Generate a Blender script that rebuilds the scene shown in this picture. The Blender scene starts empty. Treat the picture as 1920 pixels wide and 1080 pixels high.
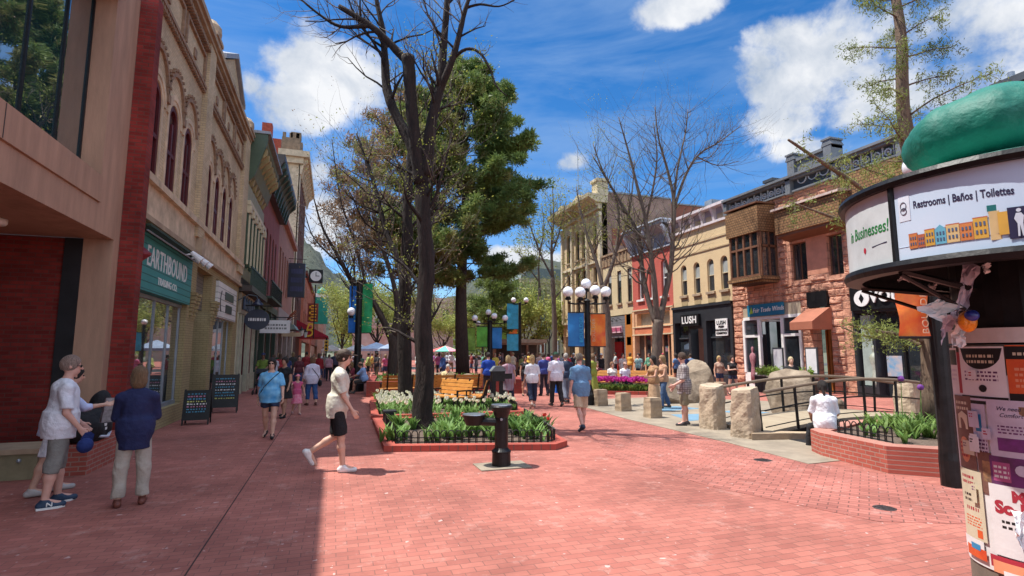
import bpy, bmesh, math, random
import numpy as np
from mathutils import Vector, Matrix
R = math.radians
SC = bpy.context.scene
COL = SC.collection
# ------------------------------------------------------------------ camera
CAM_H = 1.8
PITCH = 6.843
YAW = 18.5
camd = bpy.data.cameras.new("camera"); cam = bpy.data.objects.new("camera", camd); COL.objects.link(cam)
camd.lens = 18.75; camd.sensor_width = 36; camd.clip_start = 0.05; camd.clip_end = 9000
cam.location = (0, 0, CAM_H); cam.rotation_euler = (R(90 + PITCH), 0, R(-YAW))
SC.camera = cam
# ------------------------------------------------------------------ light
SUN_EL = 65.5
SUN_DIR = Vector((-0.93, 0.367, 0)).normalized()          # horizontal direction towards the sun
sund = bpy.data.lights.new("sun", 'SUN'); sun = bpy.data.objects.new("sun", sund); COL.objects.link(sun)
sund.energy = 3.3; sund.angle = R(0.55); sund.color = (1.0, 0.955, 0.88)
sv = Vector((SUN_DIR.x*math.cos(R(SUN_EL)), SUN_DIR.y*math.cos(R(SUN_EL)), math.sin(R(SUN_EL))))
sun.rotation_euler = sv.to_track_quat('Z', 'Y').to_euler()
SC.view_settings.view_transform = 'Standard'; SC.view_settings.look = 'None'
SC.view_settings.exposure = 1.13; SC.view_settings.gamma = 1
SC.cycles.max_bounces = 6; SC.cycles.diffuse_bounces = 3; SC.cycles.glossy_bounces = 3
SC.cycles.transmission_bounces = 4; SC.cycles.transparent_max_bounces = 6
SC.cycles.use_denoising = True
# camera maths, used to find where on the ground or on a facade a thing of the photo stands
_f = 1000.0
_p, _y = R(PITCH), R(YAW)
def ray(px, py):
    dx = (px-960)/_f; dy = (540-py)/_f
    fw = math.cos(_p)-dy*math.sin(_p); z = math.sin(_p)+dy*math.cos(_p)
    return (dx*math.cos(_y)+fw*math.sin(_y), fw*math.cos(_y)-dx*math.sin(_y), z)
def G(px, py, z=0.0):
    r = ray(px, py); t = (z-CAM_H)/r[2]
    return Vector((r[0]*t, r[1]*t, z))
def D(px, py, d):
    r = ray(px, py); t = d/(r[0]*math.sin(_y)+r[1]*math.cos(_y))
    return Vector((r[0]*t, r[1]*t, CAM_H+r[2]*t))
# ------------------------------------------------------------------ sky with clouds (world)
W = bpy.data.worlds.new("World"); SC.world = W; W.use_nodes = True
def build_world():
    nt = W.node_tree; N = nt.nodes; L = nt.links; N.clear()
    out = N.new('ShaderNodeOutputWorld'); bg = N.new('ShaderNodeBackground'); L.new(bg.outputs[0], out.inputs[0])
    bg.inputs[1].default_value = 0.15
    sky = N.new('ShaderNodeTexSky'); sky.sky_type = 'NISHITA'; sky.sun_disc = False
    sky.sun_elevation = R(SUN_EL); sky.sun_rotation = math.atan2(SUN_DIR.x, SUN_DIR.y)
    sky.altitude = 1600; sky.air_density = 1.0; sky.dust_density = 0.3; sky.ozone_density = 3.0
    hs = N.new('ShaderNodeHueSaturation'); L.new(sky.outputs[0], hs.inputs['Color'])
    hs.inputs['Saturation'].default_value = 1.32; hs.inputs['Value'].default_value = 0.58
    hs.inputs['Hue'].default_value = 0.502
    tc = N.new('ShaderNodeTexCoord')
    def math_(op, a, b=None, c=None):
        n = N.new('ShaderNodeMath'); n.operation = op
        for i, v in enumerate((a, b, c)):
            if v is None: continue
            if hasattr(v, 'is_linked') or hasattr(v, 'links'): L.new(v, n.inputs[i])
            else: n.inputs[i].default_value = v
        return n.outputs[0]
    def noise(scale, detail, rough=0.6, vec=None, dist=0.0):
        n = N.new('ShaderNodeTexNoise'); n.inputs['Scale'].default_value = scale; n.inputs['Detail'].default_value = detail
        n.inputs['Roughness'].default_value = rough; n.inputs['Distortion'].default_value = dist
        L.new(vec or tc.outputs['Generated'], n.inputs['Vector']); return n.outputs['Fac']
    n1 = noise(3.6, 9, 0.62, dist=0.25); n2 = noise(11, 8, 0.6)
    nb = math_('ADD', math_('MULTIPLY', n1, 1.0), math_('MULTIPLY', n2, 0.62))       # mean ~ .72
    # (px, py, half width, half height) of each cloud bank of the photo, as directions
    spots = [(600,140,100,75,.95),(530,200,75,50,.95),(475,160,40,45,.6),(1275,15,80,34,.85),(1480,130,110,90,1.0),(1600,130,170,130,1.05),(1760,110,220,110,1.0),
             (1880,70,200,150,.95),(1540,190,160,60,1.0),(1070,305,40,18,.7),(625,440,80,80,.85),(600,320,40,40,.5),(1520,280,90,30,.75),
             (1060,490,90,22,.7),(960,480,70,20,.7),(1850,250,130,70,.9),(-200,200,300,160,1),(2300,150,300,200,1),(300,-500,300,150,.9),(1500,-600,400,120,.9)]
    m = None
    for (px, py, hw, hh, amp) in spots:
        d = Vector(ray(px, py)).normalized()
        a = Vector(ray(px+hw, py)).normalized(); b = Vector(ray(px, py-hh)).normalized()
        sw = max((a-d).length, .02); sh = max((b-d).length, .02)
        # rotate into a frame whose x is sideways at this azimuth
        az = math.atan2(d.x, d.y)
        vm = N.new('ShaderNodeMapping'); vm.vector_type = 'TEXTURE'
        vm.inputs['Location'].default_value = d; vm.inputs['Rotation'].default_value = (0, 0, -az)
        vm.inputs['Scale'].default_value = (sw, sh*1.3, sh)
        L.new(tc.outputs['Generated'], vm.inputs['Vector'])
        ln = N.new('ShaderNodeVectorMath'); ln.operation = 'LENGTH'; L.new(vm.outputs[0], ln.inputs[0])
        v = math_('MULTIPLY', math_('SUBTRACT', 1.45, ln.outputs['Value']), amp)
        m = v if m is None else math_('MAXIMUM', m, v)
    m = math_('MINIMUM', math_('MAXIMUM', m, -0.6), 0.75)
    # unseen broken cloud added overhead and behind the viewer to fill the shade
    sp = N.new('ShaderNodeSeparateXYZ'); L.new(tc.outputs['Generated'], sp.inputs[0])
    hi_ = N.new('ShaderNodeMapRange'); L.new(sp.outputs[2], hi_.inputs[0]); hi_.inputs[1].default_value = .62; hi_.inputs[2].default_value = .82
    bk = N.new('ShaderNodeMapRange'); L.new(sp.outputs[1], bk.inputs[0]); bk.inputs[1].default_value = -.15; bk.inputs[2].default_value = -.45
    over = math_('MAXIMUM', hi_.outputs[0], bk.outputs[0]); m = math_('MAXIMUM', m, math_('SUBTRACT', math_('MULTIPLY', over, 1.15), .6))
    cover = math_('ADD', m, math_('MULTIPLY', math_('SUBTRACT', nb, 0.82), 2.3))
    ramp = N.new('ShaderNodeMapRange'); ramp.interpolation_type = 'SMOOTHSTEP'
    L.new(cover, ramp.inputs[0]); ramp.inputs[1].default_value = 0.33; ramp.inputs[2].default_value = 0.80
    # thin streaky veil
    sm = N.new('ShaderNodeMapping'); sm.inputs['Scale'].default_value = (1.2, 1.0, 6.0); sm.inputs['Rotation'].default_value = (0.15, 0.1, 0.3)
    L.new(tc.outputs['Generated'], sm.inputs['Vector'])
    w1 = noise(2.0, 6, 0.6, sm.outputs[0], 0.4)
    veil = N.new('ShaderNodeMapRange'); L.new(w1, veil.inputs[0]); veil.inputs[1].default_value = 0.42; veil.inputs[2].default_value = 0.80
    veil.inputs[3].default_value = 0.0; veil.inputs[4].default_value = 0.60
    # cloud shading: brighter tops, greyer hearts
    n3 = noise(7.0, 6, 0.6, dist=0.2)
    cr = N.new('ShaderNodeMapRange'); L.new(n3, cr.inputs[0]); cr.inputs[1].default_value = 0.35; cr.inputs[2].default_value = 0.62
    cc = N.new('ShaderNodeMix'); cc.data_type = 'RGBA'; L.new(cr.outputs[0], cc.inputs[0])
    cc.inputs[6].default_value = (1.45, 1.7, 2.1, 1); cc.inputs[7].default_value = (2.85, 2.9, 3.0, 1)
    mx0 = N.new('ShaderNodeMix'); mx0.data_type = 'RGBA'; L.new(veil.outputs[0], mx0.inputs[0]); L.new(hs.outputs[0], mx0.inputs[6])
    mx0.inputs[7].default_value = (1.3, 1.85, 2.7, 1)
    mx = N.new('ShaderNodeMix'); mx.data_type = 'RGBA'; L.new(ramp.outputs[0], mx.inputs[0]); L.new(mx0.outputs[2], mx.inputs[6])
    bo = N.new('ShaderNodeVectorMath'); bo.operation = 'SCALE'; L.new(cc.outputs[2], bo.inputs[0]); L.new(math_('MULTIPLY_ADD', over, 1.95, 1.0), bo.inputs['Scale']); L.new(bo.outputs[0], mx.inputs[7])  # added cloud brightened further as fill for the shaded street
    L.new(mx.outputs[2], bg.inputs[0])
build_world()
# ------------------------------------------------------------------ helpers
def props(o, label=None, cat=None, group=None, kind=None):
    if label: o['label'] = label
    if cat: o['category'] = cat
    if group: o['group'] = group
    if kind: o['kind'] = kind
    return o
def thing(name, label, cat, loc=(0,0,0), rz=0.0, group=None):
    o = bpy.data.objects.new(name, None); COL.objects.link(o); o.empty_display_size = .2
    o.location = loc; o.rotation_euler = (0, 0, rz)
    return props(o, label, cat, group)
def chain_loc(o):
    v = Vector((0,0,0))
    while o is not None: v += Vector(o.location); o = o.parent
    return v
def copy_tree(o, parent=None):
    c = o.copy(); COL.objects.link(c)
    if parent is not None: c.parent = parent
    for ch in list(o.children): copy_tree(ch, c)
    return c
def new_obj(name, verts, faces, mat, parent=None, smooth=False, local=False, recalc=True, loc=None):
    me = bpy.data.meshes.new(name)
    off = Vector((0,0,0))
    if parent is not None and not local: off = chain_loc(parent)
    if loc is not None: off = Vector(loc)
    V = np.asarray(verts, dtype=np.float64).reshape(-1,3) - np.array(off)
    me.from_pydata(V.tolist(), [], faces)
    if recalc:
        bm = bmesh.new(); bm.from_mesh(me); bmesh.ops.recalc_face_normals(bm, faces=bm.faces); bm.to_mesh(me); bm.free()
    me.update()
    if smooth: me.polygons.foreach_set('use_smooth', [True]*len(me.polygons))
    for m_ in (mat if isinstance(mat, (list, tuple)) else [mat]): me.materials.append(m_)
    o = bpy.data.objects.new(name, me); COL.objects.link(o)
    if parent is not None: o.parent = parent
    if loc is not None: o.location = loc
    return o
class Frame:
    """facade frame: Y along the street, w outwards, z up"""
    def __init__(s, x, n): s.x, s.n = x, n
    def __call__(s, y, w, z): return (s.x+s.n*w, y, z)
class FrameY:
    """wall facing -Y: first coordinate is X"""
    def __init__(s, y): s.y = y
    def __call__(s, u, w, z): return (u, s.y-w, z)
class Ident:
    def __call__(s, x, y, z): return (x, y, z)
ID = Ident()
class MB:
    def __init__(s, F=ID): s.v = []; s.f = []; s.F = F; s.mi = []; s.cur = 0; s.pr = []
    def _add(s, vs, fs):
        b = len(s.v); s.pr.append((b, len(s.f))); s.v += [tuple(p) for p in vs]; s.f += [tuple(i+b for i in f) for f in fs]; s.mi += [s.cur]*len(fs)
    def box(s, a0, a1, b0, b1, c0, c1):
        P = [s.F(a, b, c) for c in (c0, c1) for b in (b0, b1) for a in (a0, a1)]
        s._add(P, [(0,1,3,2),(4,6,7,5),(0,4,5,1),(2,3,7,6),(0,2,6,4),(1,5,7,3)]); return s
    def prism(s, pts, d0, d1, axis='w'):
        """pts are 2D; axis w: (u,z) outline extruded over w; axis u: (w,z) outline extruded over u; axis z: (u,w) over z"""
        n = len(pts)
        def P(p, d):
            return s.F(p[0], d, p[1]) if axis == 'w' else s.F(d, p[0], p[1]) if axis == 'u' else s.F(p[0], p[1], d)
        V = [P(p, d0) for p in pts]+[P(p, d1) for p in pts]
        fs = [tuple(range(n))[::-1], tuple(range(n, 2*n))]+[(i, (i+1)%n, n+(i+1)%n, n+i) for i in range(n)]
        s._add(V, fs); return s
    def tube(s, a, b, r0, r1=None, n=8, cap=True):
        r1 = r0 if r1 is None else r1
        a = Vector(s.F(*a)); b = Vector(s.F(*b)); d = b-a
        if d.length < 1e-6: return s
        d.normalize(); t = d.cross(Vector((0,0,1)) if abs(d.z) < .9 else Vector((1,0,0))).normalized(); q = d.cross(t)
        V = []
        for (c, r) in ((a, r0), (b, r1)):
            for i in range(n):
                an = 2*math.pi*i/n; V.append(c+(t*math.cos(an)+q*math.sin(an))*r)
        fs = [(i, (i+1)%n, n+(i+1)%n, n+i) for i in range(n)]
        if cap: fs += [tuple(range(n))[::-1], tuple(range(n, 2*n))]
        s._add(V, fs); return s
    def path(s, pts, r, n=6):
        """smooth joined tube along points; r scalar or list"""
        pts = [Vector(s.F(*p)) for p in pts]; m = len(pts); rr = [r]*m if not isinstance(r, (list, tuple)) else r
        V = []; up = None
        for k in range(m):
            d = (pts[min(k+1, m-1)]-pts[max(k-1, 0)]).normalized()
            if up is None:
                up = d.cross(Vector((0,0,1)) if abs(d.z) < .9 else Vector((1,0,0))).normalized()
            t = (up-d*up.dot(d)).normalized(); up = t; q = d.cross(t)
            for i in range(n):
                an = 2*math.pi*i/n; V.append(pts[k]+(t*math.cos(an)+q*math.sin(an))*rr[k])
        fs = [(k*n+i, k*n+(i+1)%n, (k+1)*n+(i+1)%n, (k+1)*n+i) for k in range(m-1) for i in range(n)]
        fs += [tuple(range(n))[::-1], tuple(range((m-1)*n, m*n))]
        s._add(V, fs); return s
    def lathe(s, prof, c=(0,0,0), n=16, sx=1, sy=1):
        m = len(prof); V = []
        for (r, z) in prof:
            for i in range(n):
                an = 2*math.pi*i/n; V.append(s.F(c[0]+r*sx*math.cos(an), c[1]+r*sy*math.sin(an), c[2]+z))
        fs = [(k*n+i, k*n+(i+1)%n, (k+1)*n+(i+1)%n, (k+1)*n+i) for k in range(m-1) for i in range(n)]
        fs += [tuple(range(n))[::-1], tuple(range((m-1)*n, m*n))]
        s._add(V, fs); return s
    def ball(s, c, r, n=14, m=9, sc=(1,1,1)):
        prof = [(max(r*math.sin(math.pi*k/m), 1e-4), -r*math.cos(math.pi*k/m)) for k in range(m+1)]
        return s.lathe([(a, z*sc[2]) for a, z in prof], c, n, sc[0], sc[1])
    def quad(s, a, b, c, d): s._add([s.F(*a), s.F(*b), s.F(*c), s.F(*d)], [(0,1,2,3)]); return s
    def wall(s, u0, u1, z0, z1, holes, w0, w1, seg=10):
        """wall slab between w0 (back) and w1 (front) with openings (ua,ub,za,zb,rise)"""
        cur = u0
        for h in sorted(holes):
            ua, ub, za, zb = h[:4]; rise = h[4] if len(h) > 4 else 0
            if ua > cur+1e-4: s.box(cur, ua, w0, w1, z0, z1)
            if za > z0+1e-4: s.box(ua, ub, w0, w1, z0, za)
            if rise <= 0:
                if zb < z1-1e-4: s.box(ua, ub, w0, w1, zb, z1)
            else:
                c = (ua+ub)/2; hw = (ub-ua)/2; sp = zb-rise
                P = [(c-hw*math.cos(math.pi*i/seg), sp+rise*math.sin(math.pi*i/seg)) for i in range(seg+1)]
                for i in range(seg): s.prism([P[i], P[i+1], (P[i+1][0], z1), (P[i][0], z1)], w0, w1)
            cur = ub
        if u1 > cur+1e-4: s.box(cur, u1, w0, w1, z0, z1)
        return s
    def archband(s, c, sp, r0, r1, w0, w1, seg=12, rz=1.0, a0=0, a1=180):
        for i in range(seg):
            t0 = R(a0+(a1-a0)*i/seg); t1 = R(a0+(a1-a0)*(i+1)/seg)
            s.prism([(c-r0*math.cos(t0), sp+rz*r0*math.sin(t0)), (c-r1*math.cos(t0), sp+rz*r1*math.sin(t0)),
                     (c-r1*math.cos(t1), sp+rz*r1*math.sin(t1)), (c-r0*math.cos(t1), sp+rz*r0*math.sin(t1))], w0, w1)
        return s
    def build_each(s, name, mat, parent, k=1):
        """one part per k consecutive primitives"""
        P = s.pr+[(len(s.v), len(s.f))]
        for i in range(0, len(s.pr), k):
            (a, f0), (b, f1) = P[i], P[min(i+k, len(P)-1)]
            new_obj(name, s.v[a:b], [tuple(q-a for q in f) for f in s.f[f0:f1]], mat, parent)
    def build(s, name, mat, parent=None, smooth=False, local=False, label=None, loc=None, recalc=True):
        o = new_obj(name, s.v, s.f, mat, parent, smooth, local, recalc, loc)
        if isinstance(mat, (list, tuple)): o.data.polygons.foreach_set('material_index', s.mi)
        if label: o['label'] = label
        return o
def text(name, body, size, o, right, up, mat, parent=None, extrude=.01, xs=1.0, align='CENTER', off=0.0, shear=0.0):
    """lettering as a mesh, laid on a plane with the given right and up directions"""
    cu = bpy.data.curves.new('tmp', 'FONT'); cu.body = body; cu.size = size; cu.extrude = extrude; cu.align_x = align; cu.align_y = 'CENTER'
    cu.offset = off; cu.shear = shear; cu.resolution_u = 3; cu.space_character = 1.07
    ob = bpy.data.objects.new('tmp', cu); COL.objects.link(ob); me = bpy.data.meshes.new_from_object(ob.evaluated_get(bpy.context.evaluated_depsgraph_get()))
    r = Vector(right).normalized(); u = Vector(up).normalized(); n = r.cross(u); p = Vector(o)
    V = [tuple(p+r*(v.co.x*xs)+u*v.co.y+n*v.co.z) for v in me.vertices]; F = [tuple(q.vertices) for q in me.polygons]
    bpy.data.objects.remove(ob); bpy.data.meshes.remove(me)
    return new_obj(name, V, F, mat, parent, recalc=False)
# ------------------------------------------------------------------ materials
def mat(name, col, rough=.7, var=.12, scale=3.0, bump=.0, bscale=30., metal=0, spec=.5, detail=5, col2=None, coord='pos', bdist=.01, stretch=(1,1,1), emit=0):
    m = bpy.data.materials.new(name); m.use_nodes = True; nt = m.node_tree; N = nt.nodes; L = nt.links
    b = N['Principled BSDF']; b.inputs['Roughness'].default_value = rough; b.inputs['Metallic'].default_value = metal
    b.inputs['Specular IOR Level'].default_value = spec
    if coord == 'pos': g = N.new('ShaderNodeNewGeometry'); src = g.outputs['Position']
    else: g = N.new('ShaderNodeTexCoord'); src = g.outputs['Object']
    mp = N.new('ShaderNodeMapping'); mp.inputs['Scale'].default_value = stretch; L.new(src, mp.inputs[0]); src = mp.outputs[0]
    n = N.new('ShaderNodeTexNoise'); n.inputs['Scale'].default_value = scale; n.inputs['Detail'].default_value = detail; n.inputs['Roughness'].default_value = .65
    L.new(src, n.inputs['Vector'])
    mr = N.new('ShaderNodeMapRange'); L.new(n.outputs['Fac'], mr.inputs[0]); mr.inputs[1].default_value = .3; mr.inputs[2].default_value = .7
    mx = N.new('ShaderNodeMix'); mx.data_type = 'RGBA'; L.new(mr.outputs[0], mx.inputs[0])
    c2 = col2 or tuple(c*(1-2*var) for c in col[:3]); c1 = col if col2 else tuple(min(1, c*(1+var)) for c in col[:3])
    mx.inputs[6].default_value = (*c2[:3], 1); mx.inputs[7].default_value = (*c1[:3], 1)
    L.new(mx.outputs[2], b.inputs['Base Color'])
    if bump > 0:
        n2 = N.new('ShaderNodeTexNoise'); n2.inputs['Scale'].default_value = bscale; n2.inputs['Detail'].default_value = 4; L.new(src, n2.inputs['Vector'])
        bp = N.new('ShaderNodeBump'); bp.inputs['Strength'].default_value = bump; bp.inputs['Distance'].default_value = bdist
        L.new(n2.outputs['Fac'], bp.inputs['Height']); L.new(bp.outputs[0], b.inputs['Normal'])
    if emit:
        b.inputs['Emission Color'].default_value = (*col[:3], 1); b.inputs['Emission Strength'].default_value = emit
    return m
def brickmat(name, c1, c2, mortar, bw=.22, bh=.075, ms=.012, ground=False, rough=.85, bump=.5, wear=.0, wearcol=(.6,.5,.45), offset=.5, stain=.25, rot=0.0, coord='pos', sheen=.3):
    m = bpy.data.materials.new(name); m.use_nodes = True; nt = m.node_tree; N = nt.nodes; L = nt.links
    b = N['Principled BSDF']; b.inputs['Roughness'].default_value = rough; b.inputs['Specular IOR Level'].default_value = sheen
    g = N.new('ShaderNodeNewGeometry'); pos = g.outputs['Position']
    sep = N.new('ShaderNodeSeparateXYZ'); L.new(pos, sep.inputs[0]); cb = N.new('ShaderNodeCombineXYZ')
    if ground:
        L.new(sep.outputs[0], cb.inputs[0]); L.new(sep.outputs[1], cb.inputs[1])
    else:
        ad = N.new('ShaderNodeMath'); ad.operation = 'ADD'; L.new(sep.outputs[0], ad.inputs[0]); L.new(sep.outputs[1], ad.inputs[1])
        L.new(ad.outputs[0], cb.inputs[0]); L.new(sep.outputs[2], cb.inputs[1])
    mp = N.new('ShaderNodeMapping'); mp.inputs['Rotation'].default_value = (0,0,rot); L.new(cb.outputs[0], mp.inputs[0])
    br = N.new('ShaderNodeTexBrick'); L.new(mp.outputs[0], br.inputs['Vector'])
    br.inputs['Scale'].default_value = 1; br.inputs['Brick Width'].default_value = bw; br.inputs['Row Height'].default_value = bh
    br.inputs['Mortar Size'].default_value = ms; br.inputs['Mortar Smooth'].default_value = .2; br.offset = offset
    br.inputs['Color1'].default_value = (*c1,1); br.inputs['Color2'].default_value = (*c2,1); br.inputs['Mortar'].default_value = (*mortar,1); br.inputs['Bias'].default_value = -.1
    n = N.new('ShaderNodeTexNoise'); n.inputs['Scale'].default_value = .55 if ground else .9; n.inputs['Detail'].default_value = 7; n.inputs['Roughness'].default_value = .68; L.new(pos, n.inputs['Vector'])
    mr = N.new('ShaderNodeMapRange'); L.new(n.outputs['Fac'], mr.inputs[0]); mr.inputs[1].default_value = .3; mr.inputs[2].default_value = .7
    mr.inputs[3].default_value = 1-stain; mr.inputs[4].default_value = 1+stain*.6
    mul = N.new('ShaderNodeVectorMath'); mul.operation = 'SCALE'; L.new(br.outputs['Color'], mul.inputs[0]); L.new(mr.outputs[0], mul.inputs['Scale'])
    colout = mul.outputs[0]
    if wear > 0:
        n3 = N.new('ShaderNodeTexNoise'); n3.inputs['Scale'].default_value = 2.3 if ground else 1.6; n3.inputs['Detail'].default_value = 9; n3.inputs['Roughness'].default_value = .75; L.new(pos, n3.inputs['Vector'])
        w = N.new('ShaderNodeMapRange'); L.new(n3.outputs['Fac'], w.inputs[0]); w.inputs[1].default_value = .56; w.inputs[2].default_value = .72; w.inputs[4].default_value = wear
        mx = N.new('ShaderNodeMix'); mx.data_type = 'RGBA'; L.new(w.outputs[0], mx.inputs[0]); L.new(colout, mx.inputs[6]); mx.inputs[7].default_value = (*wearcol, 1); colout = mx.outputs[2]
    if ground:
        for sc_, lo_, cl_ in ((9, .70, (.72,.60,.56)), (34, .735, (.75,.66,.62)), (21, .72, (.10,.05,.045))):
            n5 = N.new('ShaderNodeTexNoise'); n5.inputs['Scale'].default_value = sc_; n5.inputs['Detail'].default_value = 2; L.new(pos, n5.inputs['Vector'])
            w5 = N.new('ShaderNodeMapRange'); L.new(n5.outputs['Fac'], w5.inputs[0]); w5.inputs[1].default_value = lo_; w5.inputs[2].default_value = lo_+.04; w5.inputs[4].default_value = .5
            m5 = N.new('ShaderNodeMix'); m5.data_type = 'RGBA'; L.new(w5.outputs[0], m5.inputs[0]); L.new(colout, m5.inputs[6]); m5.inputs[7].default_value = (*cl_, 1); colout = m5.outputs[2]
    L.new(colout, b.inputs['Base Color'])
    inv = N.new('ShaderNodeMath'); inv.operation = 'SUBTRACT'; inv.inputs[0].default_value = 1; L.new(br.outputs['Fac'], inv.inputs[1])
    n4 = N.new('ShaderNodeTexNoise'); n4.inputs['Scale'].default_value = 25; n4.inputs['Detail'].default_value = 3; L.new(pos, n4.inputs['Vector'])
    ad2 = N.new('ShaderNodeMath'); ad2.operation = 'MULTIPLY_ADD'; L.new(n4.outputs['Fac'], ad2.inputs[0]); ad2.inputs[1].default_value = .5; L.new(inv.outputs[0], ad2.inputs[2])
    bp = N.new('ShaderNodeBump'); bp.inputs['Strength'].default_value = bump; bp.inputs['Distance'].default_value = .006; L.new(ad2.outputs[0], bp.inputs['Height']); L.new(bp.outputs[0], b.inputs['Normal'])
    return m
def glassmat(name, col=(.02,.03,.035), rough=.03, spec=1.0, wob=.0):
    m = bpy.data.materials.new(name); m.use_nodes = True; N = m.node_tree.nodes; L = m.node_tree.links; b = N['Principled BSDF']
    b.inputs['Roughness'].default_value = rough; b.inputs['IOR'].default_value = 1.5
    b.inputs['Specular IOR Level'].default_value = spec
    b.inputs['Coat Weight'].default_value = 1.0 if spec >= 1 else 0; b.inputs['Coat Roughness'].default_value = rough
    g = N.new('ShaderNodeNewGeometry'); n = N.new('ShaderNodeTexNoise'); n.inputs['Scale'].default_value = 1.7; n.inputs['Detail'].default_value = 4; L.new(g.outputs['Position'], n.inputs['Vector'])
    mx = N.new('ShaderNodeMix'); mx.data_type = 'RGBA'; L.new(n.outputs['Fac'], mx.inputs[0]); mx.inputs[6].default_value = (*[c*.4 for c in col],1); mx.inputs[7].default_value = (*[c*1.7 for c in col],1)
    L.new(mx.outputs[2], b.inputs['Base Color'])
    if wob:
        n2 = N.new('ShaderNodeTexNoise'); n2.inputs['Scale'].default_value = 1.1; n2.inputs['Detail'].default_value = 1; L.new(g.outputs['Position'], n2.inputs['Vector'])
        bp = N.new('ShaderNodeBump'); bp.inputs['Strength'].default_value = wob; bp.inputs['Distance'].default_value = .05; L.new(n2.outputs['Fac'], bp.inputs['Height']); L.new(bp.outputs[0], b.inputs['Normal'])
        if spec >= 1: L.new(bp.outputs[0], b.inputs['Coat Normal'])
    return m
def leafmat(name, c1, c2, rough=.55, trans=.35, scale=1.5):
    m = bpy.data.materials.new(name); m.use_nodes = True; N = m.node_tree.nodes; L = m.node_tree.links; b = N['Principled BSDF']; out = N['Material Output']
    b.inputs['Roughness'].default_value = rough; b.inputs['Specular IOR Level'].default_value = .25
    g = N.new('ShaderNodeNewGeometry'); n = N.new('ShaderNodeTexNoise'); n.inputs['Scale'].default_value = scale; n.inputs['Detail'].default_value = 5; L.new(g.outputs['Position'], n.inputs['Vector'])
    mr = N.new('ShaderNodeMapRange'); L.new(n.outputs['Fac'], mr.inputs[0]); mr.inputs[1].default_value = .35; mr.inputs[2].default_value = .65
    mx = N.new('ShaderNodeMix'); mx.data_type = 'RGBA'; L.new(mr.outputs[0], mx.inputs[0]); mx.inputs[6].default_value = (*c1,1); mx.inputs[7].default_value = (*c2,1)
    L.new(mx.outputs[2], b.inputs['Base Color'])
    t = N.new('ShaderNodeBsdfTranslucent'); L.new(mx.outputs[2], t.inputs[0]); ms = N.new('ShaderNodeMixShader'); ms.inputs[0].default_value = trans
    L.new(b.outputs[0], ms.inputs[1]); L.new(t.outputs[0], ms.inputs[2]); L.new(ms.outputs[0], out.inputs[0])
    return m
def woodmat(name, c1, c2, axis='y', rough=.5, plank=0.0, scale=4):
    m = mat(name, c1, rough, col2=c2, scale=scale, bump=.25, bscale=18, stretch={'x':(.15,2,2),'y':(2,.15,2),'z':(2,2,.15)}[axis])
    return m
def sidingmat(name, c, pitch=.14, rough=.5):
    """painted boards: joint lines every pitch metres of height, as bump and a dark seam"""
    m = mat(name, c, rough, var=.06, scale=2); nt = m.node_tree; N = nt.nodes; L = nt.links; b = N['Principled BSDF']
    g = N.new('ShaderNodeNewGeometry'); s = N.new('ShaderNodeSeparateXYZ'); L.new(g.outputs['Position'], s.inputs[0])
    d = N.new('ShaderNodeMath'); d.operation = 'DIVIDE'; L.new(s.outputs[2], d.inputs[0]); d.inputs[1].default_value = pitch
    f = N.new('ShaderNodeMath'); f.operation = 'FRACT'; L.new(d.outputs[0], f.inputs[0])
    c_ = N.new('ShaderNodeMath'); c_.operation = 'LESS_THAN'; L.new(f.outputs[0], c_.inputs[0]); c_.inputs[1].default_value = .12
    bp = N.new('ShaderNodeBump'); bp.invert = True; bp.inputs['Strength'].default_value = 1; bp.inputs['Distance'].default_value = .02; L.new(c_.outputs[0], bp.inputs['Height']); L.new(bp.outputs[0], b.inputs['Normal'])
    src = b.inputs['Base Color'].links[0].from_socket
    mx = N.new('ShaderNodeMix'); mx.data_type = 'RGBA'; L.new(c_.outputs[0], mx.inputs[0]); L.new(src, mx.inputs[6]); mx.inputs[7].default_value = (*[v*.35 for v in c], 1); L.new(mx.outputs[2], b.inputs['Base Color'])
    return m
M = {}
M['black'] = mat('black_paint', (.010,.010,.011), .42, var=.3, scale=8, bump=.1, bscale=60, spec=.3)
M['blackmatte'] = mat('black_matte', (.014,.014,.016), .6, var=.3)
M['white'] = mat('white_paint', (.78,.77,.74), .5, var=.05)
M['whitepaper'] = mat('white_paper', (.72,.70,.70), .7, var=.04, scale=6, bump=.3, bscale=5, bdist=.02)
M['cream'] = mat('cream_paint', (.62,.52,.34), .6, var=.07, scale=2)
M['tan'] = mat('tan_concrete', (.44,.265,.175), .8, var=.14, scale=1.3, bump=.35, bscale=30, detail=9, stretch=(3,3,.5))
M['tan2'] = mat('tan_concrete_soffit', (.42,.25,.17), .8, var=.08, scale=1.2)
M['redbrick'] = brickmat('dark_red_brick', (.28,.034,.026), (.17,.018,.014), (.14,.05,.04), .21, .07, .008, stain=.45)
M['earthbrick'] = brickmat('buff_brick', (.62,.475,.30), (.53,.39,.235), (.40,.32,.22), .21, .07, .008, stain=.3)
M['olivebrick'] = brickmat('painted_buff_brick', (.40,.31,.155), (.36,.28,.14), (.25,.19,.1), .21, .07, .008, stain=.15)
M['stone'] = mat('buff_sandstone', (.62,.475,.32), .85, var=.18, scale=2.5, bump=.4, bscale=25)
M['stoned'] = mat('stained_sandstone', (.50,.38,.25), .85, scale=1.3, col2=(.26,.17,.115), bump=.4, bscale=20)
M['teal'] = sidingmat('teal_boards', (.045,.27,.25), .155)
M['greyboards'] = sidingmat('grey_shutter', (.20,.17,.14), .12)
M['whiteboards'] = sidingmat('white_boards', (.70,.66,.62), .2)
M['maroon'] = mat('maroon_frame', (.10,.012,.015), .45)
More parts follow.
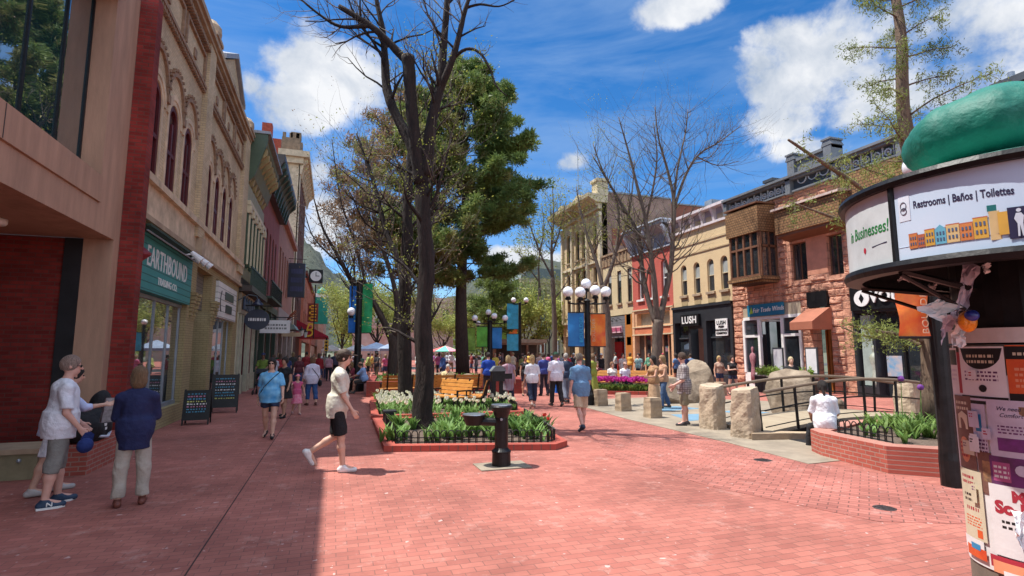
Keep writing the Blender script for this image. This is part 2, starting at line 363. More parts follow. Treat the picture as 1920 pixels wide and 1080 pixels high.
M['greymetal'] = mat('grey_metal_frame', (.33,.36,.40), .4, metal=.4)
M['glass'] = glassmat('window_glass', (.02,.025,.03), .03, 1.0, .03)
M['mglass'] = glassmat('maroon_glass', (.05,.010,.012), .2, .4, .02)  # dark maroon is the panes' own tint
M['mirror'] = glassmat('shop_glass', (.05,.06,.06), .02, 1.0, .02)
M['mirror'].node_tree.nodes['Principled BSDF'].inputs['IOR'].default_value = 2.0
M['curtain'] = glassmat('curtain_wall_glass', (.01,.04,.05), .015, 1.0, .08)
M['curtain'].node_tree.nodes['Principled BSDF'].inputs['IOR'].default_value = 2.6
M['green'] = mat('olive_green_paint', (.055,.085,.045), .5)
M['greendark'] = mat('dark_green_paint', (.025,.05,.03), .5)
M['dkbrown'] = mat('dark_brown_paint', (.05,.035,.028), .5)
M['pinkstucco'] = mat('dusty_red_wall', (.30,.085,.075), .8, scale=2)
M['salmon'] = mat('salmon_wall', (.36,.17,.12), .8, scale=2)
M['navy'] = mat('navy_panel', (.012,.018,.045), .35)
M['brownbrick'] = brickmat('brown_brick', (.17,.06,.045), (.13,.045,.035), (.12,.08,.06), .21, .07, .01)
M['orangebrick'] = brickmat('orange_brick', (.42,.13,.07), (.36,.11,.06), (.3,.2,.15), .3, .1, .01)
M['sidebrick'] = brickmat('weathered_side_brick', (.34,.17,.12), (.28,.13,.09), (.4,.32,.26), .21, .07, .012, wear=.85, wearcol=(.42,.36,.32), stain=.4)
M['sidered'] = brickmat('faded_red_brick', (.34,.10,.06), (.30,.085,.05), (.28,.14,.1), .21, .07, .01)
M['lav'] = mat('lavender_grey_paint', (.36,.31,.35), .6, var=.06)
M['bluegrey'] = mat('blue_grey_paint', (.25,.28,.32), .5, var=.08)
M['dkgrey'] = mat('dark_grey_paint', (.055,.06,.068), .5)
M['charcoal'] = mat('charcoal_shopfront', (.03,.032,.037), .4)
M['creamwall'] = brickmat('cream_painted_brick', (.66,.50,.29), (.63,.47,.27), (.56,.41,.23), .21, .07, .006, stain=.08, bump=.3)
M['tanwall'] = brickmat('tan_painted_brick', (.60,.49,.30), (.57,.46,.28), (.5,.4,.24), .21, .07, .006, stain=.1, bump=.3)
M['redwall'] = brickmat('coral_red_brick', (.52,.115,.085), (.47,.10,.075), (.42,.14,.11), .21, .07, .006, stain=.1, bump=.3)
M['orange'] = mat('orange_paint', (.62,.20,.10), .6)
M['peach'] = mat('peach_paint', (.70,.42,.24), .6)
M['wood'] = woodmat('warm_bench_wood', (.60,.27,.06), (.46,.18,.035), 'x', .45)
M['shingle'] = brickmat('wood_shingles', (.30,.165,.075), (.22,.115,.05), (.05,.03,.02), .16, .13, .012, stain=.35)
M['redwood'] = woodmat('dark_brown_wood', (.20,.09,.045), (.12,.05,.025), 'y', .6)
M['orangewood'] = woodmat('orange_door_wood', (.50,.20,.05), (.38,.13,.03), 'z', .4)
M['bark'] = mat('dark_bark', (.040,.025,.020), .95, col2=(.010,.007,.006), scale=4, bump=1, bscale=14, bdist=.04, stretch=(3,3,.6))
M['bark2'] = mat('brown_bark', (.075,.05,.038), .95, col2=(.032,.022,.019), scale=5, bump=1, bscale=16, bdist=.03, stretch=(3,3,.6))
M['bark3'] = mat('cypress_bark', (.22,.15,.10), .95, col2=(.10,.065,.045), scale=6, bump=1, bscale=20, bdist=.02, stretch=(4,4,.35))
M['twig'] = mat('pale_twig_bark', (.13,.10,.08), .9, var=.2)
M['sand'] = mat('sandstone_block', (.40,.30,.20), .9, var=.2, scale=3, bump=.5, bscale=18)
M['boulder'] = mat('boulder_sandstone', (.34,.27,.195), .92, col2=(.15,.105,.07), scale=2.6, detail=9, bump=.8, bscale=7, bdist=.04)
M['soil'] = mat('garden_soil', (.17,.12,.09), 1, col2=(.08,.055,.04), scale=20, bump=1, bscale=40, bdist=.03)
M['concrete'] = mat('pale_concrete', (.29,.24,.18), .9, var=.16, scale=1.6, detail=9, bump=.15, bscale=60)
M['bluepaint'] = mat('blue_ground_paint', (.14,.26,.36), .8)
M['curbbrick'] = brickmat('kerb_brick', (.42,.085,.06), (.36,.07,.05), (.2,.1,.08), .12, .4, .008, bump=.6)
M['planterbrick'] = brickmat('planter_brick', (.46,.115,.08), (.38,.09,.065), (.40,.25,.2), .2, .068, .009, bump=.6)
# ------------------------------------------------------------------ ground, paving, hills
rng = random.Random(7)
M['ground'] = mat('far_ground', (.14,.13,.09), .95, col2=(.07,.09,.04), scale=.05)
M['pavers'] = brickmat('brick_pavers', (.415,.150,.115), (.325,.110,.086), (.22,.095,.078), .2, .1, .0045, ground=True, wear=.65, wearcol=(.52,.31,.26), stain=.38, bump=.5, rough=.8)
def sheet(name, x0, x1, y0, y1, z, m, kind='structure'):
    o = MB().quad((x0,y0,z),(x1,y0,z),(x1,y1,z),(x0,y1,z)).build(name, m, recalc=False); props(o, kind=kind); return o
sheet('ground', -2500, 2500, -400, 4500, -.02, M['ground'])
sheet('pavement', -16, 24, -12, 130, 0, M['pavers'])
M['pavers2'] = brickmat('herringbone_pavers', (.42,.152,.12), (.29,.098,.078), (.17,.07,.058), .205, .105, .007, ground=True, wear=.55, wearcol=(.52,.33,.29), stain=.32, bump=.5, rough=.8, rot=R(52))
o = MB().prism([(4.6,8.6),(4.9,6.2),(5.6,4.4),(7.9,3.4),(7.9,6.0),(7.4,7.0),(7.5,9.0),(7.5,13.0),(6.6,14.0),(5.6,11.0)], 0.0, .004, 'z').build('pavement', M['pavers2']); props(o, kind='structure')
sheet('road', -200, 200, 56, 66, .004, mat('asphalt', (.06,.06,.062), .9, var=.2))
# concrete play court with its pale kerb line and blue painted shapes
court = [(7.35,6.9),(7.55,9.0),(7.6,13.0),(7.95,16.5),(8.6,18.6),(12.5,18.8),(15.2,16.0),(15.6,12.6),(12.8,11.6),(13.2,9.2),(12.6,7.2)]
o = MB().prism(court, 0.0, .012, 'z').build('play_court', M['concrete']); props(o, kind='structure')
for k, pts in enumerate(([(8.9,12.0),(10.2,12.3),(10.6,13.2),(9.3,13.4)], [(9.6,14.2),(11.2,14.5),(10.9,15.4),(9.5,15.2)], [(11.3,12.6),(12.4,12.9),(12.0,13.8),(11.2,13.6)])):
    o = MB().prism(pts, .013, .017, 'z').build('painted_ground_patch', M['bluepaint']); props(o, kind='structure')
# slot joint running down the street and manhole covers
M['joint'] = mat('dark_joint', (.05,.025,.022), .9)
o = MB().box(-1.070,-1.058,-3,60,0,.004).build('paving_joint', M['joint']); props(o, kind='structure')
M['iron'] = mat('cast_iron', (.06,.045,.045), .6, var=.4, scale=30, bump=.6, bscale=50)
def cover(name, label, x, y, r):
    mb = MB(); mb.lathe([(r,0),(r,.006),(r*.9,.009)], (x,y,0), 20)
    for i in range(-3,4): mb.box(x-r*.7, x+r*.7, y+i*r*.22-.006, y+i*r*.22+.006, .009, .013)
    t = mb.build(name, M['iron'], loc=(x,y,0)); props(t, label, 'manhole cover'); return t
cover('manhole_cover', 'dark round utility cover in the sunny paving near the bottom right', 6.14, 4.74, .12)
cover('manhole_cover', 'small dark cover in the paving in front of the raised brick planter', 6.9, 7.4, .14)
# hills behind the town
M['hill'] = mat('wooded_hillside', (.075,.08,.058), 1, col2=(.014,.028,.02), scale=.018, detail=12, bump=1, bscale=.03, bdist=12)
def hills(name, az0, az1, dist, hfun, seed):
    r_ = random.Random(seed); V = []; F = []; nx, ny = 110, 16
    ph = [r_.uniform(0, 6.28) for _ in range(8)]
    for j in range(ny):
        for i in range(nx):
            az = R(az0+(az1-az0)*i/(nx-1)); d = dist*(1+.55*j/(ny-1)); t = j/(ny-1)
            h = hfun(math.degrees(az))*(math.sin(t*math.pi/2)**.8)*1.5
            h *= 1+.06*math.sin(az*60+ph[0]+t*4)+.03*math.sin(az*170+ph[1]+t*9)+.035*math.sin(az*520+ph[2]+t*14)
            V.append((d*math.sin(az), d*math.cos(az), h*(d/dist)*.72-2))
    for j in range(ny-1):
        for i in range(nx-1): a = j*nx+i; F.append((a, a+1, a+nx+1, a+nx))
    o = new_obj(name, V, F, M['hill'], smooth=True, recalc=False); props(o, kind='structure')
def pxaz(px): r = ray(px, 600); return math.degrees(math.atan2(r[0], r[1]))
def hf(az):
    pts = [(pxaz(x), (660-y)/1000.*1.02) for x, y in ((300,470),(560,482),(600,505),(640,540),(690,560),(760,590),(850,560),(930,520),(1000,500),(1075,492),(1300,500),(1800,520))]
    if az <= pts[0][0]: v = pts[0][1]
    else:
        v = pts[-1][1]
        for (a, b), (c, d) in zip(pts, pts[1:]):
            if a <= az <= c: v = b+(d-b)*(az-a)/(c-a); break
    return v*1300
hills('hills', -50, 60, 1300, hf, 3)
# ------------------------------------------------------------------ windows and other shared builders
def window(F, parent, ya, yb, za, zb, rise=0, depth=.22, pane='glass', frame='white', sill=None, mull=1, trans=None, fw=.05, sillw=.12, blind=None):
    """pane set back in the opening, its frame and sill as sub-parts"""
    mb = MB(F); c = (ya+yb)/2; hw = abs(yb-ya)/2; sp = zb-rise; e = .004
    def outline(k):
        h = hw-k
        if rise <= 0: return [(c-h, za+k), (c+h, za+k), (c+h, zb-k), (c-h, zb-k)]
        return [(c-h, za+k), (c+h, za+k)]+[(c+h*math.cos(math.pi*i/10), sp+(rise-k)*math.sin(math.pi*i/10)) for i in range(11)]
    mb.prism(outline(e), -depth-.03, -depth)
    w = mb.build('window', M[pane], parent)
    fb = MB(F); O = outline(e); I = outline(fw)
    n = len(O)
    for i in range(n):
        j = (i+1)%n; fb.prism([O[i], O[j], I[j], I[i]], -depth+.002, -depth+.05)
    for k in range(1, mull+1):
        y = c-hw+2*hw*k/(mull+1); fb.box(y-fw*.4, y+fw*.4, -depth+.003, -depth+.045, za+fw, (sp if rise else zb)-fw*.5)
    for t in (trans or []): fb.box(c-hw+fw, c+hw-fw, -depth+.004, -depth+.048, za+(zb-za)*t-fw*.4, za+(zb-za)*t+fw*.4)
    fb.build('window_frame', M[frame], w)
    if blind: MB(F).box(c-hw+fw, c+hw-fw, -depth+.0005, -depth+.0015, za+(zb-za)*blind, sp-.01).build('blind', M['blindm'], w)
    if sill: MB(F).box(c-hw-.08, c+hw+.08, -.05, sillw, za-.14, za-.004).build('sill', M[sill], w)
    return w
def bracket(mb, y, w, z, h, d, t=.12):
    mb.prism([(w, z), (w+d, z), (w+d, z-.18*h), (w+.45*d, z-.45*h), (w+.2*d, z-h), (w, z-h)], y-t/2, y+t/2, 'u')
M['blindm'] = mat('pale_blind', (.34,.36,.34), .7)
FL = Frame(-3.8, 1)
FR = Frame(20.7, -1)
# ================================================================== LEFT SIDE
# -- corner building with curtain wall, brick pillar and sheltered recess
b = thing('corner_building', 'tan concrete corner building with tall curtain glass above a dark sheltered recess', 'building', (-3.8, 5, 0))
mb = MB(FL)
mb.box(-8, 10.44, -.55, 0, 3.80, 4.27); mb.box(-8, 10.44, -.55, .03, 4.29, 4.74); mb.box(-8, 10.44, -.55, -.012, 4.27, 4.29)
mb.box(-8, 10.44, -.7, .12, 7.95, 8.6)
mb.box(10.44, 11.2, -.55, 0, 3.80, 8.6)
mb.box(11.2, 11.46, -.45, .0, 0, 8.6)
cf = mb.build('concrete_frame', M['tan'], b); mb = MB(FL)
for y in (1.2, 4.4, 7.6): mb.box(y-.007, y+.007, .0, .004, 3.81, 4.26); mb.box(y-.007, y+.007, .03, .034, 4.3, 4.73)
mb.build('panel_joints', M['dkbrown'], cf)
mb = MB(FL); mb.box(-8, 11.2, -6.5, -.55, 3.80, 3.95); mb.box(-8,-7.9,-6.5,-.55,0,3.8); mb.build('soffit', M['tan2'], b)
mb = MB(FL); mb.box(-8, 11.2, -7.6, -.72, 3.96, 4.5); mb.build('floor_slab', M['tan2'], b)
mb = MB(FL); mb.box(11.23, 11.46, -6.5, -.62, 0, 3.795); mb.box(-7.9, 11.23, -6.7, -6.5, 0, 3.795); mb.build('recess_wall', M['redbrick'], b)
MB(FL).box(11.20,11.225,-.72,-.455,0,3.795).build('dark_panel', M['blackmatte'], b)
mb = MB(FL); mb.box(11.46, 11.76, -.45, .30, 0, 8.75); mb.build('brick_pillar', M['redbrick'], b)
g = MB(FL); g.box(-8, 10.43, -.36, -.33, 4.75, 7.94); gp = g.build('curtain_window', M['curtain'], b)
mb = MB(FL)
for y in (-5.5,-3.5,-1.5,.5,2.5,4.3,5.95,7.58,8.58,9.56,10.40): mb.box(y-.02, y+.02, -.329, -.305, 4.76, 7.93)
mb.box(-8, 10.375, -.329, -.30, 4.745, 4.80)
mb.build('mullions', M['black'], gp)
MB(FL).box(-8,10.3,-3.0,-2.9,4.5,7.9).build('inner_wall', M['tan2'], b)
mb = MB(FL); mb.box(-8, 11.76, -7.6, -.75, 7.95, 8.3); mb.build('roof', M['dkgrey'], b)
mb = MB(); mb.lathe([(.14,0),(.16,.03),(.16,.09),(.05,.1)], (-4.9,9.9,3.70), 14); mb.build('ceiling_lamp', M['white'], b, smooth=True)
pl = MB(FL); pl.F = FrameY(11.23); pl.box(-6.95,-5.95,0,.03,1.95,2.35); q = pl.build('plaque', M['black'], b)
mb = MB(FrameY(11.23))
for i in range(5): mb.box(-6.75,-6.08,.031,.034,2.03+.06*i,2.045+.06*i)
mb.build('plaque_lettering', M['white'], q)
mb = MB(FrameY(11.23))
for (x,z) in ((-6.05,2.75),(-5.65,2.75),(-6.1,2.55),(-5.7,2.53)): mb.lathe([(.001,-.035),(.035,0),(.001,.035)], (x,.04,z), 8)
mb.build('wall_fittings', M['whitepaper'], b)
# low stone bench wall with bolts and the brick ledge
b = thing('stone_bench', 'low stone bench wall with a row of bolts under the corner building recess', 'bench', (-5.5, 9.7, 0))
MB().box(-9.5,-3.95,9.62,10.3,0,.36).build('bench_body', M['olivebrick'].copy() if False else mat('dull_stone', (.26,.22,.13), .9, var=.15), b)
MB().box(-9.5,-3.93,9.58,10.34,.361,.43).build('bench_top', M['stoned'], b)
mb = MB()
for i in range(16): mb.ball((-4.15-.3*i, 9.6, .27), .03, 8, 5)
mb.build('bolt_row', M['greymetal'], b)
mb = MB(); mb.box(-3.92,-3.36,9.66,11.3,0,.44); o = mb.build('brick_ledge', M['planterbrick'], loc=(-3.6,10.4,0)); props(o, 'low brick ledge at the foot of the red pillar beside the stone bench', 'ledge')
# -- buff brick arcaded store
b = thing('arcaded_store_building', 'buff brick store building with tall arched windows above teal and white shop signs', 'building', (-3.8, 18, 0))
c1 = [12.75, 14.10, 15.45]; c2 = [17.98, 19.22, 20.46, 21.70]
mb = MB(FL)
mb.wall(11.76, 24.6, 5.46, 9.3, [(c-.38, c+.38, 5.46, 7.62, .38) for c in c1]+[(c-.34, c+.34, 5.46, 7.5, .34) for c in c2], -.5, 0)
mb.box(11.76, 24.6, -.5, 0, 9.3, 10.7)
mb.box(16.55, 17.3, 0, .14, 5.0, 10.95); mb.box(23.35, 24.5, 0, .14, 5.0, 10.95)
mb.build('upper_wall', M['earthbrick'], b)
mb = MB(FL)
for c, h in [(c, .38) for c in c1]+[(c, .34) for c in c2]:
    sp = (7.62 if h == .38 else 7.5)-h
    mb.archband(c, sp, h+.01, h+.13, -.1, .022); mb.archband(c, sp, h+.13, h+.25, -.1, .04)
    for s in (-1, 1): mb.box(c+s*(h+.07)-.06, c+s*(h+.07)+.06, .0, .022, 5.5, sp)
mb.build('arch_mouldings', M['stone'], b)
mb = MB(FL)
for c, h in [(c, .62) for c in c1]+[(c, .57) for c in c2]:
    mb.archband(c, 7.62, h, h+.09, 0, .06, rz=1.15)
    for i in range(13):
        t = R(12+156*i/12); y = c-(h+.13)*math.cos(t); z = 7.62+(h+.13)*1.15*math.sin(t)
        mb.box(y-.03, y+.03, 0, .085, z-.03, z+.03)
    mb.box(c-h-.14, c-h+.04, 0, .08, 7.42, 7.62)
for y in [11.8+.14*i for i in range(34)]+[17.35+.14*i for i in range(43)]:
    mb.box(y, y+.075, 0, .10, 9.14, 9.24); mb.box(y, y+.075, 0, .16, 10.38, 10.5)
mb.box(11.76, 16.5, 0, .12, 9.245, 9.33); mb.box(17.35, 23.3, 0, .12, 9.245, 9.33)
for y0, y1 in ((11.8,14.2),(14.4,16.5),(17.35,19.3),(19.45,21.3),(21.45,23.3)):
    mb.box(y0, y1, 0, .07, 10.18, 10.26); mb.box(y0, y0+.09, 0, .07, 9.5, 10.18); mb.box(y1-.09, y1, 0, .07, 9.5, 10.18)
    mb.box((y0+y1)/2-.12, (y0+y1)/2+.12, .0, .04, 9.62, 9.86)
mb.build('brick_corbels', mat('brown_brick_trim', (.30,.19,.12), .85, var=.2, scale=9), b)
mb = MB(FL); mb.box(11.76, 24.6, -.5, .18, 10.7, 10.82); mb.box(11.76, 24.6, -.5, .26, 10.82, 10.98)
for y0, y1 in ((16.5,17.35),(23.3,24.58)):
    mb.box(y0, y1, -.3, .3, 10.98, 11.1); mb.lathe([(.3,0),(.34,.1),(.32,.3),(.2,.46),(.02,.55)], ((y0+y1)/2, -.02, 11.1), 12)
mb.build('cornice', M['stoned'], b)
mb = MB(FL); mb.prism([(18.3,10.98),(21.9,10.98),(21.9,11.15),(20.1,12.15),(18.3,11.15)], -.35, .12)
ped = mb.build('pediment', M['earthbrick'], b)
mb = MB(FL); mb.prism([(18.15,11.15),(20.1,12.2),(22.05,11.15),(22.05,11.32),(20.1,12.38),(18.15,11.32)], -.4, .24)
mb.build('pediment_coping', mat('lead_coping', (.28,.29,.32), .5), ped)
mb = MB(FL); mb.box(11.76, 24.6, -.5, .05, 4.62, 5.3); mb.box(11.76, 24.6, -.5, .16, 5.3, 5.455); mb.build('sill_band', M['stone'], b)
mb = MB(FL); mb.box(11.76, 24.6, -.5, .12, 4.5, 4.615); mb.box(16.75,17.1,.0,.22,4.5,5.0); mb.build('band_moulding', M['stoned'], b)
mb = MB(FL)
mb.wall(11.76, 24.6, 0, 4.5, [(12.0,16.55,.45,4.28),(17.4,19.5,.0,4.28),(20.05,23.75,.35,4.25)], -.5, 0)
for y in (16.9, 17.35, 19.55, 20.0):
    for k in range(7): mb.box(y-.1, y+.1, 0, .03+.022*k, 2.7+.11*k, 2.79+.11*k)
mb.build('lower_wall', M['olivebrick'], b)
for c, h, t in [(c, .38, 7.62) for c in c1]+[(c, .34, 7.5) for c in c2]:
    window(FL, b, c-h, c+h, 5.46, t, rise=h, depth=.05, pane='mglass', frame='maroon', mull=1, trans=[.45], fw=.12)
w = MB(FL).box(12.0,16.55,-.2,-.17,.45,3.06).build('display_window', M['mirror'], b)
mb = MB(FL)
for y in (12.03,13.12,14.35,15.45,16.5): mb.box(y-.035,y+.035,-.169,-.145,.45,3.06)
mb.box(12.0,16.55,-.168,-.12,.452,.55); mb.box(12.0,16.55,-.168,-.12,2.98,3.058); mb.build('window_frame', M['greymetal'], w)
s = MB(FL).box(12.02,16.56,-.16,.06,3.07,4.27).build('shop_sign', M['teal'], b)
text('sign_lettering', 'EARTHBOUND', .62, (-3.735,14.42,3.80), (0,1,0), (0,0,1), M['white'], s, .006, .74, off=.002)
text('sign_lettering', 'TRADING CO.', .23, (-3.735,14.42,3.36), (0,1,0), (0,0,1), M['white'], s, .005, 1.0, off=.001)
mb = MB(FL); mb.box(12.02,16.56,.0,.32,4.275,4.32); mb.build('sign_lintel', M['greendark'], s)
mb = MB(FL); mb.tube((12.1,.24,4.2),(16.3,.24,4.2),.02); rail = mb.build('lamp_rail', M['greymetal'], b)
for y in (14.95,15.5,16.05):
    m_ = MB(FL); m_.tube((y,.24,4.2),(y,.40,4.22),.02,.02); m_.tube((y,.38,4.27),(y+.04,.60,4.07),.05,.10,10); m_.build('spot_lamp', M['whitepaper'], rail, smooth=False)
m_ = MB(FL); m_.lathe([(.001,-.16),(.16,-.02),(.16,.02),(.001,.16)], (12.3,.12,3.75), 14); m_.build('round_emblem', mat('dull_red', (.25,.03,.04), .5), s)
s = MB(FL).box(17.4,19.5,-.30,-.26,3.12,4.28).build('shutter_panel', M['greyboards'], b)
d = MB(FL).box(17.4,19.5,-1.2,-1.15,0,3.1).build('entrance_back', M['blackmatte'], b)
mb = MB(FL); mb.box(17.35,17.4,-1.2,-.5,0,3.1); mb.box(19.5,19.56,-1.2,-.5,0,4.0); mb.build('entrance_cheek', M['olivebrick'], b)
dd = MB(FL).box(17.9,19.0,-1.14,-1.10,.02,2.5).build('door', M['mirror'], b); MB(FL).box(18.05,18.1,-1.09,-1.05,.9,1.3).build('door_handle', M['greymetal'], dd)
s = MB(FL).box(20.12,23.7,-.1,.08,2.98,4.2).build('shop_sign', M['whiteboards'], b, label='white board shop sign with dark bracket emblem')
mb = MB(FL); mb.archband(20.95,3.55,.42,.48,.085,.1,a0=-50,a1=50,rz=1.0)
mb.box(21.3,22.95,.085,.1,3.66,3.95); mb.box(21.5,22.7,.085,.1,3.2,3.5); mb.build('sign_lettering', M['navy'], s)
w = MB(FL).box(20.05,23.75,-.22,-.19,.35,2.97).build('display_window', M['mirror'], b)
mb = MB(FL)
for y in (20.08,20.9,21.8,22.7,23.7): mb.box(y-.035,y+.035,-.189,-.165,.35,2.97)
mb.box(20.05,23.75,-.188,-.09,.352,.45); mb.build('window_frame', M['greymetal'], w)
mb = MB(FL); mb.path([(24.2,.05,3.9),(24.2,.45,4.15),(24.2,.75,4.1),(24.2,.8,3.9)], .02); gl = mb.build('gooseneck_lamp', mat('slate_blue_metal',(.05,.085,.11),.45), b)
MB(FL).lathe([(.05,.18),(.09,.1),(.22,-.05),(.26,-.08),(.02,-.06)], (24.2,.8,3.8), 14).build('lamp_shade', M['navy'], gl, smooth=True)
mb = MB(FL); mb.box(11.76,24.6,-14,-.5,10.2,10.4); mb.box(24.45,24.6,-14,-.5,0,10.4); mb.build('roof', M['dkgrey'], b)
# -- green cornice building
b = thing('green_cornice_building', 'narrow green building with deep bracketed cornice and tall bay windows', 'building', (-3.8, 27.4, 0))
mb = MB(FL)
wc = [25.3,26.25,27.3,28.35,29.4]
mb.wall(24.6,30.2,4.9,8.2,[(c-.33,c+.33,5.5,7.9,.0) for c in wc],-.5,0); mb.box(24.6,30.2,-.5,0,8.2,9.4)
mb.box(24.62,30.2,0,.12,8.25,9.0)
mb.build('upper_wall', mat('pale_olive_panels', (.33,.29,.16), .6), b)
for c in wc: window(FL, b, c-.33,c+.33,5.5,7.9,0,.08,'glass','green',mull=0,trans=[.5])
mb = MB(FL)
for y in (24.75,25.77,26.78,27.83,28.88,29.95):
    mb.box(y-.11,y+.11,0,.2,5.5,7.7)
mb.build_each('pilaster', M['green'], b)
mb = MB(FL)
for y in (24.75,25.77,26.78,27.83,28.88,29.95):
    mb.box(y-.15,y+.15,0,.3,7.7,8.02); mb.box(y-.05,y+.05,.2,.26,5.5,7.6)
mb.box(24.6,30.2,0,.26,8.05,8.24); mb.build('white_trim', M['cream'], b)
mb = MB(FL); mb.prism([(0,9.2),(.25,9.45),(.62,10.75),(.72,10.9),(.72,11.2),(-.5,11.2),(-.5,9.2)],24.62,30.15,'u'); cor = mb.build('cornice', mat('olive_cornice', (.16,.15,.07), .6), b)
mb = MB(FL)
mb.prism([(0,8.9),(.34,9.3),(.72,10.6),(.8,10.95),(.8,11.22),(-.5,11.22),(-.5,8.9)],24.5,24.615,'u')
mb.build('cornice_end_panel', M['green'], cor)
mb = MB(FL)
for y in (24.8,25.6,26.4,27.2,28.0,28.8,29.6): bracket(mb,y,.0,10.6,1.5,.78,.22)
mb.build_each('bracket', mat('tan_brackets', (.36,.25,.10), .6), cor)
MB(FL).box(24.45,30.2,-.5,.9,11.22,11.34).build('coping', mat('lead_coping', (.28,.29,.32), .5), cor)
mb = MB(FL); mb.box(24.6,30.2,-.5,.1,4.6,4.9); mb.box(24.6,30.2,-.3,.5,4.35,4.6); mb.build('shop_cornice', M['dkbrown'], b)
mb = MB(FL)
for i in range(34): y = 24.7+.165*i; mb.box(y-.02,y+.02,.4,.44,4.6,5.35)
mb.box(24.65,30.15,.38,.46,5.35,5.42)
mb.build('balcony_rail', M['greendark'], b)
s = MB(FL).box(25.0,29.0,-.05,.06,3.45,4.32).build('shop_sign', mat('beige_signboard', (.45,.38,.27), .6), b)
mb = MB(FL)
for i, y in enumerate((25.5,26.2,26.9,27.6,28.3)): mb.lathe([(.02,-.3),(.22,-.28),(.27,0),(.12,.3),(.02,.32)], (y,.12,3.9), 10, 1, .2)
mb.build('sign_lettering', mat('slate_letters', (.06,.09,.15), .5), s)
mb = MB(FL)
for y in (24.7,25.5,26.1,27.7,28.3,29.9): mb.box(y-.09,y+.09,-.1,.04,.8,3.45); mb.box(y-.13,y+.13,-.1,.1,0,.8)
mb.build_each('shopfront_column', mat('pale_column', (.50,.46,.33), .5), b, 2)
w = MB(FL).box(24.7,29.9,-.45,-.4,0,3.4).build('display_window', M['glass'], b)
MB(FL).box(28.9,29.8,-.39,-.1,.1,3.2).build('door', mat('deep_red_door', (.16,.015,.02), .5), b)
mb = MB(FL); mb.box(24.6,30.2,-12,-.5,8.6,8.8); mb.box(30.05,30.2,-12,-.5,0,8.8); mb.build('roof', M['dkgrey'], b)
mb = MB(FL); mb.lathe([(.9,0),(1.05,1.2),(1.3,1.7),(1.3,1.9)], (33.5,-1.2,11.9), 14); o = mb.build('rooftop_vent', mat('pale_green_metal', (.45,.52,.40), .5), loc=(-5,33.5,11.9)); props(o, 'pale green vent hood standing on the roof between green and red buildings', 'vent')
# -- dusty red building with dark cornice
b = thing('dark_cornice_building', 'dusty red narrow windowed building with a heavy dark cornice', 'building', (-3.8, 35, 0))
mb = MB(FL); wc = [31.6,33.1,34.7,36.3,37.9]
mb.wall(30.2,39.6,4.6,9.9,[(c-.42,c+.42,5.2,8.9,.42) for c in wc],-.5,0); mb.box(30.2,39.6,-.5,0,9.9,10.6)
mb.build('upper_wall', M['pinkstucco'], b)
for c in wc: window(FL, b, c-.42,c+.42,5.2,8.9,.42,.1,'glass','dkbrown',mull=0,trans=[.5])
mb = MB(FL); mb.box(30.2,39.6,-.5,.35,10.6,11.1); mb.prism([(0,11.1),(.45,11.1),(1.0,12.1),(1.0,12.4),(-.5,12.4),(-.5,11.1)],30.2,39.7,'u'); cor = mb.build('cornice', M['dkbrown'], b)
mb = MB(FL)
for i in range(9): bracket(mb, 30.6+1.1*i, .3, 12.0, 1.4, .7, .25)
mb.build_each('bracket', M['greendark'], cor)
mb = MB(FL); mb.box(30.2,39.6,-.5,.15,4.2,4.6); mb.box(30.4,36.5,.0,.7,4.6,4.72); mb.build('shop_cornice', M['greendark'], b)
mb = MB(FL)
for i in range(22): y = 30.5+.28*i; mb.box(y-.02,y+.02,.62,.66,4.72,5.5)
mb.box(30.4,36.5,.6,.68,5.5,5.57); mb.build('balcony_rail', M['black'], b)
mb = MB(FL)
for y in (30.35,33.2,36.2,39.4): mb.box(y-.2,y+.2,-.1,.12,0,4.2)
mb.box(30.2,39.6,-.1,.0,3.2,4.2); mb.build('shopfront_piers', M['greendark'], b)
MB(FL).box(31.0,32.9,0,.04,3.4,3.9).build('shop_sign', M['whiteboards'], b)
MB(FL).box(30.5,39.3,-.45,-.4,0,3.2).build('display_window', M['glass'], b)
mb = MB(FL); mb.box(30.2,39.6,-12,-.5,11.2,11.4); mb.box(30.2,30.35,-12,-.5,0,11.3); mb.box(39.45,39.6,-12,-.5,0,11.3); mb.build('roof', M['dkgrey'], b)
# -- lower salmon building
b = thing('salmon_building', 'plain salmon building with tall dark windows next to the tower', 'building', (-3.8, 46, 0))
mb = MB(FL); wc = [41.2,43.2,45.2,47.2]
mb.wall(39.6,54,5,10.2,[(c-.5,c+.5,6.2,9.3) for c in wc],-.5,0); mb.box(39.6,54,-.5,0,10.2,11.3); mb.box(39.6,54,-.5,.3,11.3,11.7)
mb.box(39.6,41,-.5,0,0,5); mb.build('upper_wall', M['salmon'], b)
for c in wc: window(FL, b, c-.5,c+.5,6.2,9.3,0,.2,'glass','dkbrown',mull=1,trans=[.5])
mb = MB(FL); mb.wall(41,54,0,5,[(41.5,44.5,.4,3.2),(45.2,49,.4,3.2),(49.8,53.4,.4,3.2)],-.5,.1); mb.build('lower_wall', mat('grey_stone_front', (.33,.28,.25), .7), b)
MB(FL).box(41.2,53.8,-.45,-.4,.3,3.3).build('display_window', M['glass'], b)
aw = MB(FL); aw.prism([(0,3.4),(0,4.0),(1.1,3.75),(1.3,3.4)],41.0,45.0,'u'); aw.build('awning', mat('grey_green_metal', (.22,.30,.28), .5), b)
mb = MB(FL)
for i in range(9):
    a = R(-60+15*i); mb.path([(46.5,.1,4.1),(46.5+1.1*math.sin(a),.5,4.1+.7*math.cos(a)),(46.5+1.5*math.sin(a),.9,4.1+1.1*math.cos(a))], .03, 5)
mb.build('fan_ornament', mat('rust_metal', (.28,.09,.04), .6), b)
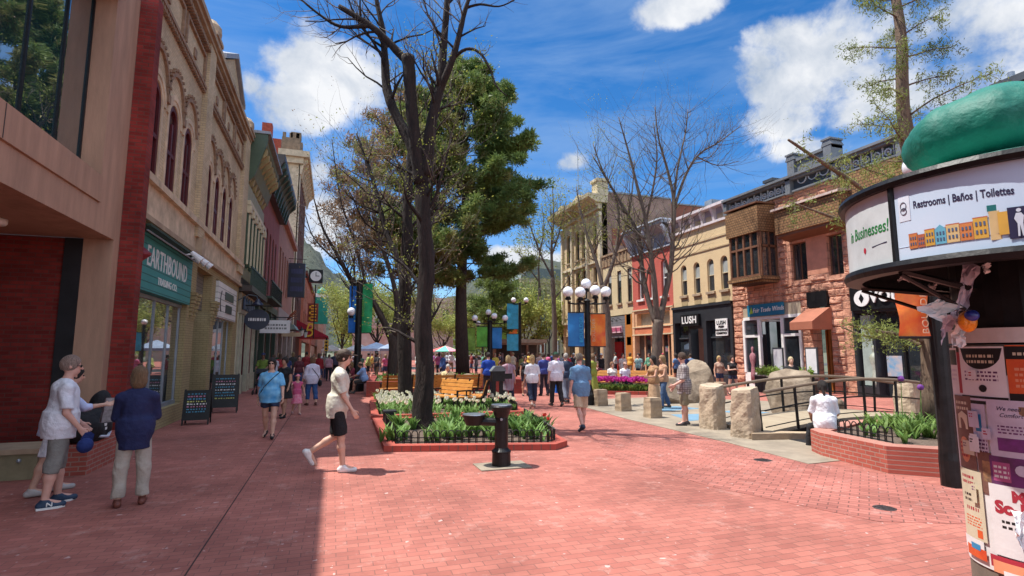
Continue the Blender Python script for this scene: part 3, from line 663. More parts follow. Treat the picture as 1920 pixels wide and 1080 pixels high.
mb = MB(FL); mb.box(39.6,54,-12,-.5,11,11.2); mb.build('roof', M['dkgrey'], b)
# -- tall tower block
b = thing('tall_stone_building', 'tall brown building with pale stone corner, big cornice and red brick side parapet', 'building', (-3.8, 60, 0))
mb = MB(FL)
hs_ = [(56.6+2.5*i, 57.7+2.5*i) for i in range(5)]
for z0, z1 in ((4.5,8.2),(8.2,11.9),(11.9,15.6),(15.6,19.0)): mb.wall(55.0,69,z0,z1,[(a,c_,z0+.9,z1-.6) for a, c_ in hs_],-.6,0)
mb.box(55,69,-.6,0,0,4.5); mb.box(55,69,-.6,0,19,20.2); mb.build('street_wall', M['brownbrick'], b)
for z0, z1 in ((4.5,8.2),(8.2,11.9),(11.9,15.6),(15.6,19.0)):
    for a, c_ in hs_: window(FL, b, a, c_, z0+.9, z1-.6, 0, .3, 'glass', 'dkbrown', mull=0, trans=[.5])
mb = MB(FL); mb.box(54.9,55.0,-1.25,.1,0,20.2); mb.box(54.9,56.3,.0,.12,0,20.2); mb.build('stone_corner', M['stone'], b)
mb = MB(FL); mb.box(54.5,69.3,-1.6,.4,20.2,20.8); mb.box(54.2,69.6,-1.9,.95,20.8,21.4)
for i in range(10): bracket(mb, 55+1.5*i, .1, 20.8, 1.6, .7, .4)
mb.build('cornice', M['stone'], b)
mb = MB(FL); mb.box(55,69,-1.7,0,21.4,22.9)
for i in range(6): mb.box(55+2.6*i, 55.8+2.6*i, -.9, .05, 22.9, 23.5)
for i in range(3): mb.box(55.0, 55.3, -1.65+.62*i, -1.35+.62*i, 22.9, 23.4)
mb.build('parapet', mat('brown_stone', (.25,.17,.11), .85, var=.2), b)
mb = MB(FL); mb.box(55.02,55.5,-16,-1.25,0,22.6); mb.build('side_wall', mat('patched_side_wall', (.36,.28,.24), .9, col2=(.28,.14,.11), scale=.5), b)
mb = MB(FL); mb.box(54.95,55.01,-16,-1.75,19.0,22.6); mb.box(54.7,55.6,-3.5,-2.6,0,24.0); mb.build('brick_chimney', mat('bright_red_brick', (.38,.07,.04), .9, var=.2, scale=6), b)
mb = MB(FL); mb.box(55,69,-16,-.6,20.9,21.2); mb.build('roof', M['dkgrey'], b)
# beyond the tower
def simple_block(name, label, F, y0, y1, h, depth, m, floors=3, wins=4, wm='glass', fm='white', cor=None, shop=True, side=None):
    b = thing(name, label, 'building', F((y0+y1)/2, 0, 0))
    mb = MB(F); fh = (h-4.5)/floors; ww = (y1-y0)/wins
    for k in range(floors):
        z0 = 4.2+fh*k; mb.wall(y0, y1, z0, z0+fh, [(y0+ww*(i+.3), y0+ww*(i+.7), z0+.25*fh, z0+.8*fh) for i in range(wins)], -.5, 0)
    mb.box(y0, y1, -.5, 0, 4.2+fh*floors, h); mb.wall(y0, y1, 0, 4.2, [(y0+.6, y1-.6, .3, 3.2)], -.5, 0)
    mb.build('street_wall', m, b)
    for k in range(floors):
        z0 = 4.2+fh*k
        for i in range(wins): window(F, b, y0+ww*(i+.3), y0+ww*(i+.7), z0+.25*fh, z0+.8*fh, 0, .2, wm, fm, mull=0, trans=[.5])
    MB(F).box(y0+.6, y1-.6, -.4, -.35, .3, 3.2).build('display_window', M['glass'], b)
    MB(F).box(y0, y1, -.5, .35, h, h+.4).build('cornice', cor or M['stone'], b)
    mb = MB(F); mb.box(y0, y0+.4, -depth, -.5, 0, h); mb.box(y1-.4, y1, -depth, -.5, 0, h); mb.box(y0+.4, y1-.4, -depth, -.5, h-.5, h-.3); mb.build('side_walls', side or m, b)
    return b
simple_block('brick_store_building', 'orange brick building beyond the tower with a hanging clock before it', FL, 74, 100, 12.0, 12, M['orangebrick'], 2, 6, cor=M['brownbrick'])
simple_block('brick_store_building', 'red brick block beyond the orange building with a green vertical sign', FL, 104, 150, 12.5, 12, M['sidered'], 3, 8)
simple_block('brick_store_building', 'far pinkish building closing the left row of shops', Frame(-2.6,1), 158, 215, 16.0, 12, mat('pink_brick', (.42,.20,.15), .9, scale=1), 4, 9)
# hanging signs on the left
def hang(name, label, cat, y, w0, w1, z0, z1, m, t=.08, oval=False, armz=None, lm=None, rows=2):
    """board hung at right angles to the facade on an arm"""
    r = thing(name, label, cat, FL(y, (w0+w1)/2, z0))
    mb = MB(FL)
    if oval:
        cy_, cz = (w0+w1)/2, (z0+z1)/2; P = [(cy_+(w1-w0)/2*math.cos(2*math.pi*i/24), cz+(z1-z0)/2*math.sin(2*math.pi*i/24)) for i in range(24)]
        mb.prism(P, y-t/2, y+t/2, 'u')
    else: mb.box(y-t/2, y+t/2, w0, w1, z0, z1)
    bd = mb.build('sign_board', m, r)
    az = armz or z1+.15
    MB(FL).tube((y,0,az),(y,w1+.05,az),.025).tube((y,w0+.1,az),(y,w0+.1,z1-.02),.012).tube((y,w1-.1,az),(y,w1-.1,z1-.02),.012).build('arm', M['black'], r)
    if lm is not None:
        mb = MB(FL); rr = random.Random(int(y*10))
        for k in range(rows):
            zc = z0+(z1-z0)*(.5+(k-(rows-1)/2)*.26); x = w0+(w1-w0)*.16
            while x < w0+(w1-w0)*.82:
                l = rr.uniform(.03,.07)*(w1-w0)*1.2; mb.box(y-t/2-.006, y-t/2-.001, x, x+l, zc-.07*(z1-z0), zc+.07*(z1-z0)); x += l+.03*(w1-w0)
        mb.build('sign_lettering', lm, bd)
    return r
hang('hanging_sign', 'round navy sign with pale script hung outside the second shop', 'hanging sign', 25.5, .15, 1.15, 2.75, 3.65, M['navy'], oval=True, lm=M['whitepaper'], rows=1)
hang('hanging_sign', 'white rectangular sign hung over the walk beyond the round navy sign', 'hanging sign', 29.5, .3, 1.7, 2.75, 3.4, M['whitepaper'], lm=mat('grey_ink', (.2,.2,.2), .7), rows=2)
hang('blade_sign', 'tall navy box sign projecting high from the salmon building', 'blade sign', 48.5, .05, 1.35, 6.4, 9.3, M['navy'], .5, lm=mat('faded_blue_print', (.05,.06,.16), .6), rows=3, armz=9.7)
hang('hanging_sign', 'small cream sign hung below the grey green awning', 'hanging sign', 41.5, .3, 1.6, 2.9, 3.2, M['cream'])
r = thing('street_clock', 'square black clock with white round face hung beyond the navy box sign', 'clock', FL(60,1.8,0))
MB(FL).box(59.7,60.3,1.15,2.55,9.1,10.5).build('clock_case', M['black'], r)
mb = MB(FrameY(59.7)); mb.lathe([(.68,0),(.68,.01)], (0,0,0), 24) if False else None
c = FL(59.69,1.85,9.8); mb = MB(); P = [(c[0]+.55*math.cos(2*math.pi*i/28), c[2]+.55*math.sin(2*math.pi*i/28)) for i in range(28)]
mb.F = lambda u, w, z: (u, 59.69-w, z); mb.prism(P, 0, .03); fc = mb.build('clock_face', M['white'], r)
mb = MB(lambda u, w, z: (u, 59.65-w, z)); mb.box(c[0]-.03, c[0]+.03, 0, .01, c[2]-.05, c[2]+.42); mb.box(c[0]-.03, c[0]+.35, .011, .02, c[2]-.03, c[2]+.03); mb.build('clock_hands', M['black'], fc)
MB(FL).box(59.9,60.1,0,1.0,9.6,9.8).tube((60,1.85,8.9),(60,1.85,3.2),.06).build('bracket_arm', M['black'], r)
# yellow vertical sign, green sign, red awning
r = thing('vertical_sign', 'yellow lettered vertical sign on the orange brick building', 'vertical sign', FL(80,1.3,0))
MB(FL).box(79.8,80.2,.3,1.7,6.0,8.6).build('sign_board', mat('dark_red_panel',(.2,.03,.02),.5), r)
mb = MB(FL)
for k in range(3): z = 6.15+.8*k; mb.box(79.74,79.79,.5,1.5,z,z+.16); mb.box(79.74,79.79,.5,.75,z,z+.6); mb.box(79.74,79.79,.5,1.4,z+.45,z+.6)
mb.build('sign_lettering', mat('yellow_letters', (.85,.45,.03), .5), r)
r = thing('vertical_sign', 'tall green vertical sign with white cap beyond the yellow one', 'vertical sign', FL(110,2,0))
MB(FL).box(109.8,110.2,.3,2.7,7.2,12.4).build('sign_board', mat('green_sign', (.0,.26,.19), .5), r)
MB(FL).box(109.7,110.3,.1,2.9,12.4,13.1).build('sign_cap', M['white'], r)
MB(FL).lathe([(1.0,0),(.9,.6),(.3,1.1),(.05,1.3)], (110,1.5,13.1), 12).build('sign_dome', mat('green_dome', (.02,.2,.12), .5), r)
r = thing('red_awning', 'sloping crimson awning with yellow letters over the far left shopfront', 'awning', FL(66,1,3))
MB(FL).prism([(0,5.3),(0,3.4),(3.3,3.4),(3.3,3.55)],62.5,73,'u').build('canopy', mat('crimson_canvas', (.36,.01,.03), .8), r)
text('sign_lettering', 'B', 2.2, (-2.6,62.44,4.1), (1,0,0), (0,0,1), mat('yellow_letters', (.85,.45,.03), .5), r, .02, .8, shear=.3)
# canted street sign cluster of small far lanterns
for i, (y, w) in enumerate(((52,1.1),(57,1.2))):
    r = thing('wall_lantern', ['glass wall lantern with dark cap nearer the salmon building door', 'second glass wall lantern by the tower entrance'][i], 'lantern', FL(y,w,3.6))
    MB(FL).lathe([(.12,-.35),(.22,.1),(.22,.15),(.02,.15)], (y,w,3.6), 6).build('lantern_glass', mat('lantern_glass',(.5,.55,.5),.3), r)
    MB(FL).lathe([(.27,.15),(.05,.4),(.02,.5)], (y,w,3.6), 6).tube((y,0,4.05),(y,w,4.05),.03).build('lantern_cap', M['black'], r)
# ================================================================== RIGHT SIDE
# -- red sandstone building
b = thing('red_sandstone_building', 'rough red sandstone building with ornate grey parapet and wooden box bay', 'building', (20.7, 18.5, 0))
M['redstone'] = None
def redstone():
    m = brickmat('rough_red_sandstone', (.64,.325,.215), (.55,.26,.165), (.38,.19,.13), .62, .33, .022, wear=.5, wearcol=(.70,.42,.29), stain=.35, bump=1)
    nt = m.node_tree; N = nt.nodes; L = nt.links; b_ = N['Principled BSDF']; bp0 = b_.inputs['Normal'].links[0].from_node
    g = N.new('ShaderNodeNewGeometry'); n = N.new('ShaderNodeTexNoise'); n.inputs['Scale'].default_value = 3.2; n.inputs['Detail'].default_value = 6; L.new(g.outputs['Position'], n.inputs['Vector'])
    bp = N.new('ShaderNodeBump'); bp.inputs['Strength'].default_value = 1; bp.inputs['Distance'].default_value = .14; L.new(n.outputs['Fac'], bp.inputs['Height']); L.new(bp0.outputs[0], bp.inputs['Normal'])
    bp0.inputs['Distance'].default_value = .05; L.new(bp.outputs[0], b_.inputs['Normal'])
    return m
M['redstone'] = redstone()
M['redstonesmooth'] = mat('dressed_red_sandstone', (.56,.25,.155), .85, var=.12, scale=2, bump=.3, bscale=20)
mb = MB(FR)
def rock(y0, y1, z0, z1, step=.33, bw=.62):
    """courses of rock faced blocks standing proud of the wall"""
    rr = random.Random(int(y0*100+z0*10)); z = z0; k = 0
    while z < z1-.05:
        zz = min(z+step, z1); y = y0; k += 1
        while y < y1-.02:
            w_ = min(bw*rr.uniform(.7,1.25), y1-y)
            if y1-(y+w_) < .15: w_ = y1-y
            d = rr.uniform(.02,.085); e = .05
            A = [mb.F(y+.008, 0, z+.008), mb.F(y+w_-.008, 0, z+.008), mb.F(y+w_-.008, 0, zz-.008), mb.F(y+.008, 0, zz-.008)]
            nx, nz = 4, 3; Vv = list(A); Fc = []
            G_ = []
            for j in range(nz):
                for i in range(nx):
                    G_.append(mb.F(y+e+(w_-2*e)*i/(nx-1), d*rr.uniform(.45,1.3), z+e+(zz-z-2*e)*j/(nz-1)))
            Vv += G_
            def g(i, j): return 4+j*nx+i
            for j in range(nz-1):
                for i in range(nx-1): Fc.append((g(i,j), g(i+1,j), g(i+1,j+1), g(i,j+1)))
            Fc.append(tuple([0,1]+[g(i,0) for i in range(nx-1,-1,-1)])); Fc.append(tuple([2,3]+[g(i,nz-1) for i in range(nx)]))
            Fc.append(tuple([1,2]+[g(nx-1,j) for j in range(nz-1,-1,-1)])); Fc.append(tuple([3,0]+[g(0,j) for j in range(nz)]))
            mb._add(Vv, Fc); y += w_
        z = zz
mb.wall(16.7,23.75,4.2,9.4,[(16.95,17.7,5.15,6.95),(18.8,19.7,5.15,6.95),(20.6,22.55,5.3,7.8)],-.5,0)
rock(16.72,16.93,4.2,8.9); rock(17.72,18.78,6.95,7.05) if False else None
rock(16.72,20.85,8.75,9.4); rock(16.95,20.85,4.2,5.0); rock(20.9,23.7,4.2,5.1); rock(19.9,20.4,5.0,8.75); rock(22.75,23.7,5.1,8.75); rock(17.85,18.65,5.0,5.3)
# ground floor piers
for y0, y1, z1 in ((23.05,23.75,5.1),(18.72,19.3,4.3),(17.1,17.78,4.3)):
    mb.box(y0, y1, -.5, 0, 0, 4.2); rock(y0+.01, y1-.01, .25, z1-.1, .33, .7)
mb.box(17.78,18.72,-.5,-.0,3.95,4.2); mb.box(16.7,17.1,-.5,0,0,4.2)
mb.build('sandstone_wall', M['redstone'], b, recalc=True)
window(FR, b, 16.95,17.7,5.15,6.95,0,.2,'glass','redwood',mull=1); window(FR, b, 18.8,19.7,5.15,6.95,0,.2,'glass','redwood',mull=1)
MB(FR).box(17.72,18.78,.0,.02,5.3,7.1).build('plain_stone_panel', M['redstonesmooth'], b)
# shingled boxes
mb = MB(FR); mb.prism([(0.02,7.15),(.8,7.35),(.8,8.45),(0.02,8.6)],16.3,19.75,'u'); hb = mb.build('shingle_hood', M['shingle'], b)
mb = MB(FR); mb.prism([(0.0,8.62),(.95,8.48),(.95,8.58),(0.0,8.9)],16.2,19.85,'u'); mb.build('stone_coping', mat('pale_pink_stone', (.55,.42,.36), .8), hb)
MB(FR).prism([(0.02,7.05),(.72,7.22),(.72,7.34),(0.02,7.14)],16.35,19.7,'u').build('soffit_trim', M['redwood'], hb)
mb = MB(FR); mb.prism([(0.02,7.72),(1.15,7.72),(1.15,9.0),(0.02,9.12)],20.45,22.7,'u'); hb = mb.build('shingle_bay_head', M['shingle'], b)
MB(FR).box(20.4,22.75,0.02,1.2,9.121,9.2).build('bay_coping', M['redwood'], hb)
bay = MB(FR).box(20.55,22.6,0.02,.98,5.5,7.71).build('bay_window', M['glass'], b)
mb = MB(FR)
for y in (20.6,21.1,21.6,22.1,22.55): mb.box(y-.05,y+.05,.981,1.06,5.5,7.71)
mb.box(20.54,22.61,.982,1.05,6.95,7.05); mb.box(20.54,22.61,.982,1.07,5.5,5.62)
for w_ in (.05,.5,.98): mb.box(20.47,20.549,w_-.05,w_+.05,5.5,7.71)
mb.box(20.47,20.549,.03,.98,6.95,7.05)
mb.build('bay_frame', M['redwood'], bay)
MB(FR).box(20.4,22.7,0.02,1.18,5.32,5.5).box(20.5,22.6,.02,1.0,5.2,5.319).build('bay_sill', M['shingle'], bay)
mb = MB(FR); mb.box(12.0,16.7,-.5,.2,7.2,9.4); mb.build('shingle_upper_wall', M['shingle'], b)
mb = MB(FR); mb.box(12.0,16.7,-.5,0,4.2,7.2); mb.build('brown_upper_wall', M['redstonesmooth'], b)
# ornate parapet
mb = MB(FR); mb.box(12.0,23.75,-.5,.05,9.4,10.05); pp = mb.build('parapet', M['dkgrey'], b)
mb = MB(FR); mb.box(12.0,23.8,-.55,.42,10.05,10.16); mb.box(12.0,23.8,-.55,.3,9.95,10.049); mb.box(12.0,23.8,.0,.22,9.36,9.44)
for y in (14.0,16.85,19.35,23.7): mb.box(y-.14,y+.14,.0,.3,9.3,10.04)
mb.build('parapet_moulding', mat('grey_iron', (.16,.17,.18), .5), pp)
mb = MB(FR); y = 12.1
while y < 23.5:
    if not (16.8 < y < 19.4):
        mb.archband(y+.17, 9.68, .10, .155, .05, .12, 10, a0=0, a1=360)
        mb.box(y+.36,y+.40,.05,.13,9.5,9.93); mb.ball((y+.17,.09,9.68),.05,8,5)
    y += .46
for i in range(3): mb.archband(17.5+.6*i, 9.92, .22, .26, .05, .1, 8, a0=180, a1=360)
mb.build('cast_ornament', mat('pale_grey_ornament', (.50,.52,.54), .5), pp)
mb = MB(FR); mb.box(17.0,19.2,-.35,.15,10.16,10.75); mb.box(16.9,19.3,-.4,.25,10.75,10.88)
for y in (17.1,19.1): mb.box(y-.2,y+.2,-.4,.3,10.16,10.88); mb.prism([(y-.28,10.88),(y+.28,10.88),(y+.16,11.12),(y-.16,11.12)],-.4,.32); mb.box(y-.24,y+.24,-.42,.36,11.12,11.2)
mb.build('parapet_crest', mat('grey_iron', (.16,.17,.18), .5), pp)
MB(FR).box(11.9,23.7,-14,-.5,9.3,9.5).build('roof', M['dkgrey'], b)
# fair trade shopfront: white angled windows and recessed teal door
sf = MB(FR)
sf.box(19.3,23.05,-.5,0,3.45,3.6); sf.box(21.9,23.05,-.1,0.02,0,.75); sf.box(19.3,20.45,-.1,0.02,0,.75)
for y in (23.0,21.95,20.45,19.4): sf.box(y-.07,y+.07,-.1,.05,.75,3.45)
sf.box(21.9,23.05,-.08,.03,2.55,2.68); sf.box(19.3,20.45,-.08,.03,2.55,2.68)
sf.box(21.5,21.6,-1.2,-1.1,0,3.45); sf.prism([(21.9,-.08),(22.0,-.08),(21.65,-1.1),(21.55,-1.1)],0,.75,'z')
sf.prism([(21.9,-.08),(21.98,-.08),(21.66,-1.1),(21.58,-1.1)],2.55,2.68,'z'); sf.prism([(21.9,-.08),(21.98,-.08),(21.66,-1.1),(21.58,-1.1)],3.35,3.45,'z')
w1 = sf.build('shopfront', M['white'], b)
mb = MB(FR); mb.box(22.0,22.95,-.06,-.03,.76,2.54); mb.box(22.0,22.95,-.06,-.03,2.69,3.44); mb.box(19.45,20.4,-.06,-.03,.76,2.54); mb.box(19.45,20.4,-.06,-.03,2.69,3.44)
mb.prism([(21.88,-.14),(21.92,-.14),(21.62,-1.08),(21.58,-1.08)],.76,3.34,'z'); mb.build('display_window', M['glass'], w1)
dr = MB(FR).box(20.6,21.45,-1.18,-1.12,0,2.5).build('door', mat('teal_door', (.03,.30,.33), .45), b)
MB(FR).box(20.87,21.38,-1.115,-1.10,.9,2.3).build('door_pane', M['glass'], dr)
MB(FR).box(20.78,21.45,-1.1,-1.05,2.0,2.45).build('small_hanging_sign', mat('teal_door', (.03,.30,.33), .45), dr)
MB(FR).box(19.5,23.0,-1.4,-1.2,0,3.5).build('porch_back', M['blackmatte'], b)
MB(FR).box(19.3,23.05,-.5,-.02,3.6,4.2).build('beige_fascia', mat('beige_panel', (.42,.34,.24), .7), b)
sg = MB(FR).box(20.25,22.6,.02,.1,3.62,4.22).build('shop_sign', mat('teal_sign', (.02,.21,.32), .4, col2=(.015,.10,.20), scale=.8), b)
text('sign_lettering', 'Fair Trade Winds', .33, (20.585,21.2,3.92), (0,-1,0.02), (0,0,1), M['white'], sg, .01, .8, shear=.25)
mb = MB(FR); mb.prism([(22.45,3.75),(22.2,3.78),(22.3,4.12)],.105,.12); mb.build('leaf_emblem', mat('lime_green', (.35,.55,.05), .5), sg)
md = MB(FR); md.lathe([(.1,0),(.12,.35),(.2,.7),(.14,.9),(.1,1.15),(.16,1.35),(.12,1.5),(.05,1.6)], (22.5,-.05,.9), 10, .9, .35) if False else None
# restaurant doorway with copper awning
aw = MB(FR); aw.prism([(0.05,3.75),(.15,3.75),(1.2,3.12),(1.2,2.78),(.05,2.78)],17.65,18.85,'u'); aw.build('awning', mat('copper_canvas', (.36,.125,.07), .7, var=.08), b)
MB(FR).box(17.75,18.8,-.1,.17,3.8,4.5).build('dark_sign_panel', M['black'], b)
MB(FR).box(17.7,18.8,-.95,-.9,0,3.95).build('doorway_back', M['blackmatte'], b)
dr = MB(FR).box(17.8,18.35,-.8,-.74,0,2.6).build('door', M['redwood'], b); MB(FR).box(17.87,18.28,-.739,-.72,.6,2.45).build('door_pane', M['glass'], dr)
MB(FR).box(18.38,18.46,-.8,-.6,0,2.8).box(18.55,18.62,-.8,-.6,0,2.8).build('door_jamb', M['orangewood'], b)
# surf shopfront
mb = MB(FR); mb.wall(12.4,16.7,0,4.5,[(12.8,13.75,.4,3.4),(13.9,15.75,.0,3.4),(15.85,16.6,.4,3.4)],-.4,.06); sf = mb.build('dark_shopfront', M['charcoal'], b)
mb = MB(FR); mb.box(12.8,13.75,-.25,-.2,.4,3.4); mb.box(13.9,15.75,-.35,-.3,0,3.4); mb.box(15.85,16.6,-.25,-.2,.4,3.4); mb.build('display_window', M['glass'], sf)
mb = MB(FR); mb.box(14.78,14.86,-.29,-.2,0,3.4); mb.box(13.9,15.75,-.29,-.2,2.5,2.58); mb.build('window_frame', M['black'], sf)
MB(FR).box(16.05,16.5,-.19,-.15,.45,3.3).build('pale_curtain', mat('pale_curtain', (.35,.42,.38), .8), sf)
MB(FR).box(15.0,15.6,-.29,-.27,.85,1.65).build('shirt_poster', mat('shirt_poster', (.55,.42,.34), .7, col2=(.10,.30,.50), scale=3.5), sf)
sg = MB(FR).box(12.6,16.65,.06,.16,3.5,4.45).build('shop_sign', M['black'], b)
text('sign_lettering', 'VOLCOM', .62, (20.5,14.45,3.98), (0,-1,0), (0,0,1), M['white'], sg, .03, .95, off=.02)
P = MB(FR); P.lathe([(.001,0),(.30,0),(.30,.05),(.001,.05)], (0,0,0), 3) if False else None
c = FR(16.1,.17,3.98); mb = MB(lambda u, w, z: (c[0]-w, c[1]+u, c[2]+z)); n_ = 22
mb.prism([(.33*math.cos(2*math.pi*i/n_), .33*math.sin(2*math.pi*i/n_)) for i in range(n_)], 0, .04); em = mb.build('round_emblem', M['white'], sg)
mb = MB(lambda u, w, z: (c[0]-w, c[1]+u, c[2]+z)); mb.prism([(0,.2),(.11,0),(0,-.2),(-.11,0)], .041, .05); mb.build('emblem_stone', M['black'], em)
# mannequins in the shop windows
def mannequin(label, y, w, mtl, h=1.55, parent=None):
    r = MB(FR); r.lathe([(.02,0),(.16,.02),(.17,.35),(.11,.7),(.10,.85),(.17,1.05),(.20,1.3),(.12,1.42),(.05,1.46),(.055,1.52),(.08,1.62),(.07,1.74),(.01,1.78)], (y,w,.3), 12, 1, .6)
    o = r.build('mannequin', mtl, loc=FR(y,w,.3), smooth=True); props(o, label, 'mannequin')
mannequin('mannequin in a plum dress in the white shop window', 22.5, .13-.16+.03, mat('plum_cloth', (.22,.06,.10), .8, col2=(.4,.2,.2), scale=14))
mannequin('mannequin in pale shirt and shorts in the surf shop window', 15.98, -.1, mat('pale_cloth', (.5,.55,.5), .8, col2=(.2,.2,.12), scale=3))
# -- cream building with arched windows and black shopfront
b = thing('cream_arched_building', 'cream building with four arched windows over a black soap shop front', 'building', (20.7, 26.4, 0))
wc = [24.3,25.45,26.7,27.95]
mb = MB(FR); mb.wall(23.75,29.1,4.6,8.4,[(c-.29,c+.29,5.28,7.2,.29) for c in wc],-.5,0); mb.box(23.75,29.1,-.5,0,8.4,9.2)
mb.build('upper_wall', M['creamwall'], b)
mb = MB(FR); mb.box(23.75,29.1,0,.05,8.35,8.45); mb.box(23.75,29.1,0,.05,7.75,7.82); mb.build('wall_bands', mat('cream_trim', (.55,.42,.25), .6), b)
for c in wc: window(FR, b, c-.29,c+.29,5.28,7.2,.29,.13,'glass','cream',sill='sand',mull=0,trans=[.5],blind=.5)
mb = MB(FR)
for c in wc: mb.box(c-.3,c+.3,0.0,.02,4.65,5.1)
mb.build_each('recessed_panel', mat('tan_panels', (.42,.31,.16), .7), b)
mb = MB(FR); mb.box(23.75,29.1,-.5,-.1,9.2,10.1); lv = mb.build('parapet', M['lav'], b)
mb = MB(FR); mb.box(23.75,29.1,-.5,.32,10.1,10.26); mb.box(23.75,29.1,-.1,.14,9.2,9.34); mb.build('parapet_coping', mat('pinkish_white_paint', (.68,.60,.60), .5), lv); mb = MB(FR)
for i in range(6): y = 23.95+i*1.0; mb.prism([(-.1,9.34),(.05,9.34),(.12,9.7),(.3,10.1),(-.1,10.1)],y-.08,y+.08,'u')
mb.build_each('parapet_bracket', mat('pinkish_white_paint', (.68,.60,.60), .5), lv)
mb = MB(FR)
for i in range(5): y = 24.15+i*1.0; mb.box(y,y+.6,-.098,-.06,9.42,9.72)
mb.build_each('vent_slat', M['stoned'], lv)
mb = MB(FR); mb.wall(23.75,29.1,0,4.55,[(23.95,25.9,.5,3.6),(26.2,27.35,0,3.2),(27.55,28.9,.5,3.6)],-.45,.12); mb.box(23.75,29.1,-.3,.2,4.45,4.6)
sf = mb.build('black_shopfront', M['charcoal'], b)
mb = MB(FR); mb.box(23.95,25.9,-.25,-.2,.5,3.6); mb.box(26.2,27.35,-.9,-.85,0,3.2); mb.box(27.55,28.9,-.25,-.2,.5,3.6); mb.build('display_window', M['glass'], sf)
mb = MB(FR); mb.box(23.97,25.88,-.19,-.12,2.6,2.68); mb.box(27.57,28.88,-.19,-.12,2.6,2.68); mb.box(26.74,26.8,-.84,-.8,0,3.2); mb.build('window_frame', M['dkgrey'], sf)
sg = MB(FR).box(26.35,28.05,.12,.3,3.35,4.05).build('shop_sign', M['black'], b); text('sign_lettering', 'LUSH', .6, (20.39,27.2,3.7), (0,-1,0), (0,0,1), M['white'], sg, .02, .95, off=.012)
sg = MB(FR).box(24.05,25.0,.13,.2,2.7,3.65).build('shop_sign', M['white'], b, label='small white square sign beside the black shopfront window')
for t_, z_, s_ in (('LUSH', 3.42, .3), ('FRESH', 3.2,.16), ('HANDMADE', 3.02,.16), ('COSMETICS', 2.84,.15)): text('sign_lettering', t_, s_, (20.49,24.52,z_), (0,-1,0), (0,0,1), M['black'], sg, .004, 1.0, off=.008)
MB(FR).box(23.8,29.0,-14,-.5,9.0,9.2).build('roof', M['dkgrey'], b)
r = thing('rooftop_vent', 'small grey chimney vent on the roof beside the ornate parapet', 'vent', (22.0,22.0,9.4)); MB().box(22.0,22.5,21.8,22.3,9.4,10.9).build('vent_shaft', M['bluegrey'], r); MB().box(21.9,22.6,21.7,22.4,10.9,11.05).build('vent_cap', M['dkgrey'], r)
# -- coral red building
b = thing('coral_building', 'coral red building with tall white framed windows and blue grey cornice', 'building', (20.7, 31.5, 0))
wc = [30.0,31.45,32.9]
mb = MB(FR); mb.wall(29.1,34,4.9,8.4,[(c-.36,c+.36,5.5,7.95,.2) for c in wc],-.5,0); mb.box(29.1,34,-.5,0,8.4,8.8); mb.box(29.1,34,-.5,.04,4.7,4.9); mb.build('upper_wall', M['redwall'], b)
for c in wc: window(FR, b, c-.36,c+.36,5.5,7.95,.2,.2,'glass','white',sill='white',mull=0,trans=[.5],fw=.09,blind=.62)
mb = MB(FR); mb.prism([(-.5,8.8),(.1,8.8),(.1,9.7),(.75,10.2),(.75,10.4),(-.5,10.4)],29.1,34,'u'); cr = mb.build('cornice', M['bluegrey'], b)
mb = MB(FR); mb.box(29.1,34,0,.16,8.72,8.82); mb.box(29.05,34.05,-.5,.85,10.401,10.5)
for y in (29.2,31.5,33.85): mb.prism([(.1,8.9),(.2,8.9),(.7,10.0),(.7,10.2),(.1,10.2)],y-.1,y+.1,'u')
mb.build('cornice_trim', mat('pale_blue_grey', (.50,.56,.62), .5), cr)
mb = MB(FR); mb.wall(29.1,34,3.55,4.7,[(29.5,31.2,3.65,4.5),(31.5,33.5,3.65,4.5)],-.4,.05)
for y in (29.2,31.35,33.85): mb.box(y-.14,y+.14,-.3,.12,0,4.7)
mb.build('shopfront', M['peach'], b)
mb = MB(FR); mb.box(29.1,34,-.3,.08,3.05,3.5); mb.build('orange_band', M['orange'], b); MB(FR).box(29.1,34,-.3,.14,3.5,3.56).box(29.1,34,-.3,.14,4.7,4.78).box(29.1,34,-.3,.14,2.96,3.04).build('cream_trim', M['cream'], b)
w = MB(FR).box(29.2,33.9,-.32,-.28,0.3,3.0).build('display_window', M['glass'], b); mb = MB(FR)
for y in (30.1,30.75,32.1,32.9): mb.box(y-.05,y+.05,-.27,-.2,.3,3.0)
mb.box(29.2,33.9,-.32,-.1,0,.3); mb.build('window_frame', M['peach'], w)
MB(FR).box(29.5,33.5,-.38,-.34,3.65,4.5).build('transom_window', mat('pale_transom', (.42,.45,.38), .4), b)
MB(FR).box(29.1,34,-14,-.5,9.0,9.2).build('roof', M['dkgrey'], b)
# -- tan building
b = thing('tan_building', 'tan brick building with three narrow windows over grey shopfront and pink sign', 'building', (20.7, 36.2, 0))
wc = [34.4,35.9,37.4]
mb = MB(FR); mb.wall(34,38.5,4.6,8.6,[(c-.3,c+.3,5.5,8.0) for c in wc],-.5,0); mb.build('upper_wall', M['tanwall'], b)
for c in wc: window(FR, b, c-.3,c+.3,5.5,8.0,0,.12,'glass','dkbrown',sill='sand',mull=0,trans=[.5],blind=.7)
mb = MB(FR); mb.box(34,38.5,-.5,.06,8.6,9.4)
for i in range(9): mb.box(34.1+.5*i,34.2+.5*i,.06,.12,8.65,9.35)
mb.box(34,38.5,-.5,.16,9.4,9.55); mb.build('parapet', mat('brown_parapet', (.33,.22,.13), .8, var=.2), b)
mb = MB(FR); mb.box(35,38.5,-.4,.08,2.9,4.5); mb.box(35,35.2,-.4,.1,0,2.9); mb.box(38.3,38.5,-.4,.1,0,2.9); mb.build('grey_shopfront', sidingmat('grey_siding', (.17,.17,.18), .2), b)
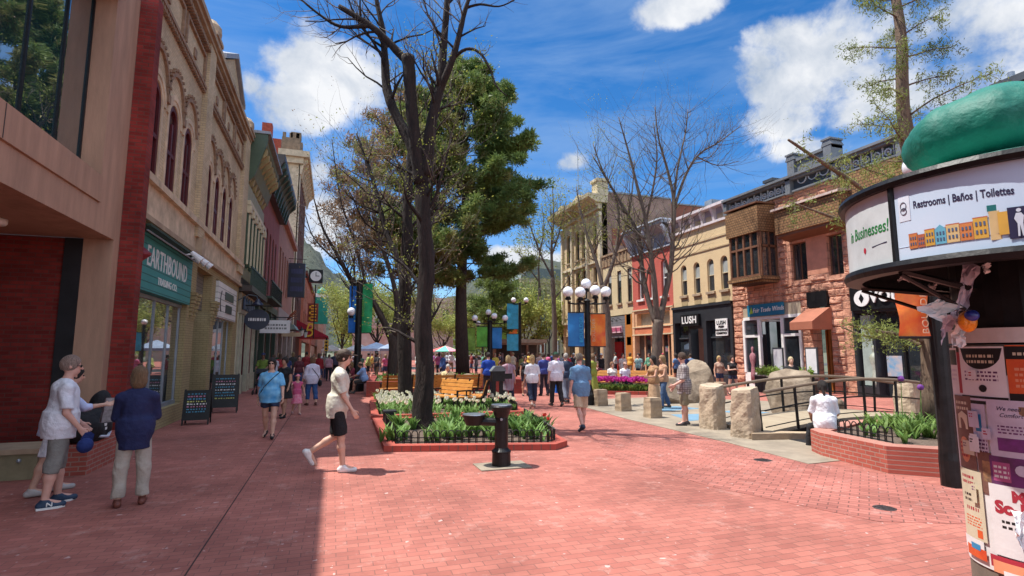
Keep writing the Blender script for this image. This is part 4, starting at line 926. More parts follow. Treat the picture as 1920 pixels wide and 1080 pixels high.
sg = MB(FR).box(35.4,37.4,.09,.2,3.25,3.75).build('shop_sign', mat('pink_sign', (.70,.45,.50), .5), b)
mb = MB(FR); rr = random.Random(5); y = 37.2
for i in range(8): mb.box(y-.17,y,.201,.21,3.36,3.64); y -= .22
mb.build('sign_lettering', mat('magenta_letters', (.45,.06,.15), .5), sg)
mb = MB(FR)
for i in range(4): mb.path([(35.6+.7*i,.08,4.2),(35.6+.7*i,.4,4.35),(35.6+.7*i,.5,4.2)],.02,5); mb.lathe([(.03,.06),(.12,-.06)], (35.6+.7*i,.5,4.15), 8)
mb.build('sign_lamps', M['black'], b)
MB(FR).box(35.2,38.3,-.9,-.85,0,2.9).build('display_window', M['glass'], b); MB(FR).box(36.8,37.9,-.8,-.6,0,2.6).build('red_panel', mat('red_panel', (.35,.02,.02), .5), b)
mb = MB(FR); mb.wall(34,35,0,4.55,[(34.2,34.8,.9,2.3),(34.2,34.8,2.9,3.8)],-.3,.12); dw = mb.build('wooden_door', M['orangewood'], b); MB(FR).box(34.2,34.8,-.1,-.05,.9,3.8).build('door_pane', M['glass'], dw)
MB(FR).box(34,38.5,-14,-.5,8.6,8.8).build('roof', M['dkgrey'], b)
# -- victorian corner building
b = thing('victorian_corner_building', 'three storey cream corner building with bracketed cornice and weathered brick side wall', 'building', (20.7, 42.5, 0))
mb = MB(FR); hs_ = [(39.5,40.15),(41.6,42.3),(42.8,43.6),(44.7,45.5)]
for z0, z1, r_ in ((4.4,7.0,0),(7.0,9.4,0),(9.4,13.2,.4)): mb.wall(38.5,46.5,z0,z1,[(a,c_,z0+.6,z1-.5,r_) for a, c_ in hs_],-.5,0)
mb.box(38.5,46.5,-.5,0,13.2,13.6); mb.wall(38.5,46.5,0,4.4,[(39.2,41.2,.4,3.2),(42,43.2,0,3.0),(44,46,.4,3.2)],-.5,0); mb.build('street_wall', mat('cream_stone', (.60,.45,.26), .8, var=.1), b)
for z0, z1, r_ in ((4.4,7.0,0),(7.0,9.4,0),(9.4,13.2,.4)):
    for a, c_ in hs_: window(FR, b, a, c_, z0+.6, z1-.5, r_, .25, 'glass', 'dkbrown', sill='sand', mull=0, trans=[.5])
MB(FR).box(39,46.2,-.45,-.4,0,3.3).build('display_window', M['glass'], b)
mb = MB(FR)
for y in (38.7,41.05,44.15,46.3): mb.box(y-.16,y+.16,0,.22,4.4,13.2); mb.box(y-.24,y+.24,0,.3,13.0,13.35)
mb.box(38.5,46.5,0,.2,4.3,4.5); mb.box(38.5,46.5,0,.15,9.2,9.4); mb.build('pilasters', mat('pale_cream_trim', (.66,.56,.38), .7), b)
mb = MB(FR); mb.box(38.5,46.5,-.5,.3,13.6,14.1); mb.prism([(-.5,14.1),(.5,14.1),(1.3,14.5),(1.35,14.8),(-.5,14.8)],38.3,47,'u')
cr = mb.build('cornice', mat('cream_cornice', (.60,.50,.32), .7), b)
mb = MB(FR)
for i in range(17): bracket(mb, 38.6+.5*i, .3, 14.45, .6, .8, .16)
mb.build_each('bracket', mat('cream_bracket', (.50,.40,.24), .7), cr)
mb = MB(FR); mb.prism([(39.2,14.8),(45.8,14.8),(42.5,15.9)],-.3,.25); mb.box(38.4,39.4,-.6,.4,14.8,15.9); mb.box(38.3,39.5,-.7,.5,15.9,16.15); mb.box(45.6,46.5,-.6,.4,14.8,15.7)
mb.build('pediment', mat('cream_cornice', (.60,.50,.32), .7), b)
mb = MB(FrameY(38.5)); mb.box(20.72,27.5,-.4,.0,0,15.0); mb.build('side_wall', M['sidebrick'], b)
mb = MB(FrameY(38.5)); mb.box(27.5,36.5,-.4,.0,0,14.6); mb.box(34.6,35.7,-.4,.02,14.6,15.5); mb.box(21.6,24.6,.001,.015,10.6,12.0); mb.build('brick_side_wall', M['sidered'], b)
mb = MB(FrameY(38.5)); mb.box(20.72,27.5,-.5,.08,15.0,15.12); mb.box(27.5,36.5,-.5,.08,14.6,14.72); mb.build('wall_coping', M['bluegrey'], b)
MB().box(21.2,36.5,38.9,46.5,14.2,14.4).build('roof', M['dkgrey'], b)
for i, (x, z) in enumerate(((32.6,14.7),(38.5,14.0))):
    r = MB().box(x,x+1.4,39.5,40.5,z,z+1.1).box(x+.1,x+1.3,39.42,39.5,z+.15,z+.95).build('rooftop_unit', M['bluegrey'], loc=(x,40,z)); props(r, ['grey air unit on the roof of the cream corner building', 'grey air unit farther right behind the roofline'][i], 'air unit')
r = MB().tube((21.5,44.5,14.8),(21.5,44.5,21.5),.05,.03).build('flagpole', M['greymetal'], loc=(21.5,44.5,14.8)); props(r, 'thin bare flagpole above the cream corner building', 'flagpole')
# dark modern building behind the kiosk on the right edge
b = thing('dark_roofed_building', 'dark grey building with projecting metal roof edge behind the kiosk', 'building', (20.7, 6, 0))
mb = MB(FR); mb.wall(-6,10.4,4.5,10.2,[(a,a+2.2,5.3,8.6) for a in (-4.5,-1.5,1.5,4.5,7.6)],-.5,0); mb.wall(-6,12,0,4.5,[(-5,11.5,.3,3.6)],-.5,0); mb.build('street_wall', M['charcoal'], b)
for a in (-4.5,-1.5,1.5,4.5,7.6): window(FR, b, a, a+2.2, 5.3, 8.6, 0, .2, 'glass', 'black', mull=1, trans=[.6])
MB(FR).box(-4.9,11.4,-.4,-.35,.3,3.6).build('display_window', M['glass'], b)
MB(FR).box(-6,10.7,-3,.7,10.2,10.45).build('roof', M['dkgrey'], b)
MB(FR).box(-6,10.4,-3,-.5,9.4,9.7).tube((10.3,.3,10.45),(10.3,.3,10.75),.10).build('roof_trim', M['greymetal'], b)
# -- far end of the street
b = thing('long_beige_building', 'long beige stone building across the end of the street with grey green roof', 'building', (26, 92, 0))
FY = FrameY(88); mb = MB(FY)
for z0, z1 in ((0,5),(5,9.5),(9.5,14)): mb.wall(31,46,z0,z1,[(31.8+2.6*i,33.2+2.6*i,z0+1.2,z1-1.2) for i in range(5)],-.6,0)
mb.box(31,46,-.6,.3,14,14.8); mb.build('street_wall', mat('beige_stone', (.31,.26,.17), .85, var=.1), b)
for z0, z1 in ((0,5),(5,9.5),(9.5,14)):
    for i in range(5): window(FY, b, 31.8+2.6*i, 33.2+2.6*i, z0+1.2, z1-1.2, 0, .3, 'glass', 'dkbrown', mull=1)
MB(FY).prism([(31,14.8),(46,14.8),(44,16.6),(32.5,16.6)],-12,.4).build('roof', mat('grey_green_roof', (.12,.15,.14), .7), b)
b = thing('low_brick_building', 'low red and white building glimpsed between the tree trunks at the end of the street', 'building', (2, 120, 0))
FY = FrameY(120); mb = MB(FY); mb.wall(4,26,6,13,[(5.5+3*i,7+3*i,8,11.5) for i in range(7)],-.6,0); mb.box(4,26,-.6,0,0,6); mb.box(4,26,-.6,.4,13,14); mb.build('street_wall', mat('red_white_wall', (.42,.20,.15), .9, col2=(.55,.48,.42), scale=.25), b)
for i in range(7): window(FY, b, 5.5+3*i, 7+3*i, 8, 11.5, 0, .3, 'glass', 'white', mull=1)
# ================================================================== TREES
class Tubes:
    def __init__(s): s.V = []; s.F = []; s.n = 0
    def path(s, pts, rr, n):
        m = len(pts); up = None; b = s.n
        for k in range(m):
            d = (pts[min(k+1, m-1)]-pts[max(k-1, 0)])
            if d.length < 1e-9: d = Vector((0,0,1))
            d.normalize()
            if up is None: up = d.cross(Vector((.3,.1,1)) if abs(d.z) < .9 else Vector((1,0,0))).normalized()
            t = (up-d*up.dot(d)).normalized(); up = t; q = d.cross(t)
            for i in range(n):
                an = 6.28318*i/n; w_ = 1+(.07*math.sin(an*3+k*.35)+.06*math.sin(an*5-k*.8+1)+.04*math.sin(an*8+k*1.9) if n > 11 else 0); v = pts[k]+(t*math.cos(an)+q*math.sin(an))*rr[k]*w_; s.V.append((v.x, v.y, v.z))
        for k in range(m-1):
            for i in range(n): s.F.append((b+k*n+i, b+k*n+(i+1)%n, b+(k+1)*n+(i+1)%n, b+(k+1)*n+i))
        s.F.append(tuple(b+i for i in range(n))[::-1]); s.F.append(tuple(b+(m-1)*n+i for i in range(n))); s.n += m*n
    def obj(s, name, m, parent): return new_obj(name, s.V, s.F, m, parent, smooth=True, recalc=False)
def rv(r_): return Vector((r_.gauss(0,1), r_.gauss(0,1), r_.gauss(0,1))).normalized()
def grow(T, tw, p, d, L, r, lev, r_, tips, kink=.22, up=.12, kids=(3,5), ratio=.62, cut=.012, spread=.75, endr=.35):
    n = max(3, int(3+L*1.2)); pts = [p]; dd = d.normalized(); q = p
    for i in range(n):
        dd = (dd+rv(r_)*kink+Vector((0,0,up))).normalized(); q = q+dd*(L/n); pts.append(q)
    rr = [r*(1-(1-endr)*i/n) for i in range(n+1)]
    tgt = T if (r > .025) else tw
    tgt.path(pts, rr, 7 if r > .08 else 5 if r > .025 else 3)
    tips.append(pts[-1]); 
    if r > .006 and lev < 7: tips.append(pts[len(pts)//2])
    if r*ratio < cut or lev <= 0: return
    k = r_.randint(*kids)
    for j in range(k):
        t = r_.uniform(.3, 1.0) if j else 1.0
        i = min(int(t*n), n-1); base = pts[i]+(pts[i+1]-pts[i])*(t*n-i)
        side = rv(r_); side = (side-dd*side.dot(dd)).normalized()
        nd = (dd+side*spread*r_.uniform(.6,1.3)).normalized()
        grow(T, tw, base, nd, L*ratio*r_.uniform(.75,1.2), max(r*(1-(1-endr)*t)*r_.uniform(.6,.85), .004), lev-1, r_, tips, kink, up, kids, ratio, cut, spread, endr)
def leaf_cloud(name, pts, m, parent, n, size, spread, r_seed, aspect=.5, droop=0.0, blade=False):
    """many small separate leaf faces scattered about the given points"""
    g = np.random.default_rng(r_seed); P = np.array([[p[0],p[1],p[2]] for p in pts]); idx = g.integers(0, len(P), n)
    c = P[idx]+g.normal(0, 1, (n,3))*np.array(spread if hasattr(spread,'__len__') else (spread,)*3)
    a = g.normal(0,1,(n,3)); a[:,2] -= droop; a /= np.linalg.norm(a,axis=1)[:,None]
    b = np.cross(a, g.normal(0,1,(n,3))); b /= np.linalg.norm(b,axis=1)[:,None]
    s = size*g.uniform(.6,1.35,(n,1)); w = s*aspect
    V = np.empty((n,4,3)); V[:,0] = c-a*s*.5; V[:,1] = c+b*w*.5; V[:,2] = c+a*s*.5; V[:,3] = c-b*w*.5
    F = np.arange(n*4).reshape(n,4)
    return new_obj(name, V.reshape(-1,3), F.tolist(), m, parent, recalc=False)
M['bud'] = leafmat('spring_leaf', (.20,.24,.04), (.34,.36,.07))
M['spring'] = leafmat('spring_green', (.22,.27,.06), (.42,.44,.12), scale=.8)
M['pine'] = leafmat('pine_needles', (.07,.125,.035), (.22,.285,.07), trans=.32, scale=.45)
M['pineolive'] = leafmat('olive_needles', (.14,.15,.05), (.29,.28,.09), trans=.3, scale=.7)
M['rusty'] = leafmat('rusty_seed_leaves', (.24,.13,.07), (.34,.22,.12), trans=.25, scale=1.2)
M['feather'] = leafmat('feathery_green', (.16,.21,.05), (.30,.34,.09), scale=1.5)
M['greybark'] = mat('grey_bark', (.17,.13,.10), .95, col2=(.075,.055,.045), scale=6, bump=1, bscale=16, bdist=.02, stretch=(3,3,.6))
def limb(T, pts, n=8):
    """pts: (px,py,distance,radius) -> smooth world path"""
    P = [D(a, b, c) for a, b, c, _ in pts]; rr = [q[3] for q in pts]
    Q = []; RR = []
    for k in range(len(P)-1):
        p0 = P[max(k-1,0)]; p1 = P[k]; p2 = P[k+1]; p3 = P[min(k+2, len(P)-1)]
        for j in range(4):
            t = j/4; Q.append(.5*((2*p1)+(p2-p0)*t+(2*p0-5*p1+4*p2-p3)*t*t+(3*p1-p0-3*p2+p3)*t**3)); RR.append((rr[k]+(rr[k+1]-rr[k])*t)*(1+.06*math.sin(k*5+j*2.1)))
    Q.append(P[-1]); RR.append(rr[-1]); T.path(Q, RR, n); return Q, RR
def sprout(T, tw, Q, RR, r_, tips, count, L, lev, t0=.2, up=.15, spread=1.0, rmul=.45, side=None):
    for _ in range(count):
        k = r_.randint(int(len(Q)*t0), len(Q)-2); d = (Q[k+1]-Q[k]).normalized(); s_ = rv(r_)
        if side is not None: s_ = (s_+Vector(side)*1.2).normalized()
        s_ = (s_-d*s_.dot(d)).normalized()
        grow(T, tw, Q[k], (d*.7+s_*spread), L*r_.uniform(.5,1.2), min(RR[k]*rmul, .06)*r_.uniform(.5,1), lev, r_, tips, .3, up, (2,4), .62, .006, .9)
# 1: the big bare tree of the front bed
r_ = random.Random(11); t = thing('bare_tree', 'large dark bare tree with a sawn off limb rising from the front flower bed', 'tree', tuple(G(795,808)))
T = Tubes(); tw = Tubes(); tips = []; d0 = 12.55
q0 = limb(T, [(797,826,d0,.42),(795,806,d0,.29),(793,770,d0,.235),(797,700,d0,.205),(793,600,d0,.19),(799,500,d0,.18),(794,400,d0,.17),(791,335,d0,.16),(788,300,d0,.145)], 26)
q1 = limb(T, [(790,345,d0,.19),(782,290,d0-.1,.16),(776,240,d0-.2,.15),(770,180,d0-.3,.145),(768,140,d0-.35,.15),(765,106,d0-.4,.165)], 9)
q2 = limb(T, [(788,320,d0,.17),(768,265,d0+.2,.14),(742,215,d0+.3,.13),(726,170,d0+.4,.12),(722,120,d0+.4,.10),(718,60,d0+.3,.075),(706,0,d0+.3,.06),(700,-60,d0+.3,.04)], 8)
q3 = limb(T, [(768,120,d0-.3,.10),(748,100,d0-.3,.10),(722,72,d0-.4,.085),(690,45,d0-.5,.075),(636,12,d0-.6,.06)], 7)
q4 = limb(T, [(690,48,d0-.5,.06),(640,50,d0-.6,.04),(600,28,d0-.6,.03),(560,-5,d0-.7,.02)], 6)
q5 = limb(T, [(798,330,d0,.18),(804,270,d0-.1,.15),(812,215,d0-.2,.13),(826,150,d0-.3,.11),(832,80,d0-.3,.09),(838,10,d0-.4,.075),(842,-90,d0-.4,.05)], 8)
q6 = limb(T, [(820,180,d0-.2,.10),(846,118,d0-.5,.085),(860,70,d0-.6,.07),(872,20,d0-.7,.055),(892,-40,d0-.8,.035)], 7)
q7 = limb(T, [(850,108,d0-.5,.05),(874,92,d0-.7,.04),(898,98,d0-.8,.035),(918,128,d0-.9,.028),(930,160,d0-1,.02),(950,180,d0-1,.012)], 5)
q8 = limb(T, [(872,15,d0-.6,.04),(900,8,d0-.8,.03),(935,12,d0-1,.02),(965,0,d0-1.1,.012)], 5)
q9 = limb(T, [(791,540,d0,.06),(760,500,d0+.2,.035),(720,470,d0+.3,.025),(690,440,d0+.5,.012)], 5)
for q, c, L_, lv in ((q0,9,1.3,3),(q2,22,1.5,3),(q3,9,1.1,2),(q4,12,.9,2),(q5,20,1.4,3),(q6,14,1.2,2),(q7,12,.5,1),(q8,8,.6,1),(q9,7,.9,2)): sprout(T, tw, q[0], q[1], r_, tips, c, L_, lv, t0=.35)
T.obj('trunk', M['bark'], t); cr = tw.obj('crown', M['twig'], t); MB().tube(tuple(q1[0][-1]-Vector((0,0,.01))), tuple(q1[0][-1]+Vector((0,0,.012))), .15, .15, 12).build('sawn_end', mat('sawn_wood', (.40,.30,.17), .8), t)
leaf_cloud('buds', [p for p in tips if p.z < 9], M['bud'], cr, 1300, .05, .07, 1)
# 2: second tree behind
r_ = random.Random(12); t = thing('bare_tree', 'dark straight bare tree among the white tulips behind the biggest trunk', 'tree', tuple(G(760,757)))
T = Tubes(); tw = Tubes(); tips = []; d0 = 19.0
q0 = limb(T, [(761,772,d0,.40),(760,757,d0,.28),(760,700,d0,.245),(758,600,d0,.225),(760,520,d0,.21),(763,450,d0,.20),(764,380,d0,.17),(768,320,d0,.14),(772,250,d0,.10),(776,180,d0,.06)], 16)
q1 = limb(T, [(760,540,d0,.15),(742,480,d0+.3,.12),(722,430,d0+.5,.10),(708,370,d0+.6,.08),(690,310,d0+.7,.06),(668,250,d0+.8,.03)], 7)
q2 = limb(T, [(764,500,d0,.13),(790,440,d0-.4,.10),(815,380,d0-.6,.08),(832,310,d0-.8,.05),(850,250,d0-1,.03)], 7)
for q, c, L_, lv in ((q0,26,2.4,3),(q1,22,2.0,3),(q2,22,1.8,3)): sprout(T, tw, q[0], q[1], r_, tips, c, L_, lv, t0=.3)
T.obj('trunk', M['bark'], t); cr = tw.obj('crown', M['twig'], t); leaf_cloud('buds', tips, M['bud'], cr, 2600, .09, .16, 2)
# 3: slender leaning tree left of it
r_ = random.Random(13); t = thing('bare_tree', 'slender bare tree leaning left over the walk from the middle bed', 'tree', tuple(D(735,722,28)))
T = Tubes(); tw = Tubes(); tips = []; d0 = 27.0
q0 = limb(T, [(735,740,d0,.26),(735,700,d0,.24),(737,650,d0,.22),(733,625,d0,.22)], 8)
q1 = limb(T, [(733,632,d0,.20),(718,600,d0,.17),(700,568,d0,.15),(680,548,d0,.13),(656,520,d0,.11),(628,470,d0,.085),(604,425,d0,.06),(588,370,d0,.03)], 7)
q2 = limb(T, [(736,630,d0,.18),(745,580,d0,.15),(735,520,d0,.12),(715,460,d0,.10),(700,400,d0,.08),(690,330,d0,.05),(676,260,d0,.03)], 7)
q3 = limb(T, [(690,556,d0,.10),(678,500,d0,.085),(660,440,d0,.07),(640,380,d0,.05),(630,320,d0,.035),(622,260,d0,.02)], 6)
q4 = limb(T, [(650,505,d0,.07),(610,470,d0,.05),(585,440,d0,.035),(572,400,d0,.02)], 5)
for q, c, L_, lv in ((q1,30,2.7,3),(q2,30,3.0,3),(q3,30,2.8,3),(q4,12,1.8,3)): sprout(T, tw, q[0], q[1], r_, tips, c, L_, lv, t0=.25)
T.obj('trunk', M['bark2'], t); cr = tw.obj('crown', M['twig'], t); leaf_cloud('rusty_buds', tips, M['rusty'], cr, 2500, .10, .2, 3)
# conifers
def conifer(label, px, base, dist, top, half, seed, m1, trunkm, n_leaf, first=.28, tufts=1.0, side_bias=0, m2=None, frac2=0.0, rad=.45, prof=None, lsz=.24):
    r_ = random.Random(seed); b0 = D(px, 680, dist); b0 = Vector((b0.x, b0.y, base)); t = thing('conifer_tree', label, 'tree', tuple(b0)); H = top-base
    T = Tubes(); tips = []; tips2 = []
    pts = [b0+Vector((.12*math.sin(i*.8+seed), .12*math.cos(i*1.1), H*i/14)) for i in range(15)]
    T.path(pts, [rad*(1-.93*i/14)+.02 for i in range(15)], 9)
    z = first*H
    while z < H*.985:
        u = z/H; R_ = half*(prof(u) if prof else (1-u)**.6)
        for k in range(r_.randint(3,5)):
            a = r_.uniform(0, 6.283); L_ = R_*r_.uniform(.65,1.12)*(1+side_bias*math.cos(a))
            if L_ < .25: L_ = .25
            P = []; base_ = b0+Vector((0,0,z)); n = 6
            el = .1+.65*u
            for i in range(n+1):
                s_ = i/n; P.append(base_+Vector((math.cos(a)*L_*s_, math.sin(a)*L_*s_, L_*(el*s_*.55-.12*s_*s_+.18*s_**3)))+rv(r_)*.07*L_*s_*.6)
            T.path(P, [max(.012, .055*(1-u*.6)*(1-.85*i/n)) for i in range(n+1)], 4)
            kk = int(5+L_*3.4)
            for j in range(kk):
                s_ = r_.uniform(.28,1.0)**.8; i = min(int(s_*n), n-1); q = P[i]+(P[i+1]-P[i])*(s_*n-i)
                off = Vector((r_.gauss(0,.30), r_.gauss(0,.30), abs(r_.gauss(0,.22))))*(.5+.25*L_*(1.1-s_))
                e = q+off; T.path([q, (q+e)/2+Vector((0,0,-.05)), e], [.018,.012,.006], 3)
                (tips2 if (m2 and (r_.random() < (frac2*(1.0 if math.cos(a-2.9)>-.1 else .25)))) else tips).append(e)
        z += r_.uniform(.34,.62)*(1.0)
    T.obj('trunk', trunkm, t)
    # needle tufts: little stars of blades around each tip
    def tuft(name, tp, m, n):
        g = np.random.default_rng(seed+5); P = np.array([[p.x,p.y,p.z] for p in tp]); k = len(P); per = max(6, int(n/k))
        c = np.repeat(P, per, 0)+g.normal(0, .13, (k*per,3)); n_ = len(c)
        out = c-np.repeat(P, per, 0)+np.array([0,0,.10]); out /= np.linalg.norm(out,axis=1)[:,None]+1e-6
        a = out*.8+g.normal(0,.55,(n_,3)); a /= np.linalg.norm(a,axis=1)[:,None]
        b = np.cross(a, g.normal(0,1,(n_,3))); b /= np.linalg.norm(b,axis=1)[:,None]
        s_ = lsz*g.uniform(.6,1.3,(n_,1)); w = s_*.17
        V = np.empty((n_,3,3)); V[:,0] = c-b*w; V[:,1] = c+b*w; V[:,2] = c+a*s_
        return new_obj(name, V.reshape(-1,3), np.arange(n_*3).reshape(n_,3).tolist(), m, t, recalc=False)
    o = tuft('crown', tips, m1, n_leaf)
    if tips2: tuft('brown_foliage', tips2, m2, int(n_leaf*.45))
    return t
conifer('tall dense green pine rising behind the benches, the tallest evergreen', 866, .4, 33, 20.4, 5.0, 21, M['pine'], M['bark2'], 165000, .27, m2=M['pineolive'], frac2=.35, rad=.42,
        prof=lambda u: min(1, (u-.2)/.22+.45)*(1 if u < .5 else max(0, 1-((u-.5)/.52)**2.2)))
conifer('olive and rust coloured thinning evergreen standing left of the dense green pine', 752, .2, 35, 19.6, 5.4, 22, M['pineolive'], M['bark2'], 52000, .33, m2=M['rusty'], frac2=.9, rad=.3,
        prof=lambda u: min(1, (u-.2)/.25+.35)*(1 if u < .5 else max(0, 1-((u-.5)/.52)**1.4)), lsz=.23)
conifer('small dark evergreen in the distance with low drooping boughs', 925, 0, 44, 9.5, 3.4, 23, M['pine'], M['bark2'], 16000, .35, rad=.22)
# bare locust trees on the right
def locust(label, seed, dist, limbs, count, L_, tone='twig', buds=1500, trunkm='greybark', bs=.09):
    r_ = random.Random(seed); t = thing('bare_tree', label, 'tree', tuple(D(limbs[0][0][0], limbs[0][0][1], dist)))
    T = Tubes(); tw = Tubes(); tips = []
    for k, lb in enumerate(limbs):
        q = limb(T, [(a,b,dist+dd,rr*(.72 if k else .85)) for a,b,dd,rr in lb], 9 if k == 0 else 7)
        if k: sprout(T, tw, q[0], q[1], r_, tips, count, L_, 4, t0=.25, up=.15, spread=1.0)
    T.obj('trunk', M[trunkm], t); cr = tw.obj('crown', M[tone], t); leaf_cloud('buds', tips, M['bud'], cr, buds, bs, .15, seed)
    return t
locust('multi limbed bare tree with wide crown before the coral building', 31, 25, [
    [(1232,716,0,.36),(1230,690,0,.29),(1232,640,0,.28),(1234,600,0,.30)],
    [(1230,605,0,.22),(1215,560,.2,.17),(1205,510,.4,.16),(1196,440,.5,.14),(1170,390,.7,.10),(1140,340,.9,.07),(1110,290,1,.03)],
    [(1232,605,0,.22),(1228,540,-.2,.18),(1222,490,-.2,.17),(1210,410,-.2,.13),(1195,350,-.2,.10),(1180,290,-.2,.07),(1160,220,-.3,.03)],
    [(1236,605,0,.24),(1248,550,.2,.19),(1258,500,.2,.17),(1262,440,.2,.14),(1264,380,.3,.12),(1252,320,.3,.09),(1235,260,.2,.06),(1228,200,.2,.03)],
    [(1264,390,.3,.11),(1285,330,.2,.09),(1310,290,.1,.07),(1350,265,0,.045),(1390,235,-.2,.025)],
    [(1262,400,.3,.09),(1270,320,.3,.07),(1285,250,.4,.05),(1290,205,.4,.025)],
    [(1210,420,0,.09),(1225,350,-.4,.07),(1232,290,-.6,.05),(1225,230,-.7,.025)],
    [(1305,293,.1,.05),(1345,310,.3,.035),(1385,302,.5,.015)]], 34, 2.1, bs=.05, buds=2200)
locust('bare tree with dark forked trunk behind the five globe lamp', 32, 26, [
    [(1140,735,0,.30),(1141,690,0,.24),(1140,620,0,.22),(1134,560,0,.20),(1130,535,0,.20)],
    [(1130,540,0,.15),(1118,490,.2,.13),(1100,440,.4,.11),(1090,400,.5,.07),(1080,350,.5,.03)],
    [(1132,540,0,.15),(1150,490,-.2,.13),(1160,430,-.2,.10),(1155,370,-.2,.08),(1130,320,-.3,.06),(1112,270,-.3,.03)],
    [(1152,480,-.1,.09),(1175,420,-.3,.07),(1185,360,-.5,.05),(1190,300,-.5,.025)]], 22, 1.6, buds=2600, bs=.08)
locust('thin bare tree beyond the kiosk near the end of the street', 33, 46, [
    [(1040,700,0,.30),(1040,620,0,.26),(1038,560,0,.24),(1036,520,0,.22)],
    [(1036,525,0,.2),(1034,460,0,.16),(1038,410,0,.11),(1036,350,0,.04)],
    [(1036,520,0,.14),(1015,480,0,.11),(1000,440,0,.08),(985,400,0,.03)],
    [(1034,480,0,.12),(1050,430,0,.09),(1060,380,0,.04)],
    [(1040,560,0,.10),(1062,530,.4,.07),(1082,490,.6,.03)]], 20, 2.6, buds=2200, bs=.18)
locust('thin bare tree seen between the pine and the far bare tree', 34, 54, [
    [(1008,700,0,.25),(1010,600,0,.22),(1012,540,0,.2)],
    [(1012,545,0,.17),(1010,490,0,.13),(1020,430,0,.09),(1015,380,0,.03)],
    [(1012,530,0,.12),(990,500,0,.09),(970,470,0,.04)]], 18, 2.4, buds=1200, bs=.2)
# cypress on the right edge
r_ = random.Random(41); b0 = G(1754,800,.35); t = thing('cypress_tree', 'tall thin cypress with feathery new growth rising from the raised brick planter', 'tree', tuple(b0)); H = 13.0
T = Tubes(); tw = Tubes(); tips = []; dc = b0.x*math.sin(_y)+b0.y*math.cos(_y)
pts = [b0+Vector((.05*math.sin(i), .05*math.cos(i*1.3), H*i/20)) for i in range(21)]
T.path(pts, [.20*(1-.9*i/20)+.015 for i in range(21)], 9)
def spray(p, d, L_, r):
    n = 6; P = [p]; q = p; dd = d
    for i in range(n):
        dd = (dd+rv(r_)*.16+Vector((0,0,.03 if i < 3 else -.06))).normalized(); q = q+dd*L_/n; P.append(q)
    T.path(P, [r*(1-.8*i/n) for i in range(n+1)], 5)
    for j in range(int(7+L_*9)):
        s_ = r_.uniform(.2,1); i = min(int(s_*n), n-1); b_ = P[i]+(P[i+1]-P[i])*(s_*n-i); sd = (rv(r_)+dd*.7+Vector((0,0,-.25))).normalized()*r_.uniform(.12,.38)
        m_ = b_+sd*.5+Vector((0,0,.02)); tw.path([b_, m_, b_+sd+Vector((0,0,-.05))], [.006,.004,.002], 3); tips.append(m_); tips.append(b_+sd); tips.append(b_+sd*.75)
for k in range(44):
    z = 3.0+(H-3.2)*k/44; a = k*2.4+r_.uniform(-.4,.4); L_ = (1.5 if z < 7 else 1.35*(1-(z-7)/8))*r_.uniform(.6,1.15)
    spray(b0+Vector((0,0,z)), Vector((math.cos(a), math.sin(a), .25)), max(L_,.3), .022)
for pl in ([(1703,420,0,.06),(1660,400,-.4,.05),(1610,350,-.8,.045),(1550,310,-1.1,.038),(1478,262,-1.5,.022)],
           [(1715,480,0,.05),(1650,430,-.5,.04),(1600,420,-.7,.03),(1540,400,-.9,.025),(1480,378,-1.2,.012)],
           [(1700,345,0,.06),(1694,280,-.1,.055),(1680,232,-.2,.05)],
           [(1735,640,0,.05),(1690,628,-.2,.035),(1640,620,-.3,.028),(1590,608,-.5,.015)],
           [(1733,650,0,.05),(1680,630,.3,.035),(1630,632,.5,.028),(1575,612,.7,.012)]):
    q = limb(T, [(a,b,dc+dd,rr) for a,b,dd,rr in pl], 6)
    if pl[-1][0] > 1650: continue
    for j in range(26):
        k = r_.randint(3, len(q[0])-2); b_ = q[0][k]; sd = (rv(r_)+Vector((-.5,0,-.3))).normalized()*r_.uniform(.12,.42); tw.path([b_, b_+sd*.5, b_+sd+Vector((0,0,-.06))], [.006,.004,.002], 3); tips += [b_+sd*.5, b_+sd, b_+sd*.8]
T.obj('trunk', M['bark3'], t); cr = tw.obj('crown', M['twig'], t); leaf_cloud('feathery_leaves', tips, M['feather'], cr, 26000, .07, .06, 41, aspect=.25, droop=.5)
